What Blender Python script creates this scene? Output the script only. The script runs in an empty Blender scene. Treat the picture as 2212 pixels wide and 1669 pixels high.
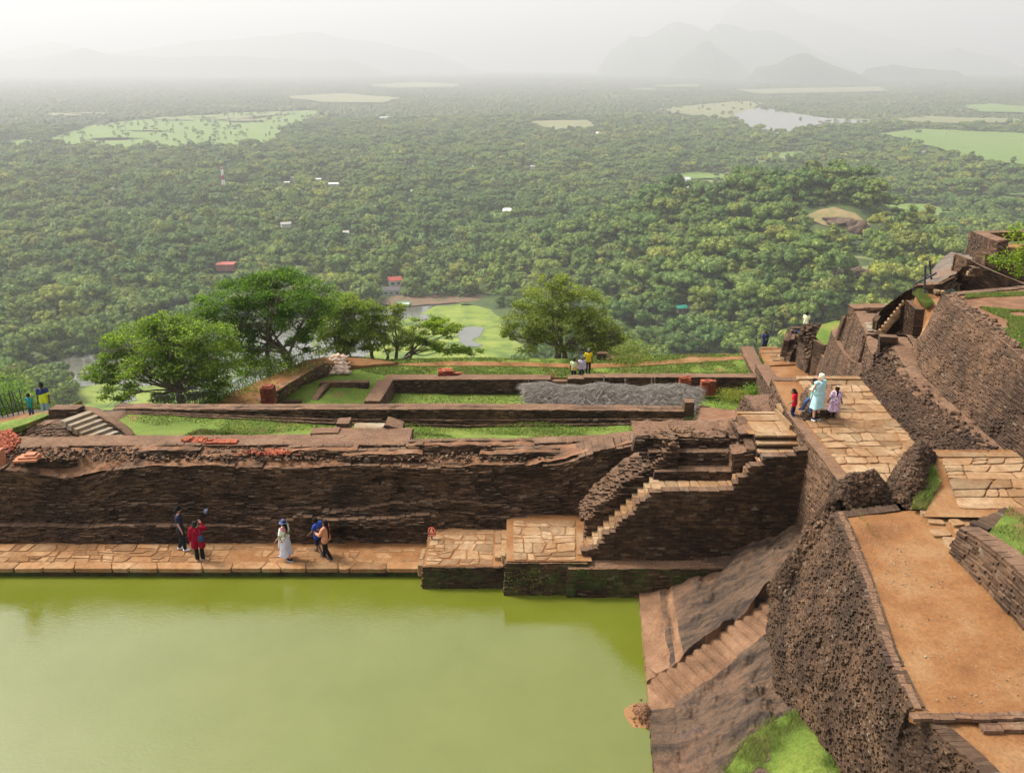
import bpy, math, random
import numpy as np
from mathutils import Vector, Matrix
from mathutils.geometry import delaunay_2d_cdt
R = math.radians
rng = np.random.default_rng(7)
random.seed(7)
scene = bpy.context.scene
COL = scene.collection

# ---------------------------------------------------------------- camera
CZ = 17.4; PITCH = R(20.69); F = 1858.0; CX = 1106.0; CY = 834.5
cam_d = bpy.data.cameras.new('camera'); cam = bpy.data.objects.new('camera', cam_d); COL.objects.link(cam)
cam.location = (0, 0, CZ); cam.rotation_euler = (R(90) - PITCH, 0, 0)
cam_d.sensor_fit = 'HORIZONTAL'; cam_d.sensor_width = 36.0; cam_d.lens = 36.0 * F / 2212.0
cam_d.clip_start = 0.3; cam_d.clip_end = 60000
scene.camera = cam
# ---------------------------------------------------------------- light
SUN_EL, SUN_AZ = 52.0, -68.0          # degrees; azimuth from +Y towards +X: the sun stands high on the left, slightly ahead
w = bpy.data.worlds.new('World'); scene.world = w; w.use_nodes = True
nt = w.node_tree; bg = nt.nodes['Background']
sky = nt.nodes.new('ShaderNodeTexSky'); sky.sky_type = 'NISHITA'; sky.sun_disc = False
sky.sun_elevation = R(SUN_EL); sky.sun_rotation = R(SUN_AZ); sky.air_density = 1.0; sky.dust_density = 6.0; sky.ozone_density = 1.0
hsv = nt.nodes.new('ShaderNodeHueSaturation'); hsv.inputs['Saturation'].default_value = .35; nt.links.new(sky.outputs[0], hsv.inputs['Color']); nt.links.new(hsv.outputs[0], bg.inputs[0]); bg.inputs[1].default_value = 0.15
sd = bpy.data.lights.new('sun', 'SUN'); so = bpy.data.objects.new('sun', sd); COL.objects.link(so)
sd.energy = 2.7; sd.angle = R(11); sd.color = (1.0, 0.955, 0.87)
dv = Vector((math.sin(R(SUN_AZ)) * math.cos(R(SUN_EL)), math.cos(R(SUN_AZ)) * math.cos(R(SUN_EL)), math.sin(R(SUN_EL))))
so.rotation_euler = dv.to_track_quat('Z', 'Y').to_euler()
scene.view_settings.view_transform = 'Standard'; scene.view_settings.look = 'None'
scene.view_settings.exposure = 1.0; scene.view_settings.gamma = 1.0

# ---------------------------------------------------------------- measuring helpers
_c, _s = math.cos(PITCH), math.sin(PITCH)
def ray(x, y):
    a = (x - CX) / F; b = (CY - y) / F
    return np.array((a, _c + b * _s, -_s + b * _c))
def G(x, y, z):      # where the sight line meets height z
    r = ray(x, y); return np.array((0, 0, CZ)) + r * ((z - CZ) / r[2])
def V(x, y, Y):      # ... the upright plane at distance Y
    r = ray(x, y); return np.array((0, 0, CZ)) + r * (Y / r[1])
def W(x, y, X):
    r = ray(x, y); return np.array((0, 0, CZ)) + r * (X / r[0])
def GP(x, y, a, b, c=0.0):   # plane z = a + bX + cY
    r = ray(x, y); return np.array((0, 0, CZ)) + r * ((a - CZ) / (r[2] - b * r[0] - c * r[1]))
def GL(pts): return [G(*p) for p in pts]

# ---------------------------------------------------------------- noise
_lat = rng.random((256, 256)) * 2 - 1
def n2(x, y, f=1.0, seed=0):
    x = np.asarray(x, float) * f + seed * 17.31; y = np.asarray(y, float) * f + seed * 9.77
    xi = np.floor(x).astype(int); yi = np.floor(y).astype(int); u = x - xi; v = y - yi
    u = u * u * (3 - 2 * u); v = v * v * (3 - 2 * v)
    a = _lat[xi & 255, yi & 255]; b = _lat[(xi + 1) & 255, yi & 255]
    c = _lat[xi & 255, (yi + 1) & 255]; d = _lat[(xi + 1) & 255, (yi + 1) & 255]
    return (a * (1 - u) + b * u) * (1 - v) + (c * (1 - u) + d * u) * v
def fbm(x, y, f=1.0, o=4, seed=0):
    s = 0; a = 1; t = 0
    for i in range(o):
        s = s + a * n2(x, y, f, seed + i * 3); t += a; a *= .5; f *= 2.03
    return s / t

# ---------------------------------------------------------------- materials
def newmat(name):
    m = bpy.data.materials.new(name); m.use_nodes = True
    n = m.node_tree; b = n.nodes['Principled BSDF']; b.inputs['Roughness'].default_value = .9
    b.inputs['Specular IOR Level'].default_value = .25
    return m, n, b
def N(n, t, **k):
    q = n.nodes.new('ShaderNode' + t)
    for a, b in k.items(): setattr(q, a, b)
    return q
def ramp(n, src, stops, interp='LINEAR'):
    r = N(n, 'ValToRGB'); r.color_ramp.interpolation = interp
    e = r.color_ramp.elements
    while len(e) < len(stops): e.new(.5)
    for i, (p, c) in enumerate(stops): e[i].position = p; e[i].color = (*c, 1)
    n.links.new(src, r.inputs[0]); return r.outputs[0]
def noise(n, scale, detail=4, rough=.6, coord=None, dim=None):
    q = N(n, 'TexNoise'); q.inputs['Scale'].default_value = scale; q.inputs['Detail'].default_value = detail; q.inputs['Roughness'].default_value = rough
    if coord is not None: n.links.new(coord, q.inputs['Vector'])
    return q.outputs[0]
def mixc(n, f, a, b, mode='MIX'):
    m = N(n, 'Mix', data_type='RGBA', blend_type=mode)
    for s, v in ((m.inputs[0], f), (m.inputs[6], a), (m.inputs[7], b)):
        if isinstance(v, (int, float)): s.default_value = v
        elif isinstance(v, tuple): s.default_value = (*v, 1)
        else: n.links.new(v, s)
    return m.outputs[2]
def math_(n, op, a, b=0.0, clamp=False):
    m = N(n, 'Math', operation=op, use_clamp=clamp)
    for s, v in ((m.inputs[0], a), (m.inputs[1], b)):
        if isinstance(v, (int, float)): s.default_value = v
        else: n.links.new(v, s)
    return m.outputs[0]
def bump(n, b, h, strength=.5, dist=.05):
    q = N(n, 'Bump'); q.inputs['Strength'].default_value = strength; q.inputs['Distance'].default_value = dist
    n.links.new(h, q.inputs['Height']); n.links.new(q.outputs[0], b.inputs['Normal'])
def wpos(n, sc=(1, 1, 1)):
    g = N(n, 'NewGeometry'); m = N(n, 'Mapping'); m.inputs['Scale'].default_value = sc
    n.links.new(g.outputs['Position'], m.inputs['Vector']); return m.outputs[0], g

def brick_mat(name, cols, soil=(.19, .095, .05), moss=0.0, soilamt=1.0, pale=.03):
    m, n, b = newmat(name)
    p, g = wpos(n)
    rnd = g.outputs['Random Per Island']
    base = ramp(n, rnd, [(0, cols[0]), (.35, cols[1]), (.75, cols[2]), (1, cols[3])])
    st = ramp(n, noise(n, .55, 5, .65, p), [(.38, (.42, .42, .44)), (.62, (1.25, 1.2, 1.15))])
    base = mixc(n, 1.0, base, st, 'MULTIPLY')
    fine = ramp(n, noise(n, 9, 5, .7, p), [(.3, (.55, .55, .55)), (.7, (1.35, 1.32, 1.28))])
    base = mixc(n, 1.0, base, fine, 'MULTIPLY')
    # pale lichen / lime on single bricks
    lim = math_(n, 'MULTIPLY', ramp(n, noise(n, 1.3, 3, .6, p), [(.5, (0, 0, 0)), (.68, (1, 1, 1))]), math_(n, 'GREATER_THAN', math_(n, 'FRACT', math_(n, 'MULTIPLY', rnd, 37.0)), 1 - pale * 3))
    base = mixc(n, math_(n, 'MULTIPLY', lim, .75), base, (.22, .18, .13))
    if moss:
        mm = ramp(n, noise(n, 1.6, 6, .75, p), [(.56 - moss * .12, (0, 0, 0)), (.66, (1, 1, 1))])
        base = mixc(n, math_(n, 'MULTIPLY', mm, .75), base, (.045, .075, .016))
    # soil lying on what faces up
    sx = N(n, 'SeparateXYZ'); n.links.new(g.outputs['True Normal'], sx.inputs[0])
    up = math_(n, 'SMOOTH_MIN', ramp(n, sx.outputs[2], [(.55, (0, 0, 0)), (.85, (1, 1, 1))]), ramp(n, noise(n, 2.2, 4, .6, p), [(.30, (.25, .25, .25)), (.6, (1, 1, 1))]))
    sc = mixc(n, noise(n, 6, 4, .7, p), tuple(v * .6 for v in soil), tuple(v * 1.35 for v in soil))
    base = mixc(n, math_(n, 'MULTIPLY', up, soilamt), base, sc)
    n.links.new(base, b.inputs['Base Color'])
    bump(n, b, noise(n, 22, 5, .7, p), .4, .02)
    return m
M = {}
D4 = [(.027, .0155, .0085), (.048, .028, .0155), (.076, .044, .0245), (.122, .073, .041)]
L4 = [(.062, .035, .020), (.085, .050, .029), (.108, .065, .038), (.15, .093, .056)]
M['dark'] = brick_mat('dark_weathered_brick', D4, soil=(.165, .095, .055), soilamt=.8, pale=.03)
M['darkmoss'] = brick_mat('mossy_brick', [tuple(v * .8 for v in c) for c in D4], moss=1.0, soilamt=.8)
M['mid'] = brick_mat('brown_brick', L4, soil=(.18, .105, .062), soilamt=.75)
M['rub'] = brick_mat('rubble_brick', [tuple(v * .85 for v in c) for c in L4], soil=(.08, .048, .03), soilamt=.5, pale=.02)
M['red'] = brick_mat('new_red_brick', [(.22, .045, .02), (.26, .06, .028), (.30, .08, .036), (.33, .10, .05)], soil=(.30, .085, .04), pale=0)

def soil_mat(name, c0, c1, c2, scale=.6, bs=.5, gravel=True):
    m, n, b = newmat(name); p, g = wpos(n)
    base = ramp(n, noise(n, scale, 6, .62, p), [(.3, c0), (.5, c1), (.7, c2)])
    f = ramp(n, noise(n, 14, 5, .75, p), [(.3, (.72, .7, .68)), (.7, (1.22, 1.22, 1.22))])
    base = mixc(n, 1.0, base, f, 'MULTIPLY')
    if gravel:
        v = N(n, 'TexVoronoi'); v.inputs['Scale'].default_value = 11; n.links.new(p, v.inputs['Vector'])
        dk = math_(n, 'MULTIPLY', math_(n, 'LESS_THAN', v.outputs['Distance'], .16), ramp(n, noise(n, 1.1, 3, .6, p), [(.45, (0, 0, 0)), (.6, (1, 1, 1))]))
        base = mixc(n, math_(n, 'MULTIPLY', dk, .55), base, (.13, .08, .055))
    n.links.new(base, b.inputs['Base Color']); bump(n, b, noise(n, 9, 8, .75, p), bs, .05)
    return m
M['soil'] = soil_mat('red_soil', (.145, .060, .021), (.225, .102, .036), (.275, .158, .072), .75, .7)
M['soilr'] = soil_mat('rubbly_red_soil', (.10, .055, .032), (.185, .088, .042), (.24, .14, .085), 1.6, 1.0)
M['stone'] = None
def stone_mat(name, c, var=.25):
    m, n, b = newmat(name); p, g = wpos(n); rnd = g.outputs['Random Per Island']
    base = ramp(n, rnd, [(0, tuple(v * (1 - var) for v in c)), (.5, c), (1, (c[0] * 1.15, c[1] * 1.2, c[2] * 1.25))])
    base = mixc(n, 1.0, base, ramp(n, noise(n, 5, 7, .72, p), [(.3, (.68, .64, .6)), (.62, (1.14, 1.14, 1.14))]), 'MULTIPLY')
    wv = ramp(n, noise(n, .9, 4, .6, p), [(.42, (.86, .72, .6)), (.62, (1.05, 1.05, 1.05))])
    base = mixc(n, 1.0, base, wv, 'MULTIPLY')
    pt = N(n, 'TexVoronoi'); pt.inputs['Scale'].default_value = 30; n.links.new(p, pt.inputs['Vector'])
    n.links.new(base, b.inputs['Base Color'])
    h = math_(n, 'ADD', noise(n, 14, 8, .7, p), math_(n, 'MULTIPLY', pt.outputs['Distance'], .4)); bump(n, b, h, .55, .03)
    return m
M['stone'] = stone_mat('limestone_slab', (.285, .19, .105), .35)
M['stone2'] = stone_mat('warm_stone_slab', (.29, .172, .083), .35)
M['greystone'] = stone_mat('grey_stone', (.25, .21, .15))
M['bricktop'] = None
def bricktop_mat():
    m, n, b = newmat('brick_paving'); p, g = wpos(n)
    wob = N(n, 'VectorMath', operation='MULTIPLY_ADD'); nz = N(n, 'TexNoise'); nz.inputs['Scale'].default_value = 1.4; nz.inputs['Detail'].default_value = 3
    n.links.new(p, nz.inputs['Vector']); n.links.new(nz.outputs['Color'], wob.inputs[0]); wob.inputs[1].default_value = (.3, .3, 0); n.links.new(p, wob.inputs[2])
    bt = N(n, 'TexBrick'); bt.inputs['Scale'].default_value = 1.0; bt.inputs['Brick Width'].default_value = .30; bt.inputs['Row Height'].default_value = .15
    bt.inputs['Mortar Size'].default_value = .016; bt.inputs['Color1'].default_value = (.155, .085, .05, 1); bt.inputs['Color2'].default_value = (.215, .12, .07, 1); bt.inputs['Mortar'].default_value = (.09, .05, .032, 1)
    n.links.new(wob.outputs[0], bt.inputs['Vector'])
    so_ = ramp(n, noise(n, .8, 6, .7, p), [(.35, (.11, .068, .042)), (.5, (.20, .105, .055)), (.68, (.25, .165, .10))])
    base = mixc(n, ramp(n, noise(n, 1.9, 5, .7, p), [(.40, (.1, .1, .1)), (.68, (1, 1, 1))]), bt.outputs[0], so_)
    base = mixc(n, 1.0, base, ramp(n, noise(n, 16, 4, .75, p), [(.3, (.7, .7, .7)), (.7, (1.25, 1.25, 1.25))]), 'MULTIPLY')
    n.links.new(base, b.inputs['Base Color'])
    bump(n, b, math_(n, 'ADD', noise(n, 14, 6, .75, p), math_(n, 'MULTIPLY', bt.outputs['Fac'], -.8)), .9, .05)
    return m
M['bricktop'] = bricktop_mat()
def grass_mat(name, a, b_, c, dirt=(.22, .11, .05), dl=.36, sc=.6):
    m, n, b = newmat(name); p, g = wpos(n)
    base = ramp(n, noise(n, sc, 6, .68, p), [(.3, a), (.5, b_), (.72, c)])
    base = mixc(n, 1.0, base, ramp(n, noise(n, 7, 6, .8, p), [(.3, (.55, .6, .5)), (.7, (1.35, 1.3, 1.3))]), 'MULTIPLY')
    d = ramp(n, noise(n, .33, 6, .7, p), [(dl, (1, 1, 1)), (dl + .07, (0, 0, 0))])
    base = mixc(n, d, base, dirt)
    n.links.new(base, b.inputs['Base Color']); bump(n, b, noise(n, 12, 8, .8, p), 1.0, .08)
    return m
M['grass'] = grass_mat('short_grass', (.085, .135, .02), (.135, .195, .028), (.20, .24, .045))
M['blade'], _n, _b = newmat('grass_blade')
_g = N(_n, 'NewGeometry'); _n.links.new(mixc(_n, ramp(_n, noise(_n, .9, 5, .7, _g.outputs['Position']), [(.48, (0, 0, 0)), (.68, (.75, .75, .75))]), ramp(_n, _g.outputs['Random Per Island'], [(0, (.07, .12, .016)), (.5, (.13, .195, .03)), (1, (.21, .25, .06))]), (.24, .20, .075)), _b.inputs['Base Color'])

def leaf_mat(name, stops, trans=.35, big=.08):
    m, n, b = newmat(name); p, g = wpos(n)
    oi = N(n, 'ObjectInfo')
    base = ramp(n, g.outputs['Random Per Island'], stops)
    v = ramp(n, oi.outputs['Random'], [(0, (.55, .72, .6)), (.2, (1.0, 1.0, .95)), (.4, (.75, .92, .85)), (.6, (1.3, 1.2, .8)), (.75, (.9, .95, 1.0)), (.88, (1.6, 1.3, .85)), (.94, (1.3, 1.0, .9)), (1, (.65, .78, .7))])
    base = mixc(n, 1.0, base, v, 'MULTIPLY')
    base = mixc(n, 1.0, base, ramp(n, noise(n, big, 3, .6, p), [(.35, (.62, .68, .62)), (.65, (1.38, 1.3, 1.2))]), 'MULTIPLY')
    base = mixc(n, 1.0, base, ramp(n, noise(n, .0045, 4, .65, p), [(.38, (.78, .88, .9)), (.5, (1, 1, 1)), (.64, (1.28, 1.14, .92))]), 'MULTIPLY')
    n.links.new(base, b.inputs['Base Color']); b.inputs['Roughness'].default_value = .65
    tr = N(n, 'BsdfTranslucent'); n.links.new(mixc(n, 1.0, base, (1.5, 1.6, .7), 'MULTIPLY'), tr.inputs[0])
    mx = N(n, 'MixShader'); mx.inputs[0].default_value = trans
    n.links.new(b.outputs[0], mx.inputs[1]); n.links.new(tr.outputs[0], mx.inputs[2]); n.links.new(mx.outputs[0], n.nodes['Material Output'].inputs[0])
    return m
M['leaf'] = leaf_mat('forest_leaf', [(0, (.08, .13, .03)), (.5, (.135, .20, .045)), (1, (.205, .26, .07))], .15, .30)
M['leafn'] = leaf_mat('glossy_leaf', [(0, (.08, .125, .02)), (.5, (.17, .235, .032)), (1, (.32, .38, .06))], .5, .5)
M['leafo'] = leaf_mat('olive_leaf', [(0, (.11, .14, .035)), (.5, (.21, .24, .055)), (1, (.36, .37, .10))], .5, .5)
def flat(name, c, rough=.8, spec=.3, nz=0, scale=8, metal=0):
    m, n, b = newmat(name); b.inputs['Roughness'].default_value = rough; b.inputs['Specular IOR Level'].default_value = spec; b.inputs['Metallic'].default_value = metal
    if nz:
        p, g = wpos(n)
        n.links.new(ramp(n, noise(n, scale, 4, .6, p), [(.3, tuple(v * (1 - nz) for v in c)), (.7, tuple(min(1, v * (1 + nz)) for v in c))]), b.inputs['Base Color'])
    else: b.inputs['Base Color'].default_value = (*c, 1)
    return m
M['bark'] = flat('bark', (.13, .10, .075), nz=.5, scale=3)
M['metal'] = flat('dark_iron', (.05, .05, .055), .6, nz=.3)
M['wood'] = flat('weathered_wood', (.16, .12, .09), nz=.4)

# ---------------------------------------------------------------- mesh accumulator
class MB:
    def __init__(s): s.v = []; s.q = []; s.n = []; s.c = 0
    def add(s, v, f, mat=0):
        v = np.asarray(v, float).reshape(-1, 3); base = s.c; s.v.append(v); s.c += len(v)
        if isinstance(f, np.ndarray): s.q.append((f + base, mat, f.shape[1]))
        else: s.n += [([i + base for i in q], mat) for q in f]
    def box(s, c, h, rz=0, mat=0, taper=1.0, rx=0, ry=0):
        x, y, z = h; V8 = np.array([(-x, -y, -z), (x, -y, -z), (x, y, -z), (-x, y, -z), (-x * taper, -y * taper, z), (x * taper, -y * taper, z), (x * taper, y * taper, z), (-x * taper, y * taper, z)])
        Rm = np.array(Matrix.Rotation(rz, 3, 'Z') @ Matrix.Rotation(ry, 3, 'Y') @ Matrix.Rotation(rx, 3, 'X'))
        s.add(V8 @ Rm.T + np.array(c), np.array([(0, 3, 2, 1), (4, 5, 6, 7), (0, 1, 5, 4), (1, 2, 6, 5), (2, 3, 7, 6), (3, 0, 4, 7)]), mat)
    def tube(s, pts, rad, seg=8, mat=0, cap=True):
        pts = [Vector(p) for p in pts]; n = len(pts)
        if not hasattr(rad, '__len__'): rad = [rad] * n
        vs = []
        for i, p in enumerate(pts):
            d = (pts[min(i + 1, n - 1)] - pts[max(i - 1, 0)]).normalized()
            a = d.orthogonal().normalized() if i == 0 else (a - d * a.dot(d)).normalized()
            b = d.cross(a)
            for k in range(seg):
                t = 2 * math.pi * k / seg; vs.append(p + (a * math.cos(t) + b * math.sin(t)) * rad[i])
        f = [(i * seg + k, i * seg + (k + 1) % seg, (i + 1) * seg + (k + 1) % seg, (i + 1) * seg + k) for i in range(n - 1) for k in range(seg)]
        if cap: f += [tuple(range(seg))[::-1], tuple((n - 1) * seg + k for k in range(seg))]
        s.add([tuple(v) for v in vs], f, mat)
    def caps(s, p0, r0, p1, r1, seg=10, mat=0, sc=(1, 1, 1)):   # closed tapered capsule
        p0 = Vector(p0); p1 = Vector(p1); d = p1 - p0; L = d.length
        d = d.normalized() if L > 1e-6 else Vector((0, 0, 1)); a = d.orthogonal().normalized(); b = d.cross(a)
        rings = []
        for t in (-90, -60, -30, 0): rings.append((p0 + d * r0 * math.sin(R(t)), max(r0 * math.cos(R(t)), 1e-4)))
        for t in (0, 30, 60, 90): rings.append((p1 + d * r1 * math.sin(R(t)), max(r1 * math.cos(R(t)), 1e-4)))
        vs = []
        for c, r in rings:
            for k in range(seg):
                t = 2 * math.pi * k / seg; q = (a * math.cos(t) + b * math.sin(t)) * r
                vs.append(c + Vector((q.x * sc[0], q.y * sc[1], q.z * sc[2])))
        n = len(rings)
        f = [(i * seg + k, i * seg + (k + 1) % seg, (i + 1) * seg + (k + 1) % seg, (i + 1) * seg + k) for i in range(n - 1) for k in range(seg)]
        f += [tuple(range(seg))[::-1], tuple((n - 1) * seg + k for k in range(seg))]
        s.add([tuple(v) for v in vs], f, mat)
    def blob(s, c, r, seed=0, amp=.25, mat=0, nu=10, nv=7, flatb=None):
        vs = []; rr = random.Random(seed)
        ph = [rr.uniform(0, 6.3) for _ in range(6)]
        for i in range(nv + 1):
            th = math.pi * i / nv
            for k in range(nu):
                f = 2 * math.pi * k / nu
                m = 1 + amp * (math.sin(2 * f + ph[0]) * math.sin(th * 2 + ph[1]) + .6 * math.sin(3 * f + ph[2] + 2 * th) + .4 * math.sin(5 * f + ph[3] + 4 * th)) * math.sin(th) * .6
                p = [c[0] + r[0] * m * math.sin(th) * math.cos(f), c[1] + r[1] * m * math.sin(th) * math.sin(f), c[2] + r[2] * m * math.cos(th)]
                vs.append(p)
        f = [(i * nu + k, (i + 1) * nu + k, (i + 1) * nu + (k + 1) % nu, i * nu + (k + 1) % nu) for i in range(nv) for k in range(nu)]
        s.add(vs, np.array(f), mat)
    def build(s, name, mats, parent=None, smooth=False, link=True):
        me = bpy.data.meshes.new(name)
        vs = np.concatenate(s.v) if s.v else np.zeros((0, 3))
        loops = []; starts = []; mi = []; off = 0
        for q, m, k in s.q:
            loops.append(q.ravel()); starts.append(off + np.arange(len(q)) * k); mi.append(np.full(len(q), m)); off += q.size
        if s.n:
            l = np.array([i for f, m in s.n for i in f]); ln = np.array([len(f) for f, m in s.n])
            loops.append(l); starts.append(off + np.concatenate([[0], np.cumsum(ln)[:-1]])); mi.append(np.array([m for f, m in s.n]))
        L = np.concatenate(loops).astype(np.int32); S = np.concatenate(starts).astype(np.int32); mi = np.concatenate(mi).astype(np.int32)
        me.vertices.add(len(vs)); me.vertices.foreach_set('co', vs.astype(np.float32).ravel())
        me.loops.add(len(L)); me.loops.foreach_set('vertex_index', L)
        me.polygons.add(len(S)); me.polygons.foreach_set('loop_start', S)
        me.polygons.foreach_set('material_index', mi)
        me.polygons.foreach_set('use_smooth', np.full(len(S), bool(smooth)))
        for m in (mats if isinstance(mats, (list, tuple)) else [mats]): me.materials.append(m)
        me.update(calc_edges=True); me.validate()
        o = bpy.data.objects.new(name, me)
        if link: COL.objects.link(o)
        if parent is not None: o.parent = parent
        return o
def tag(o, label=None, cat=None, group=None, kind=None):
    if label: o['label'] = label
    if cat: o['category'] = cat
    if group: o['group'] = group
    if kind: o['kind'] = kind
    return o
def thing(name, label, cat, loc=(0, 0, 0), rz=0, group=None):
    o = bpy.data.objects.new(name, None); COL.objects.link(o); o.location = tuple(loc); o.rotation_euler = (0, 0, rz); o.empty_display_size = .2
    return tag(o, label, cat, group)
def copy_tree(o, parent=None):
    c = o.copy(); COL.objects.link(c)
    if parent is not None: c.parent = parent
    for ch in [x for x in bpy.data.objects if x.parent == o]: copy_tree(ch, c)
    return c

# ---------------------------------------------------------------- surfaces
def resample(P, s):
    P = np.asarray(P, float); d = np.linalg.norm(np.diff(P, axis=0), axis=1); t = np.concatenate([[0], np.cumsum(d)]); t = t / max(t[-1], 1e-9)
    return np.stack([np.interp(s, t, P[:, i]) for i in range(3)], -1)
def plen(P): return float(np.linalg.norm(np.diff(np.asarray(P, float), axis=0), axis=1).sum())
def bricks(mb, B, T, out, ch=.08, bw=.28, rough=.03, depth=.35, relief=None, rag=0.0, miss=0.01, jit=.006, mat=0, back=True, seed=0, tilt=0.0):
    B = np.asarray(B, float); T = np.asarray(T, float); L = max(plen(B), plen(T))
    H = max(np.abs(T[:, 2] - B[:, 2]).max(), .05); rows = max(1, int(round(H / ch)))
    r = np.random.default_rng(seed + 11)
    out = np.array([out[0], out[1], 0.0]); out /= np.linalg.norm(out)
    S0 = []; S1 = []; K = []
    for k in range(rows):
        n = max(1, int(L / bw)); e = np.linspace(0, 1, n + 1); e[1:-1] += (r.random(n - 1) - .5) * .5 / n
        if n > 2 and k % 2: e[1:-1] += .5 / n * (1 - 1e-3)
        e = np.sort(np.clip(e, 0, 1)); S0.append(e[:-1]); S1.append(e[1:]); K.append(np.full(n, k))
    s0 = np.concatenate(S0); s1 = np.concatenate(S1); k = np.concatenate(K); sm = (s0 + s1) / 2
    keep = (s1 - s0 > .002) & (r.random(len(k)) > miss)
    if rag > 0:
        lim = 1 - rag * (.5 + .5 * fbm(sm * L, 0 * sm, .9, 4, seed)) - rag * .25 * r.random(len(k)); keep &= (k + .5) / rows < lim
    s0, s1, k, sm = s0[keep], s1[keep], k[keep], sm[keep]
    t0 = (k / rows)[:, None]; t1 = ((k + 1) / rows)[:, None]
    def P(s, t): b = resample(B, s); q = resample(T, s); return b * (1 - t) + q * t
    tg = resample(B, np.clip(sm + .02, 0, 1)) - resample(B, np.clip(sm - .02, 0, 1)); nrm = np.stack([tg[:, 1], -tg[:, 0], 0 * tg[:, 0]], -1); nrm /= np.linalg.norm(nrm, axis=1)[:, None] + 1e-9
    nrm *= np.sign((nrm @ out))[:, None] + (nrm @ out == 0)[:, None]
    o = r.random(len(k)) * rough + (r.random(len(k)) < .12) * rough * r.random(len(k))
    if relief is not None: o = o + relief(sm * L, (k + .5) / rows * H, sm)
    a0 = P(s0, t0); a1 = P(s1, t0); z0 = P(s0, t1)[:, 2]; z1 = P(s1, t1)[:, 2]
    gap = .06 * (a1 - a0); a0 = a0 + gap * .5; a1 = a1 - gap * .5
    tl = (r.random((len(k), 2)) - .5) * tilt
    fo0 = nrm * (o + tl[:, 0])[:, None]; fo1 = nrm * (o + tl[:, 1])[:, None]; ba = -nrm * depth
    def up(a, z, e=0): q = a.copy(); q[:, 2] = z - e; return q
    J = lambda: (r.random((len(k), 3)) - .5) * 2 * jit
    e = .05 * (z0 - a0[:, 2])
    vs = np.stack([a0 + fo0 + J(), a1 + fo1 + J(), up(a1, z1, 0) - e[:, None] * [[0, 0, 1]] + fo1 * .98 + J(), up(a0, z0, 0) - e[:, None] * [[0, 0, 1]] + fo0 * .98 + J(), a0 + ba, a1 + ba, up(a1, z1) + ba, up(a0, z0) + ba], 1)
    f = np.array([(0, 1, 2, 3), (3, 2, 6, 7), (0, 3, 7, 4), (1, 5, 6, 2)])
    idx = (np.arange(len(k)) * 8)[:, None, None] + f[None]
    mb.add(vs.reshape(-1, 3), idx.reshape(-1, 4), mat)
    if back:
        s = np.linspace(0, 1, max(2, len(B) * 2)); b = resample(B, s) - out * .12; q = resample(T, s) - out * .12; b[:, 2] -= .05; q[:, 2] -= .06 + rag * H
        n = len(s); vv = np.concatenate([b, q]); mb.add(vv, np.array([(i, i + 1, n + i + 1, n + i) for i in range(n - 1)]), mat)
def sheet(mb, poly, step=.4, amp=.02, mat=0, f=1.2, seed=0, zf=None, skirt=0.0, mats=None):
    poly = np.asarray(poly, float); bd = []
    for i in range(len(poly)):
        a = poly[i]; b = poly[(i + 1) % len(poly)]; n = max(1, int(np.linalg.norm((b - a)[:2]) / step))
        for k in range(n): bd.append(a + (b - a) * k / n)
    bd = np.array(bd); nb = len(bd)
    mn = bd[:, :2].min(0); mx = bd[:, :2].max(0)
    gx, gy = np.meshgrid(np.arange(mn[0] + step / 2, mx[0], step), np.arange(mn[1] + step / 2, mx[1], step)); g = np.stack([gx.ravel(), gy.ravel()], -1)
    g += (rng.random(g.shape) - .5) * step * .4
    g = g[inpoly(g, bd[:, :2])]
    pts = [Vector(p[:2]) for p in bd] + [Vector(p) for p in g]
    vo, eo, fo, *_ = delaunay_2d_cdt(pts, [], [list(range(nb))], 1, 1e-5)
    v = np.array([tuple(p) for p in vo]);
    if not len(fo): return
    d2 = ((v[:, None, :] - bd[None, :, :2]) ** 2).sum(-1) + 1e-6; wt = 1 / d2 ** 1.5; z = (wt * bd[None, :, 2]).sum(1) / wt.sum(1)
    if zf is not None: z = zf(v[:, 0], v[:, 1], z)
    z = z + amp * fbm(v[:, 0], v[:, 1], f, 4, seed)
    V3 = np.column_stack([v, z]); tri = np.array([tuple(q) for q in fo if len(q) == 3])
    a, b, c = V3[tri[:, 0]], V3[tri[:, 1]], V3[tri[:, 2]]
    fl = np.cross(b - a, c - a)[:, 2] < 0; tri[fl] = tri[fl][:, ::-1]
    mb.add(V3, tri, mat)
    if skirt:
        lo = bd.copy(); lo[:, 2] -= skirt; dd = ((bd[:, None, :2] - v[None]) ** 2).sum(-1).argmin(1); tp = bd.copy(); tp[:, 2] = z[dd]
        vv = np.concatenate([tp, lo]); mb.add(vv, np.array([(i, (i + 1) % nb, nb + (i + 1) % nb, nb + i) for i in range(nb)]), mat)
def inpoly(p, poly):
    x, y = p[:, 0], p[:, 1]; r = np.zeros(len(p), bool); j = len(poly) - 1
    for i in range(len(poly)):
        xi, yi = poly[i][:2]; xj, yj = poly[j][:2]
        c = ((yi > y) != (yj > y)) & (x < (xj - xi) * (y - yi) / ((yj - yi) or 1e-12) + xi); r ^= c; j = i
    return r
def ground(name, poly, mat, step=.4, amp=.02, label=None, cat=None, seed=0, skirt=0.0, kind='structure', zf=None):
    mb = MB(); sheet(mb, poly, step, amp, seed=seed, skirt=skirt, zf=zf); o = mb.build(name, mat, smooth=True)
    return tag(o, label, cat, kind=kind)
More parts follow.
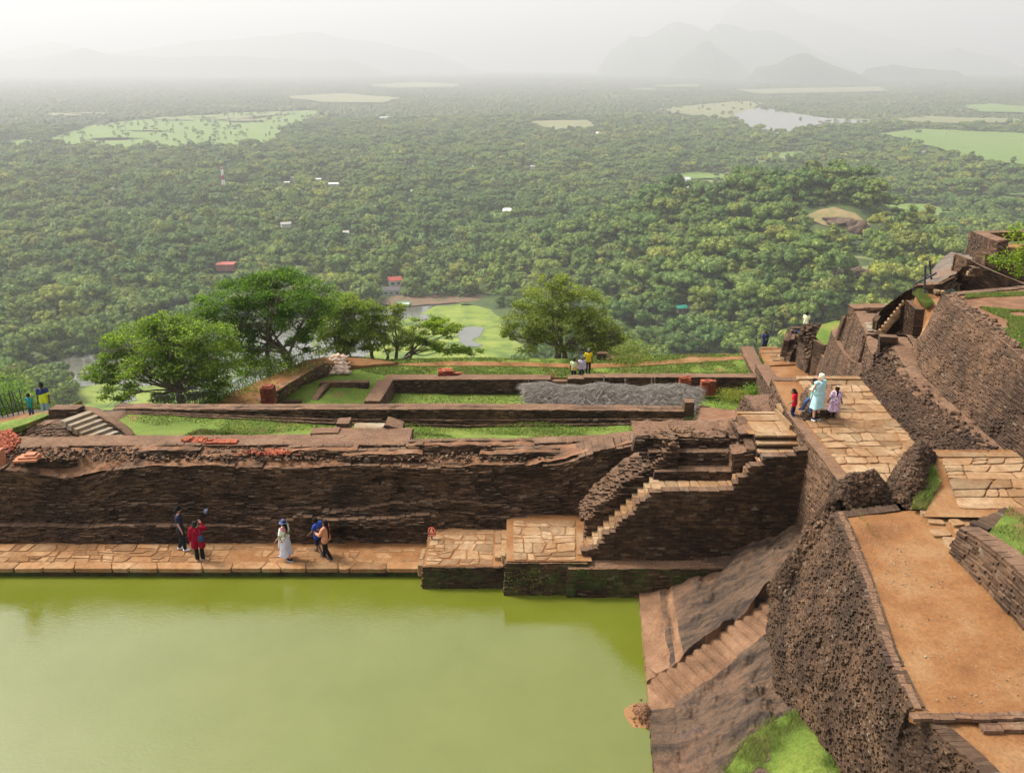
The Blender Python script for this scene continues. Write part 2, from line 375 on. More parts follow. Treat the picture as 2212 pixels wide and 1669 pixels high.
# a wall given by the line of its top edge: brick face dropping from it, brick-topped strip behind it
def wall(name, label, top, out, drop, width=.5, batter=.1, mats=('mid', 'bricktop'), ch=.08, bw=.28, rough=.03, rag=0.0, relief=None, seed=0, jit=.006, tilt=0.0, back=True, cat='wall', group=None, backdrop=None, build=True, mb=None, miss=.01, endcaps=True, topamp=.03):
    T = np.asarray(top, float); o2 = np.array([out[0], out[1], 0.0]); o2 /= np.linalg.norm(o2)
    dr = np.asarray(drop, float) if hasattr(drop, '__len__') else np.full(len(T), drop)
    B = T + o2 * (dr * batter)[:, None]; B[:, 2] -= dr
    own = mb is None; mb = mb or MB()
    bricks(mb, B, T, out, ch, bw, rough, relief=relief, rag=rag, seed=seed, jit=jit, tilt=tilt, miss=miss)
    if width > 0:
        I = T - o2 * width; Lm = plen(T); n = max(2, int(Lm / .15)); nw = max(3, int(width / .12))
        s = np.linspace(0, 1, n); a = resample(T, s) + o2 * .015; b = resample(I, s); u = np.linspace(0, 1, nw)
        g = a[:, None] * (1 - u)[None, :, None] + b[:, None] * u[None, :, None]
        g[..., 2] += topamp * fbm(g[..., 0], g[..., 1], 2.2, 4, seed) + .014 - rag * .45 * float(np.mean(dr))
        g[0:, 0, 2] -= .012
        idx = (np.arange(n - 1)[:, None] * nw + np.arange(nw - 1)[None]); q = np.stack([idx, idx + nw, idx + nw + 1, idx + 1], -1).reshape(-1, 4)
        mb.add(g.reshape(-1, 3), q, 1)
        # far side and ends, so that the wall is a closed body
        bd = drop if backdrop is None else backdrop
        bd = np.asarray(bd, float) if hasattr(bd, '__len__') else np.full(len(T), bd)
        BI = I.copy(); BI[:, 2] -= bd
        I2 = I.copy(); I2[:, 2] -= .02
        bricks(mb, BI, I2, -o2, ch * 1.3, bw * 1.3, rough, depth=.2, seed=seed + 5, back=False)
        if endcaps:
            for e in (0, -1):
                d = T[e] - T[1 if e == 0 else -2]; ea = np.array([B[e], BI[e]]); eb = np.array([T[e], I2[e]])
                bricks(mb, ea, eb, d, ch, bw, rough, depth=.15, seed=seed + 9, back=False, rag=rag)
    if not own: return None
    ob = mb.build(name, [M[m] for m in mats]); return tag(ob, label, cat, group)
# irregular flagstones filling a four-cornered area (c00, c10, c11, c01)
def flags(mb, q, nu, nv, th=.04, gap=.018, mat=0, seed=0, jit=.10, zj=.012, wild=.35, skip=0.0, fullrow0=False):
    q = [np.asarray(p, float) for p in q]; r = random.Random(seed)
    def P(u, v): return (q[0] * (1 - u) + q[1] * u) * (1 - v) + (q[3] * (1 - u) + q[2] * u) * v
    W_ = (np.linalg.norm(q[1] - q[0]) + np.linalg.norm(q[2] - q[3])) / 2; H_ = (np.linalg.norm(q[3] - q[0]) + np.linalg.norm(q[2] - q[1])) / 2
    rows = [0]
    for i in range(nv): rows.append(rows[-1] + r.uniform(.75, 1.3))
    rows = [v / rows[-1] for v in rows]
    wr = [[(r.random() - .5) * jit * .5 / nv for _ in range(40)] for _ in range(nv + 1)]
    def wob(k, u):
        if k in (0, nv): return rows[k]
        t = u * 30; i = int(min(t, 38)); f = t - i; return rows[k] + (wr[k][i] * (1 - f) + wr[k][i + 1] * f) * 3
    cells = []
    for k in range(nv):
        n = max(1, int(nu * r.uniform(.75, 1.25) * (.7 if (fullrow0 and k == 0) else 1))); e = [0]
        for i in range(n): e.append(e[-1] + r.uniform(.5, 1.6))
        e = [x / e[-1] for x in e]; sl = [(r.random() - .5) * .35 / n for _ in e]; sl[0] = sl[-1] = 0
        for i in range(n):
            u0a, u0b = e[i] - sl[i], e[i] + sl[i]; u1a, u1b = e[i + 1] - sl[i + 1], e[i + 1] + sl[i + 1]
            c = [(u0a, wob(k, u0a)), (u1a, wob(k, u1a)), (u1b, wob(k + 1, u1b)), (u0b, wob(k + 1, u0b))]
            if r.random() < wild and not (fullrow0 and k == 0):
                if r.random() < .5 and (u1a - u0a) * W_ > .5:
                    f = r.uniform(.35, .65); g_ = f + r.uniform(-.15, .15); m0 = (c[0][0] * (1 - f) + c[1][0] * f, c[0][1] * (1 - f) + c[1][1] * f); m1 = (c[3][0] * (1 - g_) + c[2][0] * g_, c[3][1] * (1 - g_) + c[2][1] * g_)
                    cells += [[c[0], m0, m1, c[3]], [m0, c[1], c[2], m1]]; continue
                f = r.uniform(.35, .65); g_ = f + r.uniform(-.15, .15); m0 = (c[0][0] * (1 - f) + c[3][0] * f, c[0][1] * (1 - f) + c[3][1] * f); m1 = (c[1][0] * (1 - g_) + c[2][0] * g_, c[1][1] * (1 - g_) + c[2][1] * g_)
                cells += [[c[0], c[1], m1, m0], [m0, m1, c[2], c[3]]]; continue
            cells.append(c)
    for c in cells:
        if r.random() < skip: continue
        w = [P(*p) for p in c]; cen = sum(w) / 4; out = []
        for i in range(4):
            a, b = w[i], w[(i + 1) % 4]; pr = w[i - 1]
            for t in (.06, .3, .55, .8, .94):
                p = a * (1 - t) + b * t; d = cen - p; L = np.linalg.norm(d); p = p + d / max(L, 1e-6) * min(gap * r.uniform(.6, 1.9) + (.02 if t in (.06, .94) else 0), L * .4); out.append(p)
        dz = r.uniform(-zj, zj); tx, ty = r.uniform(-zj, zj), r.uniform(-zj, zj); m = len(out)
        top = np.array(out); top[:, 2] += th + dz + (top[:, 0] - cen[0]) * tx + (top[:, 1] - cen[1]) * ty
        ins = top + (cen + [0, 0, th + dz] - top) * .03; top[:, 2] -= .007; lo = top.copy(); lo[:, 2] -= th + .05
        vs = np.concatenate([ins, top, lo]); f = [tuple(range(m))]
        f += [(i, m + i, m + (i + 1) % m, (i + 1) % m) for i in range(m)] + [(m + i, 2 * m + i, 2 * m + (i + 1) % m, m + (i + 1) % m) for i in range(m)]
        nz = np.cross(ins[5] - ins[0], ins[10] - ins[0])[2]
        if nz < 0: f = [t[::-1] for t in f]
        mb.add(vs, f, mat)
def rubble(mb, pts, n, s=(.06, .16), mat=0, seed=0, spread=None, squash=.7):
    r = random.Random(seed); out = pts(n) if callable(pts) else pts
    for p in out:
        a = r.uniform(*s); mb.box((p[0], p[1], p[2] + a * .25), (a, a * r.uniform(.5, .9), a * squash * r.uniform(.4, .9)), r.uniform(0, 6.3), mat, r.uniform(.6, .95), r.uniform(-.5, .5), r.uniform(-.5, .5))
def scatter_poly(poly, n, r=rng):
    poly = np.asarray(poly, float); mn = poly[:, :2].min(0); mx = poly[:, :2].max(0); out = np.zeros((0, 2))
    while len(out) < n:
        p = mn + r.random((n * 2, 2)) * (mx - mn); out = np.concatenate([out, p[inpoly(p, poly)]])
    return out[:n]
def idw(poly, p):
    poly = np.asarray(poly, float); d2 = ((p[:, None, :2] - poly[None, :, :2]) ** 2).sum(-1) + 1e-4; w_ = 1 / d2 ** 1.5; return (w_ * poly[None, :, 2]).sum(1) / w_.sum(1)
def blades(mb, pts, h=(.04, .09), wd=.012, mat=0):
    n = len(pts); a = rng.random(n) * 6.28; hh = rng.uniform(h[0], h[1], n); ln = (rng.random((n, 2)) - .5) * hh[:, None] * 1.2
    d = np.stack([np.cos(a), np.sin(a), 0 * a], -1) * wd; tip = pts + np.column_stack([ln, hh])
    vs = np.stack([pts - d, pts + d, tip], 1).reshape(-1, 3); mb.add(vs, np.arange(n * 3).reshape(-1, 3), mat)
# ================================================================ POOL
def water_mat():
    m, n, b = newmat('green_water'); p, g = wpos(n)
    b.inputs['Base Color'].default_value = (.2, .22, .02, 1); b.inputs['Roughness'].default_value = .04; b.inputs['IOR'].default_value = 1.72; b.inputs['Specular IOR Level'].default_value = .5
    n.links.new(ramp(n, noise(n, .35, 4, .6, p), [(.35, (.100, .114, .011)), (.65, (.113, .127, .017))]), b.inputs['Base Color'])
    p2, _ = wpos(n, (1.0, 2.2, 1.0))
    h = math_(n, 'ADD', math_(n, 'MULTIPLY', noise(n, 6.5, 3, .6, p2), ramp(n, noise(n, .22, 3, .6, p), [(.35, (.35, .35, .35)), (.65, (1, 1, 1))])), math_(n, 'MULTIPLY', noise(n, 1.3, 3, .5, p), 1.0)); bump(n, b, h, .13, .05)
    return m
M['water'] = water_mat()
mb = MB(); mb.add([(-45, 4, 0), (9.5, 4, 0), (9.5, 28, 0), (-45, 28, 0)], [(0, 1, 2, 3)]); tag(mb.build('pool_water', M['water']), kind='structure')

# terrace beside the water
mb = MB(); ty0, ty1 = 26.62, 28.35
mb.add([(-45, ty0 + .06, .310), (-3.2, ty0 - .02, .310), (-3.2, ty1 + .4, .310), (-45, ty1 + .5, .310)], [(0, 1, 2, 3)], 1)
mb.add([(-45, ty0 + .1, .30), (-3.2, ty0 + .02, .30), (-3.2, ty0 + .02, -.6), (-45, ty0 + .1, -.6)], [(3, 2, 1, 0)], 2)
flags(mb, [(-43, ty0 + .02, .27), (-3.3, ty0 - .06, .27), (-3.3, ty0 + .40, .27), (-43, ty0 + .50, .27)], 30, 1, th=.10, gap=.012, seed=3, wild=0)
flags(mb, [(-43, ty0 + .52, .29), (-10.5, ty0 + .46, .29), (-10.5, ty1 - .02, .29), (-43, ty1 + .1, .29)], 46, 3, th=.045, gap=.02, seed=4, wild=.6, jit=.3)
flags(mb, [(-10.5, ty0 + .46, .285), (-3.6, ty0 + .42, .285), (-3.6, ty1 - .35, .285), (-10.5, ty1 - .1, .285)], 10, 3, th=.035, gap=.035, seed=9, wild=.5, skip=.18, jit=.3)
tag(mb.build('pool_terrace', [M['stone2'], M['soil'], M['darkmoss']]), kind='structure')

# tall embankment wall behind the terrace
def nz(x, f, o=3, s=0): return fbm(x, 0 * x, f, o, s)
def rel_pool(x, h, s):
    X = x - 45.0            # world X along the wall
    l1 = 1.15 + .12 * nz(X, .35, 3, 1)
    r = np.where(h < l1, .30 + .015 * nz(X, .6), 0)
    # slumped ledges in the middle
    mid = np.exp(-((X + 5.2) / 4.6) ** 2)
    l2 = 1.72 + .35 * nz(X, .5, 4, 4); r += np.where((h < l2) & (h > l1 * .98), .22 * mid + .03, 0)
    l3 = 2.15 + .5 * nz(X, .42, 4, 8); r += np.where((h < l3) & (h > l1 * .98), .20 * mid + .10 * (nz(X, .3, 2, 3) > .05), 0)
    r += .09 * fbm(X, h * 2.0, .55, 4, 6) + .06 * fbm(X, h * 2, 2.0, 3, 2)
    r += .16 * (np.sin(X * 1.3 + h * 1.2) > .3) * np.exp(-((X - 1.6) / 3.4) ** 2) * (h > 1.1)
    r -= .22 * (fbm(X, h * 2, .8, 3, 12) > .34) * mid
    return r
XS = np.array([-45, -30, -22, -19, -16.2, -14.6, -12, -9, -6, -3, 0, 1.8, 3.0, 4.5, 6.3])
ZT = np.array([3.15, 3.1, 3.05, 3.15, 2.75, 3.3, 3.35, 3.25, 3.3, 3.3, 3.35, 3.45, 4.0, 4.3, 4.5])
YT = 29.15 + .1 * np.sin(XS)
top = np.column_stack([XS, YT, ZT]); top[-3:, 1] = 28.9
mb = MB()
Bt = np.column_stack([XS, np.full(len(XS), 28.75), np.full(len(XS), .2)])
bricks(mb, Bt, top, (0, -1), ch=.085, bw=.27, rough=.05, depth=1.1, relief=rel_pool, rag=.05, jit=.012, seed=1, miss=.02)
# ragged top: soil, broken courses and loose brick
ztop = lambda x: np.interp(x, XS, ZT)
strip = [(x, 29.1, ztop(x) - .10) for x in np.linspace(-45, 6.2, 30)] + [(x, 30.5, 3.42 + max(0, (x - 1.5) * .09)) for x in np.linspace(6.2, -45, 30)]
sheet(mb, strip, .22, .13, mat=1, f=1.7, seed=4)
# small stretches of surviving upper courses
for i, (xa, xb, y, z) in enumerate([(-18.9, -16.6, 29.55, 3.3), (-14.2, -12.0, 29.75, 3.62), (-8.6, -5.9, 29.7, 3.6), (-6.4, -3.4, 29.45, 3.55), (-4.0, .8, 29.95, 3.72), (-1.2, 1.8, 29.5, 3.6), (-11.9, -10, 29.6, 3.4)]):
    wall('', '', [(xa, y, z), ((xa + xb) / 2, y - .05, z + .08), (xb, y + .1, z)], (0, -1), .4, width=.5, batter=.1, mb=mb, seed=20 + i, rag=.35, rough=.07, tilt=.04, jit=.015, topamp=.1)
pts = [(rng.uniform(-20, 2), y, 3.38 + rng.normal() * .04) for y in rng.uniform(29.25, 30.4, 1400)]
rubble(mb, pts, 0, (.03, .08), mat=0, seed=5)
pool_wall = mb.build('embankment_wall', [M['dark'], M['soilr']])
tag(pool_wall, 'long dark weathered brick embankment wall rising behind the pool terrace', 'wall')
mb = MB()
pp = np.column_stack([rng.normal(-9.0, .45, 90), rng.normal(29.75, .12, 90), np.full(90, 3.47)]); rubble(mb, pp, 0, (.05, .11), 0, 7)
tag(mb.build('loose_bricks', M['red']), 'scatter of loose reddish bricks on top of the dark embankment wall', 'bricks')

# green weeds caught on the wall ledges
def weed(name, label, c, n, sp, s=.05, mat='leafn', up=.1):
    p = np.array(c) + rng.normal(size=(n, 3)) * np.array(sp); mb = MB(); leaves(mb, p, s); return tag(mb.build(name, M[mat]), label, 'weeds')
def leaves(mb, p, s, mat=0, flatn=.5):
    n = len(p); d = rng.normal(size=(n, 3)); d[:, 2] = np.abs(d[:, 2]) + flatn; d /= np.linalg.norm(d, axis=1)[:, None]
    a = np.cross(d, rng.normal(size=(n, 3))); a /= np.linalg.norm(a, axis=1)[:, None] + 1e-9; b = np.cross(d, a)
    ss = s * rng.uniform(.6, 1.3, n)[:, None]
    vs = np.stack([p - a * ss, p - b * ss * .5 + d * ss * .1, p + a * ss, p + b * ss * .5 + d * ss * .1], 1).reshape(-1, 3); mb.add(vs, np.arange(n * 4).reshape(-1, 4), mat)

# ================================================================ LANDINGS AND STAIRS AT THE POOL END
def block(mb, x0, x1, y0, y1, z0, z1, mat_face=0, seed=0, batter=.06, relief=None, rough=.03, ch=.085, left=True, rag=0):
    bricks(mb, [(x0 - batter * (z1 - z0), y0 - batter * (z1 - z0), z0), (x1, y0 - batter * (z1 - z0), z0)], [(x0, y0, z1), (x1, y0, z1)], (0, -1), ch, .27, rough, seed=seed, mat=mat_face, depth=.3, jit=.008, rag=rag, relief=relief)
    if left: bricks(mb, [(x0 - batter * (z1 - z0), y1, z0), (x0 - batter * (z1 - z0), y0 - batter * (z1 - z0), z0)], [(x0, y1, z1), (x0, y0, z1)], (-1, 0), ch, .27, rough, seed=seed + 1, mat=mat_face, depth=.3, jit=.008)
mb = MB()
block(mb, -3.12, -.30, 25.95, 28.3, -.5, .84, 0, 31)
mb.add([(-3.1, 25.98, .862), (-.3, 25.98, .862), (-.3, 28.9, .862), (-3.1, 28.9, .862)], [(0, 1, 2, 3)], 2)
flags(mb, [(-3.05, 26.03, .82), (-.66, 26.03, .82), (-.66, 28.5, .82), (-3.05, 28.5, .82)], 5, 6, th=.06, gap=.022, mat=1, seed=12, wild=.5, jit=.4)
flags(mb, [(-3.35, 26.1, .4), (-3.05, 26.1, .4), (-3.0, 27.3, .4), (-3.3, 27.3, .4)], 1, 1, th=.38, mat=1, seed=2)
flags(mb, [(-.62, 26.3, .84), (-.38, 26.3, .84), (-.38, 28.2, .84), (-.62, 28.2, .84)], 1, 2, th=.18, mat=1, seed=2)
flags(mb, [(-.40, 26.1, 1.0), (-.05, 26.1, 1.0), (-.05, 27.9, 1.0), (-.40, 27.9, 1.0)], 1, 1, th=.22, mat=1, seed=5)
tag(mb.build('lower_landing', [M['darkmoss'], M['stone'], M['soil']]), 'lower flagstone landing on mossy brick standing in the pool corner', 'landing')
mb = MB()
block(mb, -.22, 2.6, 25.55, 26.2, -.5, 1.26, 0, 33, batter=.05)
block(mb, 1.95, 10.0, 25.42, 26.2, -.5, 1.12, 0, 35, batter=.05, left=True)
mb.add([(-.2, 25.6, 1.305), (2.75, 25.6, 1.305), (2.75, 28.9, 1.305), (-.2, 28.9, 1.305)], [(0, 1, 2, 3)], 2)
mb.add([(2.0, 25.45, 1.12), (10, 25.45, 1.12), (10, 26.3, 1.18), (2.0, 26.3, 1.18)], [(0, 1, 2, 3)], 3)
flags(mb, [(.03, 25.62, 1.24), (2.22, 25.66, 1.24), (2.38, 28.4, 1.24), (.03, 28.4, 1.24)], 4, 5, th=.09, gap=.02, mat=1, seed=21, wild=.6, jit=.25)
flags(mb, [(2.25, 25.95, 1.24), (2.52, 25.95, 1.24), (2.62, 27.6, 1.24), (2.38, 27.6, 1.24)], 1, 1, th=.10, mat=1, seed=7)
flags(mb, [(-.2, 25.75, 1.2), (.0, 25.75, 1.2), (.0, 28.1, 1.2), (-.2, 28.1, 1.2)], 1, 5, th=.05, mat=3, seed=7)
tag(mb.build('upper_landing', [M['darkmoss'], M['stone'], M['soil'], M['bricktop']]), 'upper flagstone landing on dark mossy brick above the green water', 'landing')
pts = np.column_stack([rng.uniform(-.2, 6, 700), np.full(700, 25.38), rng.random(700) ** .7 * 1.1]); keep = fbm(pts[:, 0], pts[:, 2], 1.6, 4, 3) > -.02
mb = MB(); leaves(mb, pts[keep], .028); tag(mb.build('wall_weeds', M['leafn']), 'tiny green weeds growing in the mossy brick just above the water', 'weeds', kind='stuff')
# flight of stone steps
mb = MB(); ns = 12; xs = np.linspace(2.68, 5.0, ns + 1); zs = np.linspace(1.45, 3.82, ns)
for i in range(ns):
    for (ya, yb) in ((26.10, 26.62 + .05 * math.sin(i)), (26.64 + .05 * math.sin(i), 27.25)):
        mb.box(((xs[i] + xs[i + 1]) / 2 + .04, (ya + yb) / 2, zs[i] - .12), ((xs[1] - xs[0]) / 2 + .05, (yb - ya) / 2 - .006, .12), rng.normal() * .015)
tag(mb.build('stone_steps', M['stone']), 'flight of pale stone steps climbing beside the dark inner wall', 'steps')
# high dark wall carrying the flight and the walkway
mb = MB()
prof = [(2.45, 1.5)] + [(xs[i] - .05, zs[i] - .08) for i in range(0, ns)]
pr = []
for i in range(0, ns, 1): pr += [(xs[i] - .08, zs[i] - (.04 if i % 3 else -.08)), (xs[i] + (xs[1] - xs[0]) - .1, zs[i] - (.04 if i % 3 else -.08))]
pr += [(5.05, 3.84), (7.55, 3.86), (7.58, 4.35), (7.95, 4.4), (7.97, 4.75), (8.3, 4.8), (8.32, 5.1), (9.45, 5.15), (9.47, 5.35), (9.95, 5.38)]
pr = [(2.4, 1.55)] + pr
# split the stepped outline into columns so that courses stay level
def stepped(mb, pr, y, z0, ch=.085, seed=0, mat=0, rough=.03, topw=.24, topmat=1, yb=None):
    r = np.random.default_rng(seed); xs_ = [p[0] for p in pr]; zs_ = [p[1] for p in pr]
    rows = int((max(zs_) - z0) / ch)
    for k in range(rows):
        za = z0 + k * ch; n = int((xs_[-1] - xs_[0]) / .27); e = np.linspace(xs_[0], xs_[-1], n + 1) + (k % 2) * .13 + r.normal(size=n + 1) * .02
        for a, b in zip(e[:-1], e[1:]):
            if za + ch * .6 > np.interp((a + b) / 2, xs_, zs_) : continue
            o = r.random() * rough; mb.box(((a + b) / 2, y - o + .15, za + ch / 2), ((b - a) / 2 - .008, .17, ch / 2 - .004), r.normal() * .01, mat)
    s = np.array(pr); 
    for a, b in zip(s[:-1], s[1:]):
        if b[0] - a[0] < .02: continue
        n = max(1, int((b[0] - a[0]) / .3))
        for i in range(n):
            x0 = a[0] + (b[0] - a[0]) * i / n; x1 = a[0] + (b[0] - a[0]) * (i + 1) / n; zz = (a[1] + b[1]) / 2
            mb.box(((x0 + x1) / 2, y + topw / 2 + .0, zz - .05 + r.normal() * .01), ((x1 - x0) / 2 - .006, topw / 2 + .03, .055), r.normal() * .03, mat)
stepped(mb, pr, 25.92, 1.0, seed=5, topw=.26)
mb.add([(2.4, 26.14, .9), (5, 26.14, .9), (9.95, 26.14, .9), (9.95, 26.14, 5.1), (8.2, 26.14, 4.6), (7.6, 26.14, 3.75), (5.05, 26.14, 3.7), (2.5, 26.14, 1.25)], [(0, 1, 6, 7), (1, 2, 3, 4, 5, 6)])
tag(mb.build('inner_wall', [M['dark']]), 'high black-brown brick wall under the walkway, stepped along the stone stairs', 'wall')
# walkway with slabs
mb = MB()
mb.add([(4.9, 26.1, 3.76), (7.95, 26.1, 3.76), (7.95, 26.95, 3.76), (4.9, 26.95, 3.76)], [(0, 1, 2, 3)], 1)
flags(mb, [(4.98, 26.16, 3.76), (7.6, 26.16, 3.76), (7.6, 26.78, 3.76), (4.98, 26.78, 3.76)], 7, 1, th=.05, gap=.012, seed=6, wild=0)
flags(mb, [(7.62, 26.2, 4.1), (7.85, 26.2, 4.1), (7.85, 26.6, 4.1), (7.62, 26.6, 4.1)], 1, 1, th=.05, seed=6, wild=0)
for i, (xa, xb, z) in enumerate([(7.6, 7.95, 4.1), (7.95, 8.35, 4.4)]): mb.box(((xa + xb) / 2, 26.4, z - .15), ((xb - xa) / 2, .3, .15), 0, 0)
# cross landing and three steps going away to the upper landing
mb.add([(8.3, 26.12, 4.74), (9.9, 26.12, 4.74), (9.9, 26.7, 4.74), (8.3, 26.7, 4.74)], [(0, 1, 2, 3)], 1)
flags(mb, [(8.35, 26.15, 4.73), (9.75, 26.15, 4.73), (9.75, 26.6, 4.73), (8.35, 26.6, 4.73)], 3, 1, th=.04, gap=.015, seed=8, wild=0)
ys_, zz = 26.6, 4.78
for i in range(3):
    za = zz + .2 * (i + 1)
    for xa, xb in ((8.40, 9.1), (9.11, 9.85)) if i != 1 else ((8.40, 9.85),): mb.box(((xa + xb) / 2, ys_ + .24 * i + .13, za - .04), ((xb - xa) / 2 - .01, .15, .035), 0, 0)
    mb.box((9.1, ys_ + .24 * i + .24, za - .17), (.72, .2, .11), 0, 2)
mb.add([(8.2, 27.3, 5.33), (9.95, 27.3, 5.33), (9.95, 29.2, 5.33), (8.2, 29.2, 5.33)], [(0, 1, 2, 3)], 1)
flags(mb, [(8.45, 27.35, 5.33), (9.8, 27.35, 5.33), (9.8, 29.0, 5.33), (8.3, 29.0, 5.33)], 2, 2, th=.04, gap=.015, seed=15, wild=0)
flags(mb, [(8.2, 29.0, 5.33), (9.8, 29.0, 5.33), (9.8, 29.2, 5.33), (8.2, 29.2, 5.33)], 1, 1, th=.07, gap=.01, seed=15, wild=0)
mb.box((9.68, 28.3, 5.45), (.05, .75, .11), .06, 0)
tag(mb.build('walkway', [M['stone'], M['soil'], M['dark']]), 'narrow walkway of pale slabs with three steps up to the top landing', 'walkway')

# stepped mass of ruined brick above the walkway
def prof(x, Y0, z0, ys):    # alternate up / back moves through the given picture heights
    out = [(Y0, z0)]; Y, z = Y0, z0
    for i, y in enumerate(ys):
        if i % 2 == 0: z = V(x, y, Y)[2]
        else: Y = G(x, y, z)[1]
        out.append((Y, z))
    return out
pf = prof(1520, 26.85, 3.7, [1018, 1003, 976, 966, 944, 922])
mb = MB()
lv = [(pf[0], pf[1]), (pf[2], pf[3]), (pf[4], pf[5])]
XR = [(4.95, 7.9), (4.8, 8.15), (4.35, 8.25)]
for i, ((Ya, za), (Yb, zb)) in enumerate(lv):
    xa, xb = XR[i]; nxt = lv[i + 1][0][0] if i < 2 else Yb + 1.15
    tp = [(xa, Ya, zb), ((xa + xb) / 2, Ya, zb + .02), (xb, Ya, zb)]
    bb = [(xa - .1, Ya - .04, za - .15), ((xa + xb) / 2, Ya - .04, za - .15), (xb, Ya - .04, za - .15)]
    bricks(mb, bb, tp, (0, -1), .085, .27, [.03, .06, .10][i], seed=40 + i, depth=.3, jit=.01, rag=[0, .04, .12][i], tilt=[0, .02, .05][i])
    s_ = [(xa, Ya + .02, zb), (xb + .05, Ya + .02, zb), (xb + .05, nxt + .1, zb + (.1 if i == 2 else 0)), (xa, nxt + .1, zb + (.1 if i == 2 else 0))]
    sheet(mb, s_, .15, [.02, .05, .10][i], mat=1, f=2.4, seed=50 + i)
    bricks(mb, [(xb, Ya, za - .6), (xb, nxt, za - .6)], [(xb, Ya, zb), (xb, nxt, zb)], (1, 0), .085, .27, .04, seed=45 + i, depth=.25, back=False)
# right-hand shoulder of the mass beside the cross landing
wall('', '', [(7.62, 26.9, 4.85), (8.32, 26.9, 4.95)], (0, -1), 1.3, width=.6, mb=mb, seed=61, rough=.05, rag=.1, topamp=.08)
wall('', '', [(7.95, 27.5, 5.35), (8.38, 27.5, 5.4)], (0, -1), .8, width=1.2, mb=mb, seed=62, rough=.06, rag=.15, topamp=.1)
bricks(mb, [(8.38, 26.9, 4.4), (8.38, 28.6, 4.8)], [(8.36, 26.9, 5.0), (8.36, 28.6, 5.55)], (1, 0), .085, .27, .05, seed=64, depth=.3, rag=.15)
# slanting side buttress dropping towards the stairs
bpx = [(1262, 1120), (1275, 1112), (1290, 1092), (1320, 1068), (1345, 1042), (1385, 1018), (1410, 1003), (1435, 984), (1446, 962), (1460, 955)]
bpr = [tuple(V(x, y, 27.15)[[0, 2]]) for x, y in bpx]; bpr = [(float(np.interp(t, range(len(bpr)), [q[0] for q in bpr])), float(np.interp(t, range(len(bpr)), [q[1] for q in bpr])) + rng.normal() * .05) for t in np.linspace(0, len(bpr) - 1, 40)]
stepped(mb, bpr, 27.12, 1.2, seed=71, topw=.3, rough=.12)
mb.add([(q[0], 27.35, q[1] - .12) for q in bpr] + [(q[0], 28.6, q[1] + .05) for q in bpr], np.array([(i, i + 1, 41 + i, 40 + i) for i in range(39)]), 0)
for q in bpr:
    for k in range(9): mb.box((q[0] + rng.normal() * .05, 27.35 + k * .13, q[1] - .03 + rng.normal() * .035), (.13 * rng.uniform(.6, 1), .07, .04), rng.normal() * .15, 0)
rubble(mb, np.column_stack([rng.uniform(4.6, 8.1, 160), rng.uniform(pf[4][0] + .05, pf[4][0] + 1.1, 160), np.full(160, pf[5][1])]), 0, (.03, .09), 0, 17)
ruin_mass = tag(mb.build('ruined_brick_mass', [M['dark'], M['bricktop']]), 'stepped ruined brick mass with two dark ledges above the slab walkway', 'ruin')
# pale upright slab and red scrap on top
mb = MB(); a = V(1412, 935, 28.5); b = V(1431, 964, 28.5); mb.box(((a[0] + b[0]) / 2, 28.5, (a[2] + b[2]) / 2 - .03), ((b[0] - a[0]) / 2, .09, (a[2] - b[2]) / 2 + .05), .05, 0, 1, -.5)
tag(mb.build('concrete_slab', flat('pale_concrete', (.42, .41, .38), nz=.2, scale=30)), 'pale grey concrete slab leaning in a gap of the brick wall top', 'slab')

# ================================================================ PAVED TERRACE, RIGHT
PT = [G(1806, 1062, 5.5), G(1986, 990, 5.5), G(1884, 838, 5.9), G(1748, 838, 5.9)]
PT[0] = np.array([9.95, 22.1, 5.5]); PT[3] = np.array([11.0, 31.35, 5.9]); PT[1] = np.array([13.2, 22.1, 5.5]); PT[2] = np.array([13.5, 31.35, 5.9])
PT0b = np.array([9.95, 28.2, 5.72])
mb = MB()
sheet(mb, [PT[0] + [-.1, 0, -.02], PT[1] + [.6, 0, -.02], PT[2] + [.6, 0, -.02], PT[3] + [-.9, 0, -.02], PT0b + [-.1, 0, -.01]], .3, .004, mat=1)
flags(mb, [PT[0] + [.30, 0, -.05], PT[1] + [0, 0, -.05], np.array([13.35, 28.2, 5.69]), np.array([10.2, 28.2, 5.69])], 6, 11, th=.07, gap=.016, seed=77, wild=.45, jit=.25)
flags(mb, [np.array([10.9, 28.25, 5.69]), np.array([13.35, 28.25, 5.69]), PT[2] + [0, -.3, -.03], PT[3] + [.0, -.3, -.03]], 4.5, 5, th=.07, gap=.016, seed=78, wild=.35, jit=.2)
flags(mb, [PT[3] + [.0, -.28, -.02], PT[2] + [0, -.28, -.02], PT[2] + [0, .05, -.02], PT[3] + [0, .05, -.02]], 2, 1, th=.10, gap=.01, seed=79, wild=0)
bricks(mb, [PT[3] + [-.9, .1, -8], PT[2] + [.6, .1, -8]], [PT[3] + [-.9, .1, 0], PT[2] + [.6, .1, 0]], (0, 1), .16, .5, .03, mat=2, seed=4)
bricks(mb, [(9.8, 28.2, 1.5), (10.1, 31.4, 1.5)], [(9.8, 28.2, 5.68), (10.1, 31.4, 5.86)], (-1, 0), .09, .27, .04, mat=2, seed=44)
tag(mb.build('paved_terrace', [M['stone'], M['soil'], M['mid']]), kind='structure')
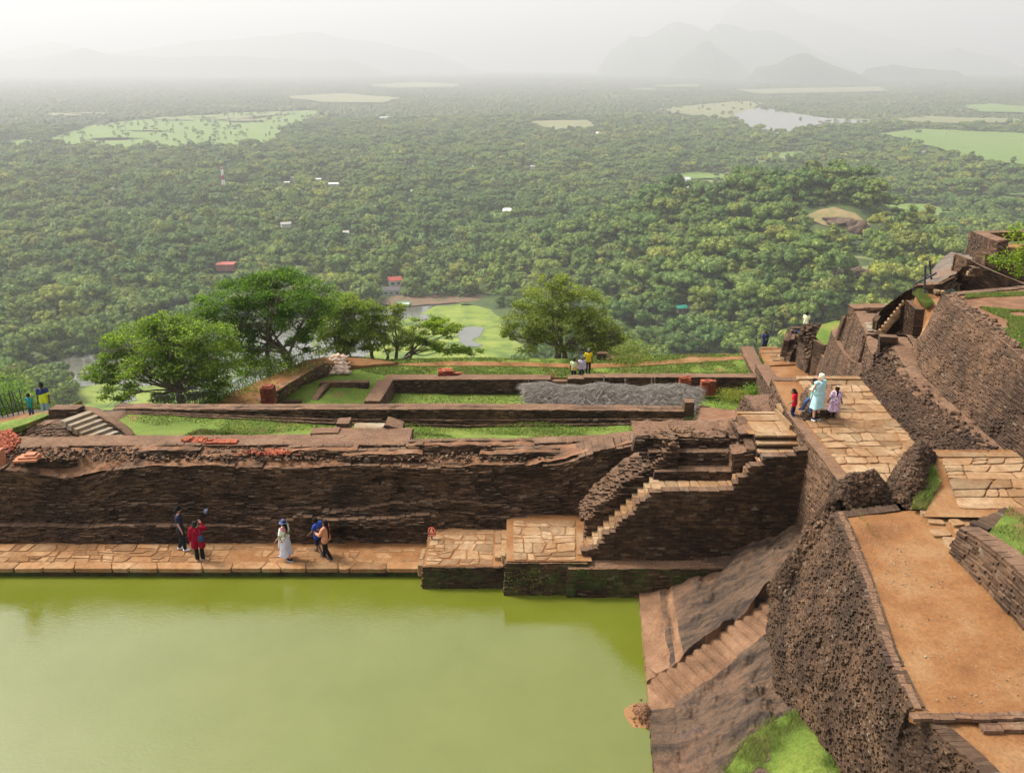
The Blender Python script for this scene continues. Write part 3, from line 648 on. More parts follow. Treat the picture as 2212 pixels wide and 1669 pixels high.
# its left wall, dropping to the rock, with a brick parapet strip
TL = [(9.80, 28.45, 5.72), (9.82, 26.5, 5.66), (9.85, 24.3, 5.6), (9.9, 22.4, 5.52), (9.98, 20.9, 5.4)]
wall('retaining_wall', 'tall brown brick retaining wall along the pool side of the paved terrace', TL, (-1, 0), [3.6, 3.6, 3.6, 3.8, 4.0], width=.34, batter=.03, mats=('mid', 'bricktop'), rough=.035, seed=81, cat='wall')
# dark gap, low step and brick cheek where the children come down
mb = MB()
mb.box((9.95, 29.1, 5.55), (.18, .35, .06), .05, 0); mb.box((10.3, 29.5, 5.66), (.2, .25, .06), .05, 0)
tag(mb.build('threshold_steps', [M['stone']]), 'two low stone steps where the red-shirted child walks down', 'steps')

# ================================================================ ROCK SLOPE WITH CARVED STEPS
def edge_x(y): return np.interp(y, [10, 17.8, 21, 25.5, 27], [3.45, 3.72, 4.02, 4.42, 4.5])
A_ = np.array([4.35, 20.35]); B_ = np.array([8.1, 22.1]); dA = (B_ - A_) / np.linalg.norm(B_ - A_); LA = np.linalg.norm(B_ - A_)
def rock_z(x, y):
    e = edge_x(y); d = x - e
    z = np.where(d < .75, .16 + .02 * d, .175 + (d - .75) * .48)
    n = fbm(x * 1.0 - y * .35, y * 1.2 + x * .4, .55, 5, 9); rid = 1 - np.abs(fbm(x * .8 - y * .9, x * .5 + y * .3, .9, 4, 21)) * 2
    z = z + np.clip(d, 0, 2) * (.24 * n + .12 * rid) + .05 * np.clip(d, 0, 1) * np.abs(fbm(x * .5 + y * .9, x * 1.6 - y * .4, 1.6, 4, 31)) + .015 * fbm(x, y, 4, 3, 2)
    # shallow channel parallel to the pool edge
    z = z - .09 * np.exp(-((d - 1.0) / .10) ** 2) * (y > 20.6)
    # carved stairs
    a = (x - A_[0]) * dA[0] + (y - A_[1]) * dA[1]; b = -(x - A_[0]) * dA[1] + (y - A_[1]) * dA[0]
    top = .62 + .05 * np.sin(a * 5); bot = -.58
    base = .06 + a * .40
    k = np.floor(a / .30); fr = (a / .30) % 1; st = .14 + k * .30 * .40 - .02 * fr - .13 * np.exp(-(fr / .16) ** 2) - .03 * np.exp(-((1 - fr) / .05) ** 2) + .02 * fbm(x, y, 2.5, 3, 4)
    ins = (b < top) & (b > bot) & (a > -.2) & (a < LA + .5)
    z = np.where(ins & (d > -.02), np.minimum(st, z + .6), z)
    shelf = (b >= top) & (b < top + .9) & (a > .3); z = z + np.where(shelf, .34 * np.exp(-((b - top) / .5)), 0) * np.clip(d, 0, 1)
    # rougher eroded foot south of the stairs
    low = np.clip((bot - b) / 1.0, 0, 1); z = z + low * np.clip(d, 0, 1) * (.22 * fbm(x, y, .9, 5, 14) + .10 * np.abs(fbm(x * 1.6, y, 1.8, 4, 6)))
    z = np.where(d < 0, -.8 + 0 * z, np.maximum(z, .06))
    return z
gx = np.concatenate([np.linspace(-.25, 0, 3), np.linspace(.015, 8.2, 400)]); gy = np.linspace(12, 26.35, 620)
YY, DD = np.meshgrid(gy, gx, indexing='ij'); XX = edge_x(YY) + DD + .03 * fbm(YY, YY * 0, 1.5, 3, 1) * (DD < .3)
ZZ = rock_z(XX, YY); nyy, nxx = XX.shape
idx = np.arange(nyy - 1)[:, None] * nxx + np.arange(nxx - 1)[None]; q = np.stack([idx, idx + 1, idx + nxx + 1, idx + nxx], -1).reshape(-1, 4)
def rock_mat(name='rock', c=None):
    c = c or [(.022, .016, .012), (.052, .034, .023), (.115, .070, .041), (.075, .052, .042)]
    m, n, b = newmat(name); g = N(n, 'NewGeometry'); mp = N(n, 'Mapping'); mp.inputs['Rotation'].default_value = (0, 0, R(-26)); mp.inputs['Scale'].default_value = (.35, 2.6, 1)
    n.links.new(g.outputs['Position'], mp.inputs['Vector']); p2, _ = wpos(n)
    base = ramp(n, noise(n, .9, 8, .72, mp.outputs[0]), [(.3, c[0]), (.45, c[1]), (.56, c[2]), (.68, c[3])])
    base = mixc(n, ramp(n, noise(n, .5, 4, .6, p2), [(.5, (0, 0, 0)), (.68, (.75, .75, .75))]), base, (.19, .10, .055))
    base = mixc(n, 1.0, base, ramp(n, noise(n, 11, 6, .78, p2), [(.3, (.6, .6, .6)), (.7, (1.3, 1.3, 1.3))]), 'MULTIPLY')
    n.links.new(base, b.inputs['Base Color']); bump(n, b, math_(n, 'ADD', noise(n, 5, 9, .75, p2), noise(n, 2.5, 8, .7, mp.outputs[0])), .8, .08); b.inputs['Roughness'].default_value = .75
    return m
M['rock'] = rock_mat()
mb = MB(); mb.add(np.stack([XX, YY, ZZ], -1).reshape(-1, 3), q)
M['carved'] = soil_mat('carved_reddish_rock', (.12, .065, .035), (.20, .108, .058), (.27, .155, .088), 1.1, .8, False)
o = mb.build('rock_slope', [M['rock'], M['carved']], smooth=False)
cen = XX[:-1, :-1].ravel(), YY[:-1, :-1].ravel(); a = (cen[0] - A_[0]) * dA[0] + (cen[1] - A_[1]) * dA[1]; b = -(cen[0] - A_[0]) * dA[1] + (cen[1] - A_[1]) * dA[0]
ins = ((b < .6) & (b > -.58) & (a > -.1)) | ((DD[:-1, :-1].ravel() < .70 + .12 * fbm(cen[1], cen[1], 1.2, 3, 3)) & (cen[1] > 19.6)) | (np.abs(DD[:-1, :-1].ravel() - 1.0) < .12) & (cen[1] > 20.6)
o.data.polygons.foreach_set('material_index', ins.astype(np.int32)); tag(o, kind='structure')
# mound of clay and rubble at the pool edge
mb = MB(); c = G(1380, 1545, 0); th = np.linspace(0, 6.283, 40)[:-1]
vs = [(c[0], c[1], .03)]; rg = [(.42, .015), (.62, -.02)]
for r_, z in rg: vs += [(c[0] + r_ * .8 * math.cos(t) * (1 + .08 * math.sin(3 * t)), c[1] + r_ * math.sin(t) * (1 + .06 * math.sin(5 * t)), z) for t in th]
n = len(th); mb.add(vs, [(0, 1 + i, 1 + (i + 1) % n) for i in range(n)] + [(1 + i, 1 + n + i, 1 + n + (i + 1) % n, 1 + (i + 1) % n) for i in range(n)])
tag(mb.build('clay_ring', M['soil'], smooth=True), kind='structure')
mb = MB(); pts = np.column_stack([rng.normal(0, .13, 260), rng.normal(0, .18, 260)]); zz_ = .34 * np.exp(-((pts[:, 0] / .2) ** 2 + (pts[:, 1] / .28) ** 2))
rubble(mb, np.column_stack([c[0] + .12 + pts[:, 0], c[1] + pts[:, 1], zz_]), 0, (.02, .055), 0, 3); mb.blob((c[0] + .12, c[1], .05), (.22, .3, .2), 4)
tag(mb.build('rubble_heap', M['soilr']), 'small heap of brown rubble in the water at the pool edge', 'heap')
# grass mound at the bottom edge
gp = [(4.5, 15.0), (4.85, 16.0), (5.35, 16.7), (6.0, 17.3), (6.7, 17.65), (7.35, 17.7), (7.7, 17.2), (8.1, 15.5), (8.3, 12), (4.4, 12)]
gz = [(x, y, float(rock_z(np.array([x]), np.array([y]))[0]) + .05) for x, y in gp]
mb = MB()
def mound(x, y, z): return z + .42 * np.exp(-(((x - 6.9) / .9) ** 2 + ((y - 15.6) / 1.5) ** 2))
sheet(mb, gz, .12, .05, f=3, zf=mound, seed=3)
bp = scatter_poly(gz, 90000); bp = bp[fbm(bp[:, 0], bp[:, 1], 2.0, 4, 9) > -.38]; bz = idw(gz, bp); bz = mound(bp[:, 0], bp[:, 1], bz)
blades(mb, np.column_stack([bp, bz]), (.03, .13), .005, 1)
eg = np.array(gz[:7]); ep = np.concatenate([resample(eg, rng.random(5000)) + rng.normal(size=(5000, 3)) * [.12, .12, 0]]); ep[:, 2] = rock_z(ep[:, 0], ep[:, 1]) + .01; blades(mb, ep, (.03, .10), .006, 1)
tag(mb.build('grass_mound', [M['grass'], M['blade']], smooth=False), kind='stuff', label='green grass mound on the rock below the rubble wall', cat='grass')

# ================================================================ DIRT PLATFORM WITH BULGING RUBBLE WALL
ZD = 6.2
te = [(8.56, 20.15), (8.38, 18.85), (8.1, 17.2), (7.78, 15.6), (7.55, 14.53), (7.42, 13.5), (7.36, 12.82)]
TE = [(x, y, ZD) for x, y in te]
be = [(7.98, 22.75, 1.3), (7.38, 20.9, 1.1), (7.3, 19.6, 1.1), (7.3, 18.6, 1.2), (7.45, 17.4, 1.25), (7.6, 16.2, 1.3), (7.7, 14.0, 1.3)]
def rel_r(x, h, s): return .09 * fbm(x, h, 1.5, 4, 3) + .07 * fbm(x, h, 5, 3, 5) + .30 * np.sin(np.clip(s, 0, 1) * 3.14) * np.sin(np.clip(h / 5, 0, 1) * 3.14)
mb = MB()
bricks(mb, be, TE, (-1, .0), .055, .125, .042, depth=.3, relief=rel_r, jit=.012, seed=90, tilt=.025, miss=.03)
bricks(mb, [(10.4, 22.6, 2.0), be[0]], [(10.4, 20.6, ZD), TE[0]], (0, 1), .06, .13, .06, depth=.3, jit=.012, seed=91, tilt=.03)
mb.add([(10.4, 22.3, 1.5), (7.98, 22.55, 1.2), (8.75, 20.15, 6.12), (10.4, 20.5, 6.12), (8.9, 12, 5.6), (8.0, 12, 1.2)], [(0, 1, 2, 3), (1, 5, 4, 2)])
# brick edging along the platform
for i in range(84):
    t = i / 84; p = resample(TE, np.array([t]))[0]; d = resample(TE, np.array([min(1, t + .02)]))[0] - p; an = math.atan2(d[1], d[0])
    mb.box((p[0] + .16 + rng.normal() * .02, p[1], ZD - .03 + rng.normal() * .008), (.065, .12, .035), an + R(90) + rng.normal() * .05, 1)
tag(mb.build('rubble_wall', [M['rub'], M['bricktop']]), 'big bulging rubble brick wall under the red dirt platform', 'wall')
DP = TE + [(7.7, 12.6, ZD), (14, 12.6, ZD), (14, 19.9, ZD + .1), (12.1, 20.35, ZD + .02), (10, 20.35, ZD)]
DP = [(p[0] + (.06 if i < 7 else 0), p[1], p[2] - .03) for i, p in enumerate(DP)]
ground('dirt_platform', DP, M['soil'], .2, .05, skirt=.3)
# brick sill and the lower step at the bottom right
mb = MB()
x = 7.3
while x < 13:
    L = rng.uniform(.28, .42); mb.box((x + L / 2, 12.60 + rng.normal() * .012, ZD - .02), (L / 2 - .004, .085, .035), rng.normal() * .02, 1)
    if x > 8.3: mb.box((x + L / 2 + .1, 12.40 + rng.normal() * .012, ZD - .09), (L / 2 - .004, .10, .04), rng.normal() * .02, 1)
    x += L
le = [(7.42, 12.9, 6.17), (7.7, 12.4, 6.09), (7.95, 11.8, 6.06), (8.1, 11.2, 6.05), (8.25, 10.2, 6.05)]
bricks(mb, [(7.6, 14.0, 1.2), (7.3, 13.2, 1.2), (7.3, 12.2, 1.2), (7.4, 11, 1.2), (7.5, 9.5, 1.2)], le, (-1, 0), .055, .125, .042, depth=.3, relief=rel_r, jit=.012, seed=96, tilt=.025, miss=.03)
tag(mb.build('brick_sill', [M['rub'], M['bricktop']]), 'dark brick sill and rubble face closing the near end of the dirt platform', 'wall')
ground('lower_dirt', [(p[0] + .08, p[1], p[2] - .04) for p in le] + [(14, 10, 6.04), (14, 12.5, 6.06), (8.0, 12.55, 6.06)], M['soil'], .2, .02)
# broken wall remains at the far end of the platform
def heap(name, label, ridge, wd, foot, seed, n=900, mat='rub', s=(.05, .11), cat='ruin'):
    mb = MB(); ridge = np.asarray(ridge, float); r = np.random.default_rng(seed); t = r.random(n); c = resample(ridge, t)
    tg = resample(ridge, np.clip(t + .03, 0, 1)) - resample(ridge, np.clip(t - .03, 0, 1)); nn = np.stack([-tg[:, 1], tg[:, 0], 0 * t], -1); nn /= np.linalg.norm(nn, axis=1)[:, None] + 1e-9
    o = (r.random(n) * 2 - 1); p = c + nn * (o * wd)[:, None]; f = np.abs(o) ** 1.6; p[:, 2] = c[:, 2] * (1 - f) + foot * f + r.normal(size=n) * .02
    rubble(mb, p, 0, s, 0, seed)
    k = 16; m = 9; g = []
    for i in range(k):
        q = resample(ridge, np.array([i / (k - 1)]))[0]; dd = resample(ridge, np.array([min(1, i / (k - 1) + .03)]))[0] - resample(ridge, np.array([max(0, i / (k - 1) - .03)]))[0]; e = np.array([-dd[1], dd[0], 0]); e /= np.linalg.norm(e) + 1e-9
        for j in range(m):
            u = j / (m - 1) * 2 - 1; ff = abs(u) ** 1.6; pz = q + e * u * wd; pz[2] = (q[2] - .02) * (1 - ff) + (foot - .1) * ff + .06 * float(n2(pz[0], pz[1], 4)); g.append(pz)
    ix = np.arange(k - 1)[:, None] * m + np.arange(m - 1)[None]; mb.add(g, np.stack([ix, ix + 1, ix + m + 1, ix + m], -1).reshape(-1, 4), 0)
    return tag(mb.build(name, M[mat]), label, cat)
heap('rubble_mound', 'low mound of broken brick between paved terrace and dirt platform', [(8.85, 20.6, 6.35), (9.15, 21.0, 6.85), (9.9, 21.2, 6.9), (10.35, 21.3, 6.4)], .55, 5.6, 101, 1300, s=(.04, .08))
heap('rubble_mound', 'taller mound of broken brick beside the grass tuft at the terrace corner', [(10.5, 20.75, 6.2), (11.0, 21.3, 6.85), (11.6, 22.4, 7.1), (12.1, 23.1, 6.9), (12.5, 23.5, 6.5)], .62, 5.7, 102, 1500, s=(.04, .08))
heap('rubble_fill', 'steep spill of broken brick between the retaining wall and the big rubble wall', [(8.05, 21.7, 3.6), (8.4, 21.1, 5.6), (8.75, 20.75, 6.1), (9.3, 21.2, 6.2), (9.9, 21.6, 5.9)], .7, 3.0, 103, 2200, s=(.04, .08))
# pebbles and sparse weeds on the trodden earth
mb = MB(); pp = scatter_poly([(7.9, 12.8), (11, 12.8), (11.8, 19.8), (8.8, 19.9)], 700); k = (np.abs(fbm(pp[:, 0], pp[:, 1], .8, 3, 4)) < .25) | (pp[:, 0] > 10.6); rubble(mb, np.column_stack([pp, np.full(len(pp), ZD - .02)])[k], 0, (.006, .022), 0, 41)
tag(mb.build('pebbles', M['greystone']), 'small pebbles scattered over the red dirt platform', 'pebbles', kind='stuff')
mb = MB()
for xx, yy, q, nn_ in ((10.75, 17.0, .9, 500), (10.7, 15, 1.0, 350), (9.2, 19.9, .6, 200), (7.75, 14.6, .5, 150), (8.6, 19.4, .3, 120)):
    pq = np.column_stack([rng.normal(xx, .05, nn_), rng.normal(yy, q, nn_), np.full(nn_, ZD - .03)]); blades(mb, pq, (.03, .08), .006)
tag(mb.build('edge_weeds', M['blade']), 'thin weeds along the edges of the red dirt platform', 'weeds', kind='stuff')
# right-hand paving
RP = [G(2108, 1116, 6.38), G(2230, 1110, 6.38), G(2230, 984, 6.42), G(2018, 990, 6.42)]
RPx = [np.array([11.7, 19.75, 6.36]), np.array([15.5, 19.6, 6.36]), np.array([17, 23.3, 6.42]), np.array([12.6, 23.3, 6.42])]
mb = MB()
sheet(mb, [RPx[0] + [-1.0, 0, -.04], RPx[1] + [0, 0, -.02], RPx[2] + [0, .4, -.02], RPx[3] + [-.25, .4, -.02], np.array([12.0, 21.6, 6.30])], .3, .004, mat=1)
flags(mb, [RPx[0] + [.1, .4, -.06], RPx[1] + [0, .4, -.06], RPx[2] + [0, -.2, -.06], RPx[3] + [.1, -.2, -.06]], 5, 6, th=.07, gap=.02, seed=110, wild=.3, jit=.2)
flags(mb, [RPx[3] + [.05, -.18, -.05], RPx[2] + [0, -.18, -.05], RPx[2] + [0, .15, -.05], RPx[3] + [0.05, .15, -.05]], 3, 1, th=.08, gap=.01, seed=111, wild=0)
tag(mb.build('right_paving', [M['stone'], M['soil']]), kind='structure')
for i, (x, y, a, b, rz) in enumerate([(2000, 1107, .30, .12, .1), (2022, 1127, .42, .13, -.25), (2065, 1130, .35, .16, .2), (2030, 1152, .5, .18, .05), (2074, 1150, .3, .14, .15), (2056, 1176, .36, .30, -.1), (2045, 1112, .14, .1, .9)]):
    p = G(x, y, ZD + .03); mb = MB(); hw, hd = a * .5, b
    flags(mb, [(-hw, -hd, -.05), (hw, -hd * .9, -.05), (hw * .9, hd, -.05), (-hw * .85, hd, -.05)], 1, 1, th=.09, gap=.0, seed=120 + i, wild=0)
    o = mb.build('stepping_stone', M['stone']); o.location = tuple(p); o.rotation_euler = (0, 0, rz)
    tag(o, ['small broken stone nearest the grass tuft', 'long thin stepping stone below the small broken one', 'stepping stone touching the corner of the right-hand paving', 'large oval stepping stone on red dirt', 'narrow stepping stone beside the low brick wall end', 'big square stepping stone at the foot of the brick wall', 'pebble-sized stone chip between the stepping stones'][i], 'stone', 'loose stepping stones in the red dirt')
mb = MB(); tp = [G(2012, 1003, 6.45), G(2032, 1042, 6.4), G(2000, 1100, 6.3), G(1968, 1098, 6.3), G(1985, 1060, 6.35), G(1992, 1010, 6.5)]
bp = scatter_poly(tp, 6000); blades(mb, np.column_stack([bp, idw(tp, bp) - .02]), (.05, .16), .008); tag(mb.build('grass_tuft', M['blade']), 'bright tuft of long grass between rubble mound and right-hand paving', 'grass', kind='stuff')
# low wall with grass top at the right edge
wall('low_brick_wall', 'curved brown brick wall with grassy top at the right edge', [(10.85, 18.2, 6.9), (10.9, 17.6, 7.0), (10.95, 16.8, 7.1), (11.0, 15.2, 7.15), (11.0, 13.5, 7.15), (11.0, 12.0, 7.15)], (-1, 0), .9, width=.45, batter=.25, mats=('mid', 'bricktop'), seed=130, rough=.05, rag=.05, endcaps=True)
mb = MB(); bricks(mb, [(10.7, 18.35, 6.1), (12.6, 19.55, 6.1)], [(10.9, 18.2, 6.9), (12.6, 19.4, 6.85)], (-.4, 1), .09, .22, .06, seed=131, depth=.4, rag=.2); tag(mb.build('low_wall_end', M['rub']), 'rubbly far end of the low brick wall beside the stepping stones', 'wall')
gq = [(11.3, 17.9, 6.85), (12.6, 19.3, 6.85), (15, 19.2, 6.85), (15, 12, 7.0), (11.4, 12, 7.05), (11.4, 16, 7.0)]
mb = MB(); sheet(mb, gq, .2, .06, seed=5); bp = scatter_poly(gq, 26000); bz = idw(gq, bp); k = fbm(bp[:, 0], bp[:, 1], .9, 3, 2) > -.25; blades(mb, np.column_stack([bp, bz])[k], (.03, .09), .008, 1)
tag(mb.build('grass_bank', [M['grass'], M['blade']]), kind='structure')

# ================================================================ MIDDLE WALL AND GREAT WALL
def rel_m(x, h, s): return .07 * fbm(x, h, 1.4, 4, 3) + .05 * fbm(x, h, 4.5, 3, 5)
RID = [G(2128, 985, 6.3), G(2060, 925, 6.3), G(2000, 880, 6.35), G(1950, 835, 6.45), G(1905, 792, 6.55)]
mb = MB()
bs = [np.array([13.0, 22.3, 5.4]), np.array([13.15, 24.3, 5.5]), np.array([13.3, 26.5, 5.6]), np.array([13.42, 29, 5.75]), np.array([13.55, 31.6, 5.9])]
RID[-1] = np.array([14.2, 31.2, 6.5])
bricks(mb, bs, RID, (-1, 0), .045, .10, .06, depth=.35, relief=rel_m, jit=.02, seed=140, tilt=.05, miss=.05)
I = [p + [1.5, 0, .0] for p in RID]
sheet(mb, RID + I[::-1], .15, .10, mat=1, f=2.5, seed=3)
bricks(mb, [np.array([13.55, 31.6, 4]), np.array([15.6, 31.9, 4])], [RID[-1], I[-1]], (0, 1), .1, .25, .06, seed=142)
rubble(mb, [resample(RID, np.array([t]))[0] + [abs(rng.normal()) * .3, 0, .03] for t in rng.random(260)], 0, (.03, .09), 0, 6)
tag(mb.build('middle_wall', [M['rub'], M['bricktop']]), 'sloping rubble brick wall along the right side of the paved terrace', 'wall')
ZP = 9.0
mb = MB()
tops = [np.array([15.45, 20.5, 9.0]), G(2212, 775, ZP), G(2150, 722, ZP), G(2100, 683, ZP), G(2065, 655, ZP), G(2037, 633, ZP)]
bots = [np.array([15.1, 20.5, 6.2]), np.array([15.05, 24.0, 6.25]), np.array([15.15, 27.0, 6.35]), np.array([15.3, 29.8, 6.5]), G(1968, 760, 6.95), G(1998, 716, 7.5)]
def rel_g(x, h, s): return (.10 * fbm(x, h, 1.1, 4, 3) + .05 * fbm(x, h, 4, 3, 5)) * np.clip(1.25 - h / 2.4, .15, 1)
bricks(mb, bots, tops, (-1, .1), .068, .26, .028, depth=.5, relief=rel_g, jit=.006, seed=150, tilt=.012, miss=.01)
# far face round the corner
bricks(mb, [bots[-1], np.array([18.5, 34.6, 7.0])], [tops[-1], np.array([20.5, 33.6, 9.0])], (-.2, 1), .09, .25, .04, seed=151, depth=.4)
rubble(mb, [resample(tops, np.array([t]))[0] + [abs(rng.normal()) * .2 + .05, 0, -.02] for t in rng.random(300)], 0, (.04, .10), 0, 8)
tag(mb.build('great_wall', [M['mid']]), 'huge sloping brown brick wall filling the right side of the picture', 'wall')
pl = [p + [.05, 0, -.04] for p in tops] + [np.array([21, 33.9, 8.96]), np.array([26, 33.5, 8.96]), np.array([26, 20, 8.96])]
ground('plateau_soil', pl, M['soilr'], .3, .05)
pg = [G(2115, 660, 9.03), G(2212, 668, 9.03), G(2240, 668, 9.03), G(2240, 770, 9.03), G(2212, 755, 9.03), G(2165, 712, 9.03), G(2180, 690, 9.03)]
mb = MB(); bp = scatter_poly(pg, 22000); k = fbm(bp[:, 0], bp[:, 1], 1.0, 4, 6) > -.05; bp = bp[k]; blades(mb, np.column_stack([bp, np.full(len(bp), 8.97)]), (.03, .09), .016)
pg2 = [G(2085, 633, 9.03), G(2225, 627, 9.03), G(2225, 636, 9.03), G(2085, 641, 9.03)]
bp = scatter_poly(pg2, 5000); blades(mb, np.column_stack([bp, np.full(len(bp), 8.97)]), (.03, .09), .016)
tag(mb.build('plateau_grass', M['blade']), 'sparse grass growing on the red plateau above the great wall', 'grass', kind='stuff')
# ================================================================ FIRST LAWN
def l1z(x, y, z): return z + .10 * fbm(x, y, .35, 3, 8) * np.clip((34.5 - y) / 2, 0, 1)
LW = [(-30, 30.4, 3.0), (-12, 30.55, 3.15), (-3.5, 30.8, 3.2), (2, 31.0, 3.12), (6.3, 31.2, 3.2), (8.0, 33.5, 2.5), (8.1, 35.95, 2.08)] + [tuple(G(x, y, z) + [0, .12, .02]) for x, y, z in ((1478, 918, 2.1), (1300, 921, 2.0), (1000, 925, 2.0), (700, 918, 2.0), (420, 902, 1.9), (245, 893, 1.75))] + [(-22, 36.8, 1.9), (-30, 36.5, 1.9)]
ground('lawn', LW, M['grass'], .45, .05, zf=l1z)
def lz(x, y): return float(idw(LW, np.array([[x, y]]))[0])
mb = MB(); bp = scatter_poly(LW, 70000); bz = l1z(bp[:, 0], bp[:, 1], idw(LW, bp)); blades(mb, np.column_stack([bp, bz]), (.03, .08), .018)
for cx, cy, n, s in ((-11.6, 31.9, 1500, .4), (-7.3, 32.3, 1800, .45), (-12.8, 32.6, 900, .5), (-9.6, 32.8, 900, .4)):
    p = np.column_stack([rng.normal(cx, s, n), rng.normal(cy, s * .45, n)]); z = l1z(p[:, 0], p[:, 1], idw(LW, p)) + .18 * np.exp(-((p[:, 0] - cx) ** 2 + (p[:, 1] - cy) ** 2) / s ** 2) - .03; blades(mb, np.column_stack([p, z]), (.06, .2), .02)
tag(mb.build('lawn_grass', M['blade']), 'short blades and taller tufts of grass on the near lawn', 'grass', kind='stuff')
# brick strip along the lawn, with its low drop towards the wall
mb = MB()
segs = [(-45, -17.2, 3.34, 3.42), (-17.2, -13.6, 3.4, 3.46), (-13.6, -10.2, 3.42, 3.5), (-10.2, -7.4, 3.44, 3.5)]
for i, (xa, xb, za, zb) in enumerate(segs):
    y = 30.35 + .07 * (i % 2); wall('', '', [(xa, y, zb), ((xa + xb) / 2, y, zb + .01), (xb, y, zb)], (0, -1), .22, width=.95, mb=mb, seed=160 + i, rough=.03, topamp=.04, backdrop=.5)
wall('', '', [(-3.9, 30.6, 3.42), (0, 30.6, 3.44), (3.0, 30.65, 3.56), (5.6, 30.7, 3.8)], (0, -1), .2, width=.5, mb=mb, seed=170, rough=.06, rag=.1, topamp=.07, backdrop=.8)
tag(mb.build('brick_kerb', [M['dark'], M['bricktop']]), 'long flat brick strip running between the embankment wall and the lawn', 'kerb')
# porch of brick with two stubs and a pale threshold slab
mb = MB()
c0 = [(-7.9, 30.3, 3.55), (-5.9, 30.25, 3.57), (-4.0, 30.3, 3.55)]
wall('', '', c0, (0, -1), .35, width=1.6, mb=mb, seed=180, rough=.04, topamp=.04)
wall('', '', [(-8.0, 31.3, 3.6), (-6.9, 31.3, 3.62)], (0, -1), .3, width=.5, mb=mb, seed=181, rough=.03)
wall('', '', [(-7.1, 32.0, 3.72), (-6.6, 32.0, 3.72)], (0, -1), .3, width=.6, mb=mb, seed=182, rough=.04, rag=.1)
wall('', '', [(-5.1, 31.85, 3.78), (-4.45, 31.85, 3.55)], (0, -1), .4, width=.8, mb=mb, seed=183, rough=.05, rag=.2)
wall('', '', [(-8.1, 30.15, 3.42), (-7.5, 30.15, 3.42)], (0, -1), .3, width=.5, mb=mb, seed=184)
flags(mb, [(-6.4, 31.8, 3.5), (-5.2, 31.8, 3.5), (-5.15, 32.4, 3.5), (-6.45, 32.4, 3.5)], 1, 1, th=.08, mat=2, seed=3)
tag(mb.build('porch', [M['dark'], M['bricktop'], M['greystone']]), 'low brick porch with two stubby piers and a pale threshold slab', 'porch')
# ================================================================ OLD STAIR AT THE LEFT
sp = np.array([-17.9, 34.7]); sd_ = np.array([-.72, .0])
mb = MB()
st0 = G(258, 958, 3.0); st1 = G(170, 900, 3.85)
nst = 8; u = np.array([st0[0] - st1[0], st0[1] - st1[1]]); u /= np.linalg.norm(u)
for i in range(nst):
    t = i / (nst - 1); x = st0[0] * (1 - t) + (st1[0]) * t; y = st0[1] * (1 - t) + st1[1] * t; z = 3.08 + (3.88 - 3.08) * t
    mb.box((x - .05, y - .05, z - .1), (.16, .62, .12), R(-32) + rng.normal() * .02)
tag(mb.build('stair_flight', M['greystone']), 'flight of worn grey stone steps at the left of the lawn', 'steps')
mb = MB()
tp = [G(112, 884, 3.9), G(190, 884, 3.85), G(225, 903, 3.75), G(255, 922, 3.5), G(276, 940, 3.25), G(277, 950, 3.1)]
wall('', '', tp, (-.6, -1), [1.0, .9, .9, .9, .7, .5], width=.30, mb=mb, seed=190, rough=.04, topamp=.03, batter=.02, backdrop=[1.2, 1.2, 1.2, 1, .8, .6])
wall('', '', [G(104, 884, 4.0) , G(165, 884, 3.98)], (-.2, -1), .5, width=.5, mb=mb, seed=191, rough=.03)
tag(mb.build('stair_parapet', [M['dark'], M['mid']]), 'curved brick parapet descending on the far side of the grey steps', 'parapet')
mb = MB()
tp = [G(28, 965, 3.2), G(45, 940, 3.4), G(75, 922, 3.7), G(110, 918, 3.85), G(150, 920, 3.85), G(165, 935, 3.65), G(178, 948, 3.4), G(200, 952, 3.3), G(222, 945, 3.45), G(240, 936, 3.55), G(246, 942, 3.5)]
bt = np.array(tp); bt[:, 1] = 32.2 - .35 * np.sin(np.linspace(0, 3.14, len(tp))); bt[:, 2] = 2.9; tp = np.array(tp); tp[:, 1] = bt[:, 1] + .25
tp2 = []
for (x, y), yy in zip([(28, 965), (45, 935), (75, 918), (110, 915), (150, 918), (165, 935), (178, 950), (200, 954), (222, 945), (235, 934), (246, 936)], tp[:, 1]): tp2.append(V(x, y, yy))
bt2 = [V(x, 971, 31.6 - .3 * math.sin(i / 10 * 3.14)) for i, x in enumerate([25, 45, 75, 105, 140, 160, 178, 200, 222, 235, 246])]
for b in bt2: b[2] = 3.3
bricks(mb, bt2, tp2, (0, -1), .085, .25, .10, depth=.6, seed=195, jit=.02, tilt=.05, rag=.06, relief=lambda x, h, s: .12 * fbm(x, h, 1.2, 3, 1))
I = [p + [0, .7, -.15] for p in tp2]; sheet(mb, tp2 + I[::-1], .15, .08, mat=1, seed=6)
bricks(mb, [bt2[-1], bt2[-1] + [0, .9, 0]], [tp2[-1], tp2[-1] + [0, .9, -.1]], (1, 0), .085, .25, .06, seed=196)
rubble(mb, np.column_stack([rng.uniform(-19.0, -17.4, 140), rng.uniform(32.6, 33.2, 140), np.full(140, 3.35)]), 0, (.03, .09), 0, 8)
tag(mb.build('stair_ruin', [M['dark'], M['soilr']]), 'crumbling dark brick ruin in front of the grey steps', 'ruin')
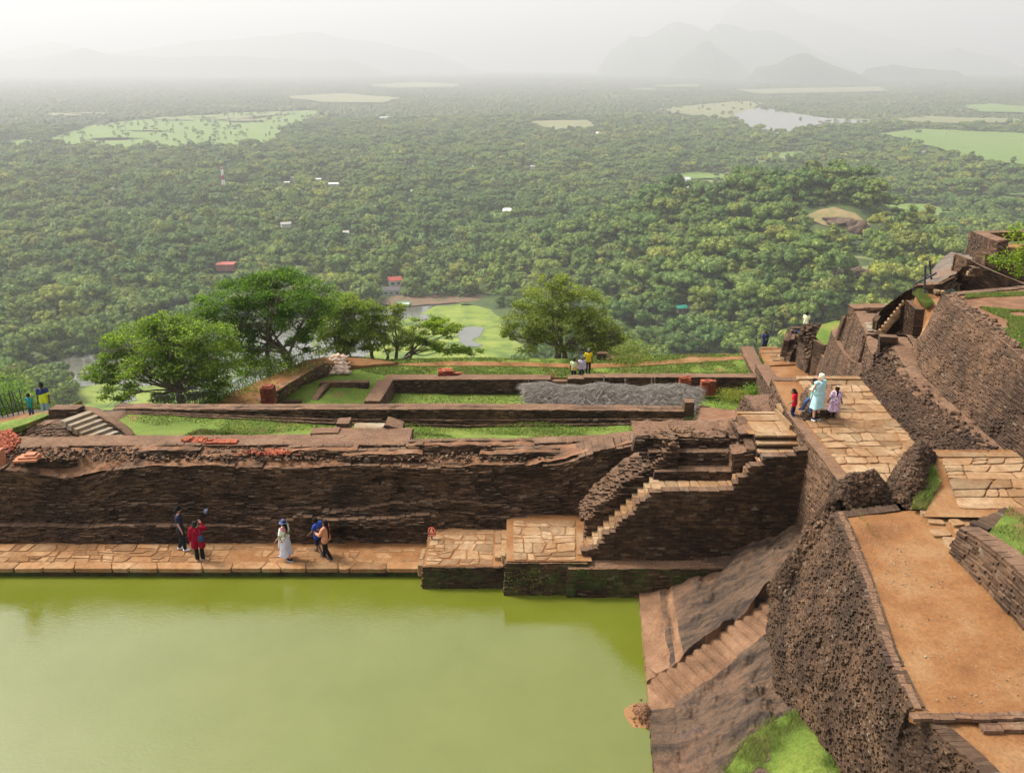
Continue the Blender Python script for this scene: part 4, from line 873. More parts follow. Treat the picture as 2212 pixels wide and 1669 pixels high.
# raised ground at the left with the red path
ground('left_bank', [(-45, 30.9, 3.3), (-21.5, 31.0, 3.3), (-19.6, 32.9, 3.55), (-18.6, 34.6, 3.7)] + [tuple(G(*p)) for p in ((118, 889, 2.6), (60, 894, 2.4), (0, 906, 2.4), (-150, 915, 2.4))] + [(-45, 36, 2.6)], M['grass'], .4, .05, skirt=2.5)
rp = [G(-30, 950, 3.1), G(20, 926, 2.85), G(72, 914, 2.75), G(115, 903, 2.85), G(118, 890, 2.66), G(60, 895, 2.46), G(10, 906, 2.46), G(-40, 912, 2.5)]
def lift(x, y, z): return z + .02
ground('red_path', [p + [0, 0, .05] for p in rp], M['soil'], .3, .03)
mb = MB(); p = scatter_poly([G(-10, 985, 3.4)[:2], G(-10, 935, 3.4)[:2], G(25, 930, 3.4)[:2], G(45, 955, 3.4)[:2], G(20, 980, 3.4)[:2]], 380)
rubble(mb, np.column_stack([p, np.full(len(p), 3.45)]), 0, (.03, .08), 0, 4); tag(mb.build('brick_rubble', M['red']), 'spill of broken red brick at the left edge of the picture', 'rubble')
mb = MB()
c = G(60, 993, 3.4)
for i, (w_, d_, z) in enumerate([(.42, .26, 0), (.33, .20, .07), (.18, .14, .14)]): mb.box((c[0] + .05 * i, c[1] + .05 * i, 3.45 + z), (w_, d_, .036), .1)
c = G(-2, 1003, 3.3); mb.box((c[0], c[1], 3.6), (.18, .2, .3), 0)
tag(mb.build('terracotta_blocks', flat('terracotta', (.36, .145, .07), nz=.25)), 'small stepped pile of bright terracotta blocks at the left', 'blocks')
# orange brick pile on the lawn
def brick_pile(name, label, c, nx, ny, nzz, rz=0, slump=0, mat='red', sz=(.115, .055, .032), group=None, seed=0):
    mb = MB(); r = np.random.default_rng(seed); t = thing(name, label, 'bricks', c, rz, group)
    for k in range(nzz):
        for i in range(nx):
            for j in range(ny):
                if slump and r.random() < slump * k / nzz: continue
                x = (i - nx / 2 + .5) * sz[0] * 2.1; y = (j - ny / 2 + .5) * sz[1] * 2.15
                mb.box((x + r.normal() * .008, y + r.normal() * .006, sz[2] + k * sz[2] * 2.06), sz, r.normal() * .05)
    o = mb.build('bricks', M[mat], t); return t, o
PILE = 'stacks of new red bricks'
c = G(422, 956, 3.45); mb = MB(); pts = np.column_stack([rng.normal(0, .28, 80), rng.normal(0, .12, 80), rng.uniform(0, .14, 80)]); rubble(mb, pts + c, 0, (.06, .12), 0, 14, squash=.5)
tag(mb.build('brick_heap', M['red']), 'tumbled heap of orange bricks on the near lawn', 'bricks', PILE)
c = G(480, 958, 3.47); brick_pile('brick_stack', 'low orange brick rows right of the tumbled heap on the near lawn', c, 5, 3, 2, .02, .3, group=PILE, seed=5)

# ================================================================ TERRACED WALL
mb = MB()
bl = [(245, 893), (420, 902), (700, 918), (1000, 925), (1300, 921), (1478, 918)]
BL = [G(x, y, l) for (x, y), l in zip(bl, [1.75, 1.9, 2.0, 2.0, 2.0, 2.1])]
def up_back(P, ys, dy):     # one riser and its ledge
    T = [V(p[3], y, p[1]) for p, y in zip(P, ys)]; return T
cur = [np.append(b, x) for b, (x, y) in zip(BL, bl)]
steps_y = [([891, 898, 912, 918, 915, 913], .10), ([889, 894, 905, 907, 905, 905], .12), ([885, 884, 884, 883, 886, 888], 0)]
for i, (ys, back) in enumerate(steps_y):
    B = [c[:3] for c in cur]; T = [V(c[3], y, c[1] + .02) for c, y in zip(cur, ys)]
    for t, b in zip(T, B): t[2] = max(t[2], b[2] + .05)
    bricks(mb, B, T, (0, -1), .08, .28, .04, seed=200 + i, depth=.45, jit=.01, relief=(lambda x, h, s: .03 * fbm(x, h, .8, 3, 5) - .10 * ((np.abs(h - .18) < .05) & (((x / .42) % 1) < .5) & (s < .45))) if i == 2 else None)
    cur = [np.append(t + [0, back, 0], c[3]) for t, c in zip(T, cur)]
TT = [c[:3] for c in cur]
I = [t + [0, .62, .02] for t in TT]; sheet(mb, TT + I[::-1], .25, .05, mat=1, seed=7)
bricks(mb, [p - [0, 0, 5] for p in I], I, (0, 1), .16, .5, .03, seed=207)
bricks(mb, [BL[0], BL[0] + [0, .9, 0]], [TT[0], I[0]], (-1, 0), .08, .28, .03, seed=208)
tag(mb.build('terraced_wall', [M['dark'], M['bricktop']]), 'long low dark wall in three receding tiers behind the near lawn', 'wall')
mb = MB(); p = G(1488, 912, 2.6); mb.box((8.0, 36.2, 2.7), (.22, .25, .35)); tag(mb.build('stone_post', M['mid']), 'short square brick post at the right end of the tiered wall', 'post')
# ================================================================ LOWER COURT
ZL, ZF = -2.2, -3.0
OL = [G(430, 872, -2.6), G(640, 872, -2.4), G(1640, 882, ZL), G(1660, 812, ZL), G(1640, 762, ZL), G(1480, 764, ZL), G(1200, 777, ZL), G(1000, 771, ZL), G(830, 776, ZL), G(740, 770, ZL), G(690, 782, ZL), G(560, 830, ZL - .1)]
OLx = [(-19, 44, -3.1), (-12, 46.0, -3.1), (16, 46.0, -3.1), (17.2, 48, -3.1)]
court = [(-17, 46.2, -3.06), (19, 46.2, -3.06), (19, 53.0, -3.06), (-15, 53.0, -3.06)]
ground('court_lawn', court, M['grass'], .6, .05)
back = [(-8.2, 53.6, ZL), (17.6, 53.8, ZL), G(1655, 790, ZL), G(1640, 764, ZL), G(1500, 764, ZL), G(1300, 772, ZL), G(1200, 776, ZL), G(1050, 772, ZL), G(900, 774, ZL), G(830, 776, ZL), G(770, 770, ZL), G(720, 768, ZL + .15), G(700, 785, ZL)]
back = [np.array(p, float) for p in back]
ground('upper_lawn', back, M['grass'], .5, .10, skirt=2.5)
# slope on the left of the court joining both lawns
ground('lawn_slope', [(-8.1, 53.7, ZL), G(700, 786, ZL), G(640, 828, -2.3), G(540, 872, -2.7), (-12, 47, -3.0), (-8.5, 47, -3.04), (-8.3, 51, -3.0)], M['grass'], .4, .06, zf=lambda x, y, z: z + .04)
pp = [G(x, y, ZL + .05) for x, y in [(700, 793), (760, 784), (900, 790), (1100, 790), (1280, 795), (1400, 789), (1560, 778), (1640, 775), (1640, 768), (1500, 772), (1400, 780), (1270, 786), (1100, 782), (960, 780), (860, 786), (770, 775), (710, 772)]]
ground('dirt_track', pp, M['soil'], .4, .06)
mb = MB()
for poly, n in ((back, 45000), (court, 26000)):
    bp = scatter_poly(poly, n); bz = idw(poly, bp); blades(mb, np.column_stack([bp, bz]), (.03, .10), .03)
tag(mb.build('court_grass', M['blade']), 'short grass growing over the lower court and its upper lawn', 'grass', kind='stuff')
mb = MB()
def yb(x): return 52.6
bt_ = lambda xa, xb, z=ZL: [(xa, 52.9, z), ((xa + xb) / 2, 52.9, z + .02), (xb, 52.9, z)]
xw = [V(x, 815, 52.9)[0] for x in (830, 1190, 1227, 1262, 1640)]
wall('', '', bt_(xw[0], xw[1], -2.1), (0, -1), .9, width=.9, mb=mb, seed=210, rough=.03, topamp=.03, batter=.04)
wall('', '', [(V(950, 815, 52.7)[0], 52.72, -2.02), (xw[1] - .02, 52.72, -2.02)], (0, -1), .9, width=.6, mb=mb, seed=213, rough=.03)
wall('', '', bt_(xw[2], xw[3], -2.05), (0, -1), .9, width=.7, mb=mb, seed=211)
wall('', '', bt_(xw[3], xw[4], -1.95), (0, -1), 1.0, width=.7, mb=mb, seed=212, rough=.03, batter=.04)
for i in range(3): mb.box(((xw[1] + xw[2]) / 2, 52.85 + i * .28, -2.95 + i * .25), ((xw[2] - xw[1]) / 2 - .02, .2, .12), 0, 1)
tag(mb.build('court_wall', [M['dark'], M['bricktop']]), 'long low brick wall with a stepped gap behind the lower court', 'wall')
# diagonal strip and pit wall at the left of the court
mb = MB()
dz = -2.1
wall('', '', [G(820, 866, dz), G(848, 820, dz)], (1, 0), .9, width=.95, mb=mb, seed=220, rough=.03, batter=.15, topamp=.04)
wall('', '', [G(690, 827, dz), G(740, 826, dz), G(795, 826, dz)], (0, -1), .95, width=.4, mb=mb, seed=221, rough=.03, batter=.05)
wall('', '', [G(676, 862, -2.6), G(686, 845, -2.3), G(700, 828, dz)], (-1, 0), .7, width=.35, mb=mb, seed=222, rough=.05, batter=.5)
wall('', '', [G(610, 868, -2.55), G(650, 866, -2.5)], (0, -1), .4, width=.3, mb=mb, seed=224)
tag(mb.build('pit_walls', [M['mid'], M['bricktop']]), 'brick walls of a small sunken pit with a brick strip beside it', 'wall')
# path on the diagonal wall
za = -1.35
TPR = [G(560, 868, za), G(620, 830, za), G(700, 784, za)]
mb = MB()
bricks(mb, [G(600, 870, -2.5), G(660, 832, -2.4), G(742, 800, -2.2)], TPR, (1, -.4), .085, .28, .04, seed=230, depth=.4, jit=.01)
Lf = [G(440, 874, za), G(560, 822, za), G(660, 778, za), G(700, 772, za)]
rgt = [p.copy() for p in TPR]
sheet(mb, [rgt[0] + [0, -.6, 0]] + rgt + Lf[::-1], .35, .05, mat=1, seed=3)
tag(mb.build('ramp_wall', [M['mid'], M['soil']]), 'diagonal brick wall carrying the orange dirt path up to the sandbags', 'wall')
# end of the red path by the sandbags
ground('sandbag_track', [G(700, 784, -1.4), G(660, 778, -1.4), G(700, 771, -1.4), G(770, 772, -1.7), G(860, 782, -2.0), G(780, 790, -2.0)], M['soil'], .4, .08, skirt=1)
mb = MB(); bag_mat = flat('sack_cloth', (.58, .42, .31), nz=.25, scale=10)
def sandbag():
    t = thing('sandbag', '', 'sandbag'); mb = MB(); mb.blob((0, 0, .13), (.30, .19, .15), 3, .3, nu=16, nv=10); o = mb.build('sack', bag_mat, t, smooth=True)
    mb = MB(); mb.caps((.26, 0, .17), .05, (.38, .02, .22), .075); mb.build('tied_neck', bag_mat, t, smooth=True); return t
sb = sandbag(); base = G(718, 808, ZL); k = 0
for row in range(5):
    for i in range(7 - row):
        p = base + [-.75 + i * .28 + row * .17, row * .32, row * .17 + .02]; o = sb if k == 0 else copy_tree(sb); k += 1
        o.location = tuple(p + rng.normal(size=3) * .03); o.rotation_euler = (rng.normal() * .25 + .25, rng.normal() * .2, R(rng.uniform(-60, 60))); o.scale = (1, 1, rng.uniform(.9, 1.15))
        tag(o, 'pale tied sandbag in the heap at the bend of the red path', 'sandbag', 'sandbags heaped beside the red path')
# pillar of new brick
mb = MB(); c = V(582, 873, 45.2); t = thing('brick_pillar', 'freestanding orange pillar of new brick on the lower lawn', 'pillar', c)
for k in range(14):
    for i in range(3):
        for j in range(3):
            if 0 < i < 2 and 0 < j < 2: continue
            mb.box(((i - 1) * .235, (j - 1) * .235, .04 + k * .078), (.113, .113, .034), 0)
mb.box((0, 0, .1), (.3, .3, .98)); mb.build('shaft', M['red'], t); mb = MB(); mb.box((0, 0, 1.13), (.24, .24, .035)); mb.build('cap', M['red'], t)
for (x, y, z, nx, ny, nk, rz, lab, sl) in [(962, 812, ZL, 4, 6, 7, .1, 'stack of red bricks standing on the lawn above the court wall', .3), (1478, 834, ZF, 3, 4, 13, 0, 'tall red brick stack nearer the court wall, left of two behind the thatch', .4), (1528, 846, ZF, 4, 4, 15, .05, 'tall red brick stack behind the right end of the thatch', .2)]:
    brick_pile('brick_stack', lab, (V(x, y + 6, 52.1) if z == ZF else G(x, y, z)), nx, ny, nk, rz, sl, group=PILE, seed=int(x))
brick_pile('brick_stack', 'long sagging row of red bricks leaning on the stack above the court wall', G(980, 812, ZL), 5, 4, 4, .1, .5, group=PILE, seed=66)
mb = MB(); pts = np.column_stack([rng.normal(0, .9, 130), rng.normal(0, .22, 130), np.zeros(130)]) + G(1585, 832, ZF); rubble(mb, pts, 0, (.05, .12), 0, 9); tag(mb.build('brick_rubble', M['red']), 'scattered dull red brick rubble right of the tall stacks', 'rubble')
# bushy weeds in the court corner and a shrub mound on the upper lawn
weed('weed_patch', 'yellowish weeds in the corner of the lower court', G(1590, 852, ZF + .25), 2600, (.55, .5, .12), .06, 'leafo')
weed('weed_patch', 'dark green weeds against the wall in the court corner', G(1625, 845, ZF + .35), 1800, (.3, .5, .2), .06, 'leafn')
weed('low_bush', 'low rounded green bush on the bank behind the three workmen', G(1355, 776, ZL + .15), 3500, (.75, .5, .16), .06, 'leafo')
mb = MB(); c = G(1300, 775, ZL); mb.box(c + [0, 0, .25], (.35, .25, .22)); tag(mb.build('brick_stub', M['dark']), 'small dark brick stub at the lawn edge left of the low bush', 'ruin')
mb = MB(); c = G(1340, 775, ZL); mb.box(c + [.2, 0, .1], (1.2, .5, .08)); tag(mb.build('flat_brick_slab', M['bricktop']), 'flat reddish brick slab beside the low bush', 'ruin')
# thatch of dry palm fronds on a sloping frame
tq = [G(1133, 866, -2.95), G(1508, 886, -2.95), G(1510, 836, -2.0), G(1128, 832, -2.0)]
tq[0] = np.array(V(1136, 868, 47.9)); tq[1] = np.array(V(1507, 889, 46.9)); tq[2] = V(1512, 836, 49.9); tq[3] = V(1130, 832, 50.2)
def TP(u, v, sag=True):
    p = (tq[0] * (1 - u) + tq[1] * u) * (1 - v) + (tq[3] * (1 - u) + tq[2] * u) * v
    p = p.copy(); p[2] += .22 * math.sin(v * 2.6) + .10 * math.sin(u * 17) * v + .05 * math.sin(u * 41 + v * 3); return p
t = thing('palm_thatch', 'long sagging screen of dry grey palm fronds in the lower court', 'thatch', tuple(TP(.5, .5)))
inv = np.array(TP(.5, .5))
mb = MB(); nfr = 120
for i in range(15000):
    u = rng.random(); v = rng.random() ** .9 * 1.0; p = TP(u, v) - inv; a = rng.choice([-1, 1]) * rng.uniform(.2, 1.2) + (math.pi if False else 0)
    L = rng.uniform(.3, .8); d = np.array([math.sin(a), -math.cos(a) * .75, -.28 + rng.normal() * .22]); d /= np.linalg.norm(d); sd2 = np.cross(d, [0, 0, 1]); sd2 /= np.linalg.norm(sd2); w_ = rng.uniform(.008, .018)
    q_ = p + [0, 0, rng.uniform(-.02, .09)]; mid = q_ + d * L * .55 + [0, 0, .03]; end = q_ + d * L
    mb.add([q_ - sd2 * w_, q_ + sd2 * w_, mid + sd2 * w_ * .8, mid - sd2 * w_ * .8, end], [(0, 1, 2, 3), (3, 2, 4)])
m_, n_, b_ = newmat('dry_frond'); g_ = N(n_, 'NewGeometry'); n_.links.new(ramp(n_, g_.outputs['Random Per Island'], [(0, (.04, .033, .026)), (.4, (.12, .10, .082)), (.8, (.21, .185, .155)), (1, (.33, .30, .26))]), b_.inputs['Base Color']); M['frond'] = m_
mb.build('fronds', M['frond'], t)
mb = MB(); g = [TP(i / 60, j / 8) - inv - [0, 0, .06] for i in range(61) for j in range(9)]; ix = np.arange(60)[:, None] * 9 + np.arange(8)[None]; mb.add(g, np.stack([ix, ix + 9, ix + 10, ix + 1], -1).reshape(-1, 4)); mb.build('mat_layer', flat('old_frond_mat', (.04, .033, .027), nz=.5, scale=14), t)
for (x, yt, yb_, dx) in [(1141, 818, 836, -4), (1305, 812, 850, 0), (1408, 815, 850, 0), (1417, 815, 850, 6), (1352, 818, 850, 2)]:
    a = V(x - dx / 2, yt, 50.4) - inv; b = V(x + dx / 2, yb_ + 30, 50.4) - inv; mb = MB(); mb.tube([tuple(b), tuple(a)], .05, 6); mb.build('pole', M['wood'], t)

# ================================================================ RIGHT SIDE, TOWARDS THE WAY DOWN
ZQ = -2.3
mb = MB()
wall('', '', [G(1632, 812, -1.9), G(1612, 775, -1.9), G(1600, 748, -1.9)], (-1, 0), 1.4, width=.9, mb=mb, seed=240, batter=.1)
wall('', '', [G(1676, 860, -1.2), G(1652, 820, -1.3), G(1633, 787, -1.4)], (-1, 0), 2.4, width=.85, mb=mb, seed=241, batter=.06)
tag(mb.build('path_parapet', [M['mid'], M['bricktop']]), 'low brick parapet between the lower court and the orange path', 'wall')
ground('orange_path', [(19.5, 36, -1.6), (26, 36, -1.6), G(1850, 781, ZQ), G(1760, 780, ZQ), G(1655, 790, ZQ), (16.7, 48, -1.8), (16.0, 42, -1.6)], M['soil'], .5, .04, skirt=1.5)
lp = [G(1650, 790, ZQ + .12), G(1765, 783, ZQ + .12), G(1765, 750, ZQ + .1), G(1640, 752, ZQ + .1)]
mb = MB(); sheet(mb, lp, .4, .03, mat=1, skirt=1.5)
q0 = [G(1668, 781, ZQ + .1), G(1722, 779, ZQ + .1), G(1712, 766, ZQ + .1), G(1660, 768, ZQ + .1)]; flags(mb, q0, 3, 3, th=.06, gap=.03, seed=4)
flags(mb, [G(1700, 788, ZQ), G(1752, 785, ZQ), G(1752, 782, ZQ), G(1700, 784, ZQ)], 2, 1, th=.16, seed=4); flags(mb, [G(1645, 765, ZQ + .05), G(1690, 765, ZQ + .05), G(1690, 762, ZQ + .05), G(1645, 762, ZQ + .05)], 1, 1, th=.12, seed=5); flags(mb, [G(1642, 755, ZQ + .05), G(1682, 755, ZQ + .05), G(1682, 752.5, ZQ + .05), G(1642, 752.5, ZQ + .05)], 1, 1, th=.14, seed=5)
tag(mb.build('stair_head', [M['stone'], M['soil']]), kind='structure')
mb = MB()
wall('', '', [G(1700, 760, -1.5), G(1712, 742, -1.0), G(1728, 729, -.5)], (-1, -.2), 1.0, width=.3, mb=mb, seed=250, rough=.08, rag=.1)
wall('', '', [G(1694, 735, -.7), G(1700, 715, -.4), G(1712, 708, -.2), G(1735, 708, -.2)], (-1, -.3), 1.2, width=.8, mb=mb, seed=251, rough=.05)
for i, (x, y) in enumerate([(1702, 755), (1706, 749), (1711, 743), (1716, 738)]): a = G(x, y, -1.9 + i * .3); mb.box(a + [.2, .1, -.1], (.45, .2, .1), -.3, 2)
wall('', '', [G(1748, 778, -1.3), G(1738, 755, -.9), G(1727, 733, -.6)], (-1, -.2), 1.6, width=.5, mb=mb, seed=252, rough=.05, batter=.15)
rid = [resample([G(1765, 776, -1.2), G(1757, 745, -.6), G(1748, 718, .1), G(1760, 706, .4)], np.array([t]))[0] + rng.normal(size=3) * [.35, .3, .08] for t in rng.random(700)]
rubble(mb, rid, 0, (.07, .2), 0, 12, squash=.4)
tag(mb.build('small_ruin', [M['rub'], M['bricktop'], M['stone']]), 'small heap of ruined brick with a few steps where the seated visitor rests', 'ruin')
wall('grass_bank_wall', 'brown brick edge holding the small green slope behind the seated visitor', [G(1760, 735, .3), G(1782, 747, .15), G(1806, 737, .35)], (-.3, -1), 3, width=.2, seed=255)
ground('grass_slope', [G(1762, 728, .4), G(1775, 700, .5), G(1805, 693, .6), G(1830, 694, .6), G(1805, 735, .4), G(1782, 745, .2)], M['grass'], .4, .05, skirt=0)
# curved walls
mb = MB()
wall('', '', [G(1850, 860, 1.3), G(1827, 838, 1.0), G(1800, 806, .3), G(1782, 780, -.3), G(1765, 750, -.7)], (-1, 0), [3.4, 3.2, 2.4, 1.9, 1.4], width=.5, mb=mb, seed=260, batter=.12, rough=.03)
wall('', '', [G(1905, 830, 4.4), G(1890, 817, 4.2), G(1868, 795, 3.9), G(1850, 783, 3.5), G(1840, 778, 3.2), G(1824, 765, 2.9), G(1808, 740, 2.4), G(1798, 720, 2.1), G(1797, 712, 2.0)], (-1, -.1), [4.5, 4.5, 4.2, 3.8, 3.6, 3.3, 3.0, 2.6, 2.4], width=.6, mb=mb, seed=261, batter=.16, rough=.03)
tag(mb.build('curved_walls', [M['mid'], M['bricktop']]), 'two curving brown brick walls with pale tops beyond the paved terrace', 'wall')
mb = MB()
# tower block C
tc = [G(1872, 722, 5.0), G(1862, 700, 5.0), G(1850, 677, 4.9)]
wall('', '', tc, (-1, 0), [5, 5, 4.5], width=1.6, mb=mb, seed=270, batter=.14, rough=.03, endcaps=True)
wall('', '', [G(1852, 677, 4.8), G(1838, 668, 4.2), G(1822, 690, 3.6), G(1812, 706, 3.0)], (-1, -.2), [3.5, 3.2, 2.8, 2.4], width=.6, mb=mb, seed=271, batter=.2)
wall('', '', [G(1845, 666, 4.7), G(1920, 663, 4.9)], (0, -1), 1.0, width=.8, mb=mb, seed=272)
flags(mb, [G(1873, 716, 5.06), G(1902, 718, 5.06), G(1897, 698, 5.06), G(1867, 698, 5.06)], 2, 6, th=.06, gap=.012, mat=2, seed=4, wild=0)
bricks(mb, [G(1873, 722, 5.0) - [0, 0, 3.0], G(1903, 724, 5.0) - [0, 0, 3.0]], [G(1873, 720, 5.0), G(1903, 722, 5.0)], (0, -1), .1, .3, .05, seed=273)
# lower block in front, its dark slot and inner steps
wall('', '', [G(1905, 755, 5.0), G(1872, 738, 4.9)], (-.4, -1), 4, width=1.2, mb=mb, seed=274, batter=.1)
wall('', '', [G(1896, 790, 5.2), G(1872, 740, 4.9)], (-1, 0), 4, width=.5, mb=mb, seed=275, batter=.1)
for i in range(7): a = G(1918, 764 - i * 5.5, 5.4 + i * .2); mb.box(a, (.35, .2, .12), -.2, 0)
wall('', '', [G(1960, 790, 6.3), G(1945, 768, 6.4), G(1935, 745, 6.5), G(1925, 730, 6.5), G(1905, 728, 6.3)], (-1, -.5), 2.5, width=1.2, mb=mb, seed=276, batter=.25, rough=.10, rag=.12, tilt=.05)
tag(mb.build('bastion', [M['mid'], M['bricktop'], M['greystone']]), 'brick bastion with a weathered grey landing at the foot of the white steps', 'ruin')
mb = MB(); nw_ = 9
for i in range(nw_):
    t = i / (nw_ - 1); x = 1907 + (1958 - 1907) * t; y = 716 + (655 - 716) * t; a = G(x, y, 5.3 + 1.9 * t); mb.box(a, (.20, .16, .09), -.5)
tag(mb.build('white_steps', M['stone']), 'steep narrow flight of pale steps climbing beside the dark sloping parapet', 'steps')
mb = MB()
wall('', '', [G(1897, 692, 5.6), G(1915, 668, 6.1), G(1945, 645, 6.9), G(1970, 628, 7.5), G(1985, 622, 7.8)], (1, -.7), [1.1, 1.1, 1.1, 1.0, .8], width=.2, mb=mb, seed=280, rough=.07, rag=.08, tilt=.05)
wall('', '', [G(1913, 730, 5.3), G(1931, 707, 5.9), G(1951, 680, 6.6), G(1972, 647, 7.4), G(1996, 668, 7.6)], (-.2, -1), [1.2, 1.6, 2.2, 2.4, 2.2], width=.12, mb=mb, seed=281, batter=.2, rough=.05)
tag(mb.build('sloping_parapet', [M['dark'], M['mid']]), 'dark ragged parapet and brick cheek sloping up on both sides of the pale steps', 'wall')
def zed(x, y, z): return z
hp = [G(2004, 740, 7.0), G(2030, 690, 7.6), G(2040, 630, 7.9), G(2015, 618, 7.95), G(1985, 624, 7.9), G(1975, 645, 7.75), G(1998, 668, 7.6), G(2002, 690, 7.4), G(1985, 730, 7.0)]
ground('high_path', hp, M['soil'], .25, .03, skirt=2)
mb = MB(); tp = [G(1985, 625, 7.98), G(1972, 634, 7.85), G(1985, 652, 7.8), G(2000, 664, 7.75), G(2018, 655, 7.85), G(2000, 630, 7.98)]
bp = scatter_poly(tp, 9000); blades(mb, np.column_stack([bp, idw(tp, bp) - .02]), (.04, .12), .014); tag(mb.build('grass_patch', M['blade']), 'bright green grass patch on the narrow high path by the iron poles', 'grass', kind='stuff')
mb = MB(); flags(mb, [G(2018, 632, 8.0), G(2040, 634, 8.0), G(2042, 620, 8.0), G(2008, 620, 8.0)], 2, 3, th=.07, seed=6); tag(mb.build('threshold_slabs', M['stone']), 'pale stone slabs at the top of the high path', 'slab')
for x, y0, y1, dx, lab in ((1997, 632, 573, -2, 'shorter straight iron pole on the high path'), (2013, 618, 563, 5, 'taller leaning iron pole right of the straight one')):
    a = G(x, y0, 8.0); b = V(x - dx, y1, a[1]); t = thing('iron_pole', lab, 'pole', a, 0, 'iron poles on the high path'); mb = MB(); mb.tube([(0, 0, 0), tuple(b - a)], .045, 8); mb.build('shaft', M['metal'], t); mb = MB(); mb.tube([(0, 0, 0), (0, 0, .08)], .09, 8); mb.build('foot', M['metal'], t)
# upper ruins at the right edge
mb = MB()
K = lambda x, y, z: G(x, y, z)
wall('', '', [G(1978, 618, 8.1), G(2035, 612, 8.35), G(2060, 598, 8.7), G(2090, 590, 9.0), G(2100, 576, 9.4)], (-.2, -1), .45, width=.3, mb=mb, seed=290, rough=.05)
tag(mb.build('upper_kerb', [M['dark'], M['bricktop']]), 'low dark stepped kerb rising from the poles to the smooth rock slab', 'wall')
mb = MB(); a = G(1978, 612, 8.2); b = G(2022, 590, 8.9); mb.tube([tuple(a), tuple(b)], .05, 6); a2 = a + [0, 0, -.5]; mb.tube([tuple(a2), tuple(a)], .04, 6)
tag(mb.build('handrail', M['metal']), 'slanting iron handrail at the cliff edge behind the poles', 'railing')
mb = MB()
A0, A1, A2, A3 = G(1995, 615, 8.15), G(2098, 585, 8.9), V(2098, 554, 39.0), V(2062, 546, 44.0); A4 = V(2030, 572, 42)
n = 30; g = []
for i in range(n):
    for j in range(n):
        u, v = i / (n - 1), j / (n - 1); p = (A0 * (1 - u) + A1 * u) * (1 - v) + (A3 * (1 - u) + A2 * u) * v; p = p + np.array([0, 0, .45 * math.sin(v * 3.1) * (1 - u * .5) + .06 * float(n2(u * 6, v * 6))]); g.append(p)
ix = np.arange(n - 1)[:, None] * n + np.arange(n - 1)[None]; mb.add(g, np.stack([ix, ix + n, ix + n + 1, ix + 1], -1).reshape(-1, 4))
M['rock2'] = rock_mat('smooth_grey_rock', [(.06, .047, .036), (.11, .088, .068), (.17, .135, .10), (.14, .12, .105)])
tag(mb.build('rock_slab', M['rock2'], smooth=True), 'smooth streaked grey rock slab below the upper brick terrace', 'rock')
mb = MB()
# front wall above the plateau
wall('', '', [V(2090, 560, 36.5), V(2120, 575, 36.3), V(2160, 592, 36.1), V(2212, 614, 35.9), V(2290, 640, 35.6)], (0, -1), [1.4, 1.6, 1.7, 1.8, 2.0], width=1.2, mb=mb, seed=300, batter=.2, rough=.03, topamp=.04)
wall('', '', [V(2130, 548, 38.4), V(2180, 568, 38.2), V(2290, 610, 38)], (0, -1), 1.6, width=.8, mb=mb, seed=303, batter=.2)
# upper square terrace
wall('', '', [V(2155, 520, 42.0), V(2130, 512, 43.0), V(2100, 500, 47.0)], (-1, -.35), [2.8, 2.8, 3.0], width=.7, mb=mb, seed=301, batter=.15, rough=.03)
wall('', '', [V(2155, 523, 41.6), V(2195, 542, 41.4), V(2290, 580, 41)], (0, -1), 2.2, width=.8, mb=mb, seed=302, batter=.2)
wall('', '', [V(2103, 505, 47.5), V(2160, 502, 47.5), V(2290, 500, 47.5)], (0, -1), .5, width=.5, mb=mb, seed=304, batter=0)
tag(mb.build('upper_terrace_walls', [M['mid'], M['bricktop']]), 'tiered brown brick walls of the highest terrace at the right edge', 'wall')
ground('upper_terrace_soil', [V(2160, 524, 42.0) - [0, 0, .25], V(2290, 524, 42) - [0, 0, .25], V(2290, 505, 47.4) - [0, 0, .6], V(2108, 505, 47.3) - [0, 0, .5]], M['soil'], .5, .03, skirt=1)
mb = MB(); 
for i in range(8): a = G(2070 + i * 5, 612 - i * 4.5, 8.4 + i * .17); mb.box(a + [.1, .1, -.05], (.14, .14, .08), -.3, int(i % 3 == 2))
tag(mb.build('corner_steps', [M['rub'], M['stone']]), 'short broken brick steps rising below the front wall of the upper terrace', 'steps')

# red ledge and stump blocks between mass and path
mb = MB()
q = [G(1502, 925, 4.2), G(1650, 925, 4.3), G(1600, 884, 4.0), G(1515, 880, 3.9)]
sheet(mb, q, .2, .06, mat=1, skirt=2.5)
bricks(mb, [G(1497, 930, 2.4), G(1512, 880, 2.0)], [G(1502, 922, 4.15), G(1515, 880, 3.9)], (-1, 0), .09, .27, .07, seed=310, rag=.1)
tag(mb.build('red_ledge', [M['rub'], M['soilr']]), 'red earth ledge with old brick flush in its surface', 'ledge')
mb = MB()
wall('', '', [G(1640, 915, 4.6), G(1625, 880, 4.8), G(1608, 855, 4.7)], (-1, -.2), [1.0, 1.4, 1.2], width=1.45, mb=mb, seed=311, rough=.09, batter=.35, tilt=.05, jit=.015, topamp=.06, backdrop=1)
bricks(mb, [G(1628, 922, 4.2), G(1712, 922, 4.5)], [G(1645, 905, 4.6), G(1690, 900, 4.7)], (0, -1), .09, .2, .12, seed=312, rag=.4, tilt=.06)
tag(mb.build('brick_stump', [M['rub'], M['bricktop']]), 'broad broken brick stump with a flat tan top, left of the children', 'ruin')
mb = MB()
wall('', '', [G(1752, 890, 6.0), G(1748, 860, 6.1), G(1745, 836, 6.1)], (-1, -.25), [1.3, 1.2, .8], width=.95, mb=mb, seed=313, rough=.05, batter=.75, topamp=.04, backdrop=.6)
tag(mb.build('brick_cheek', [M['rub'], M['bricktop']]), 'sloped brick cheek block standing right behind the red-shirted child', 'ruin')

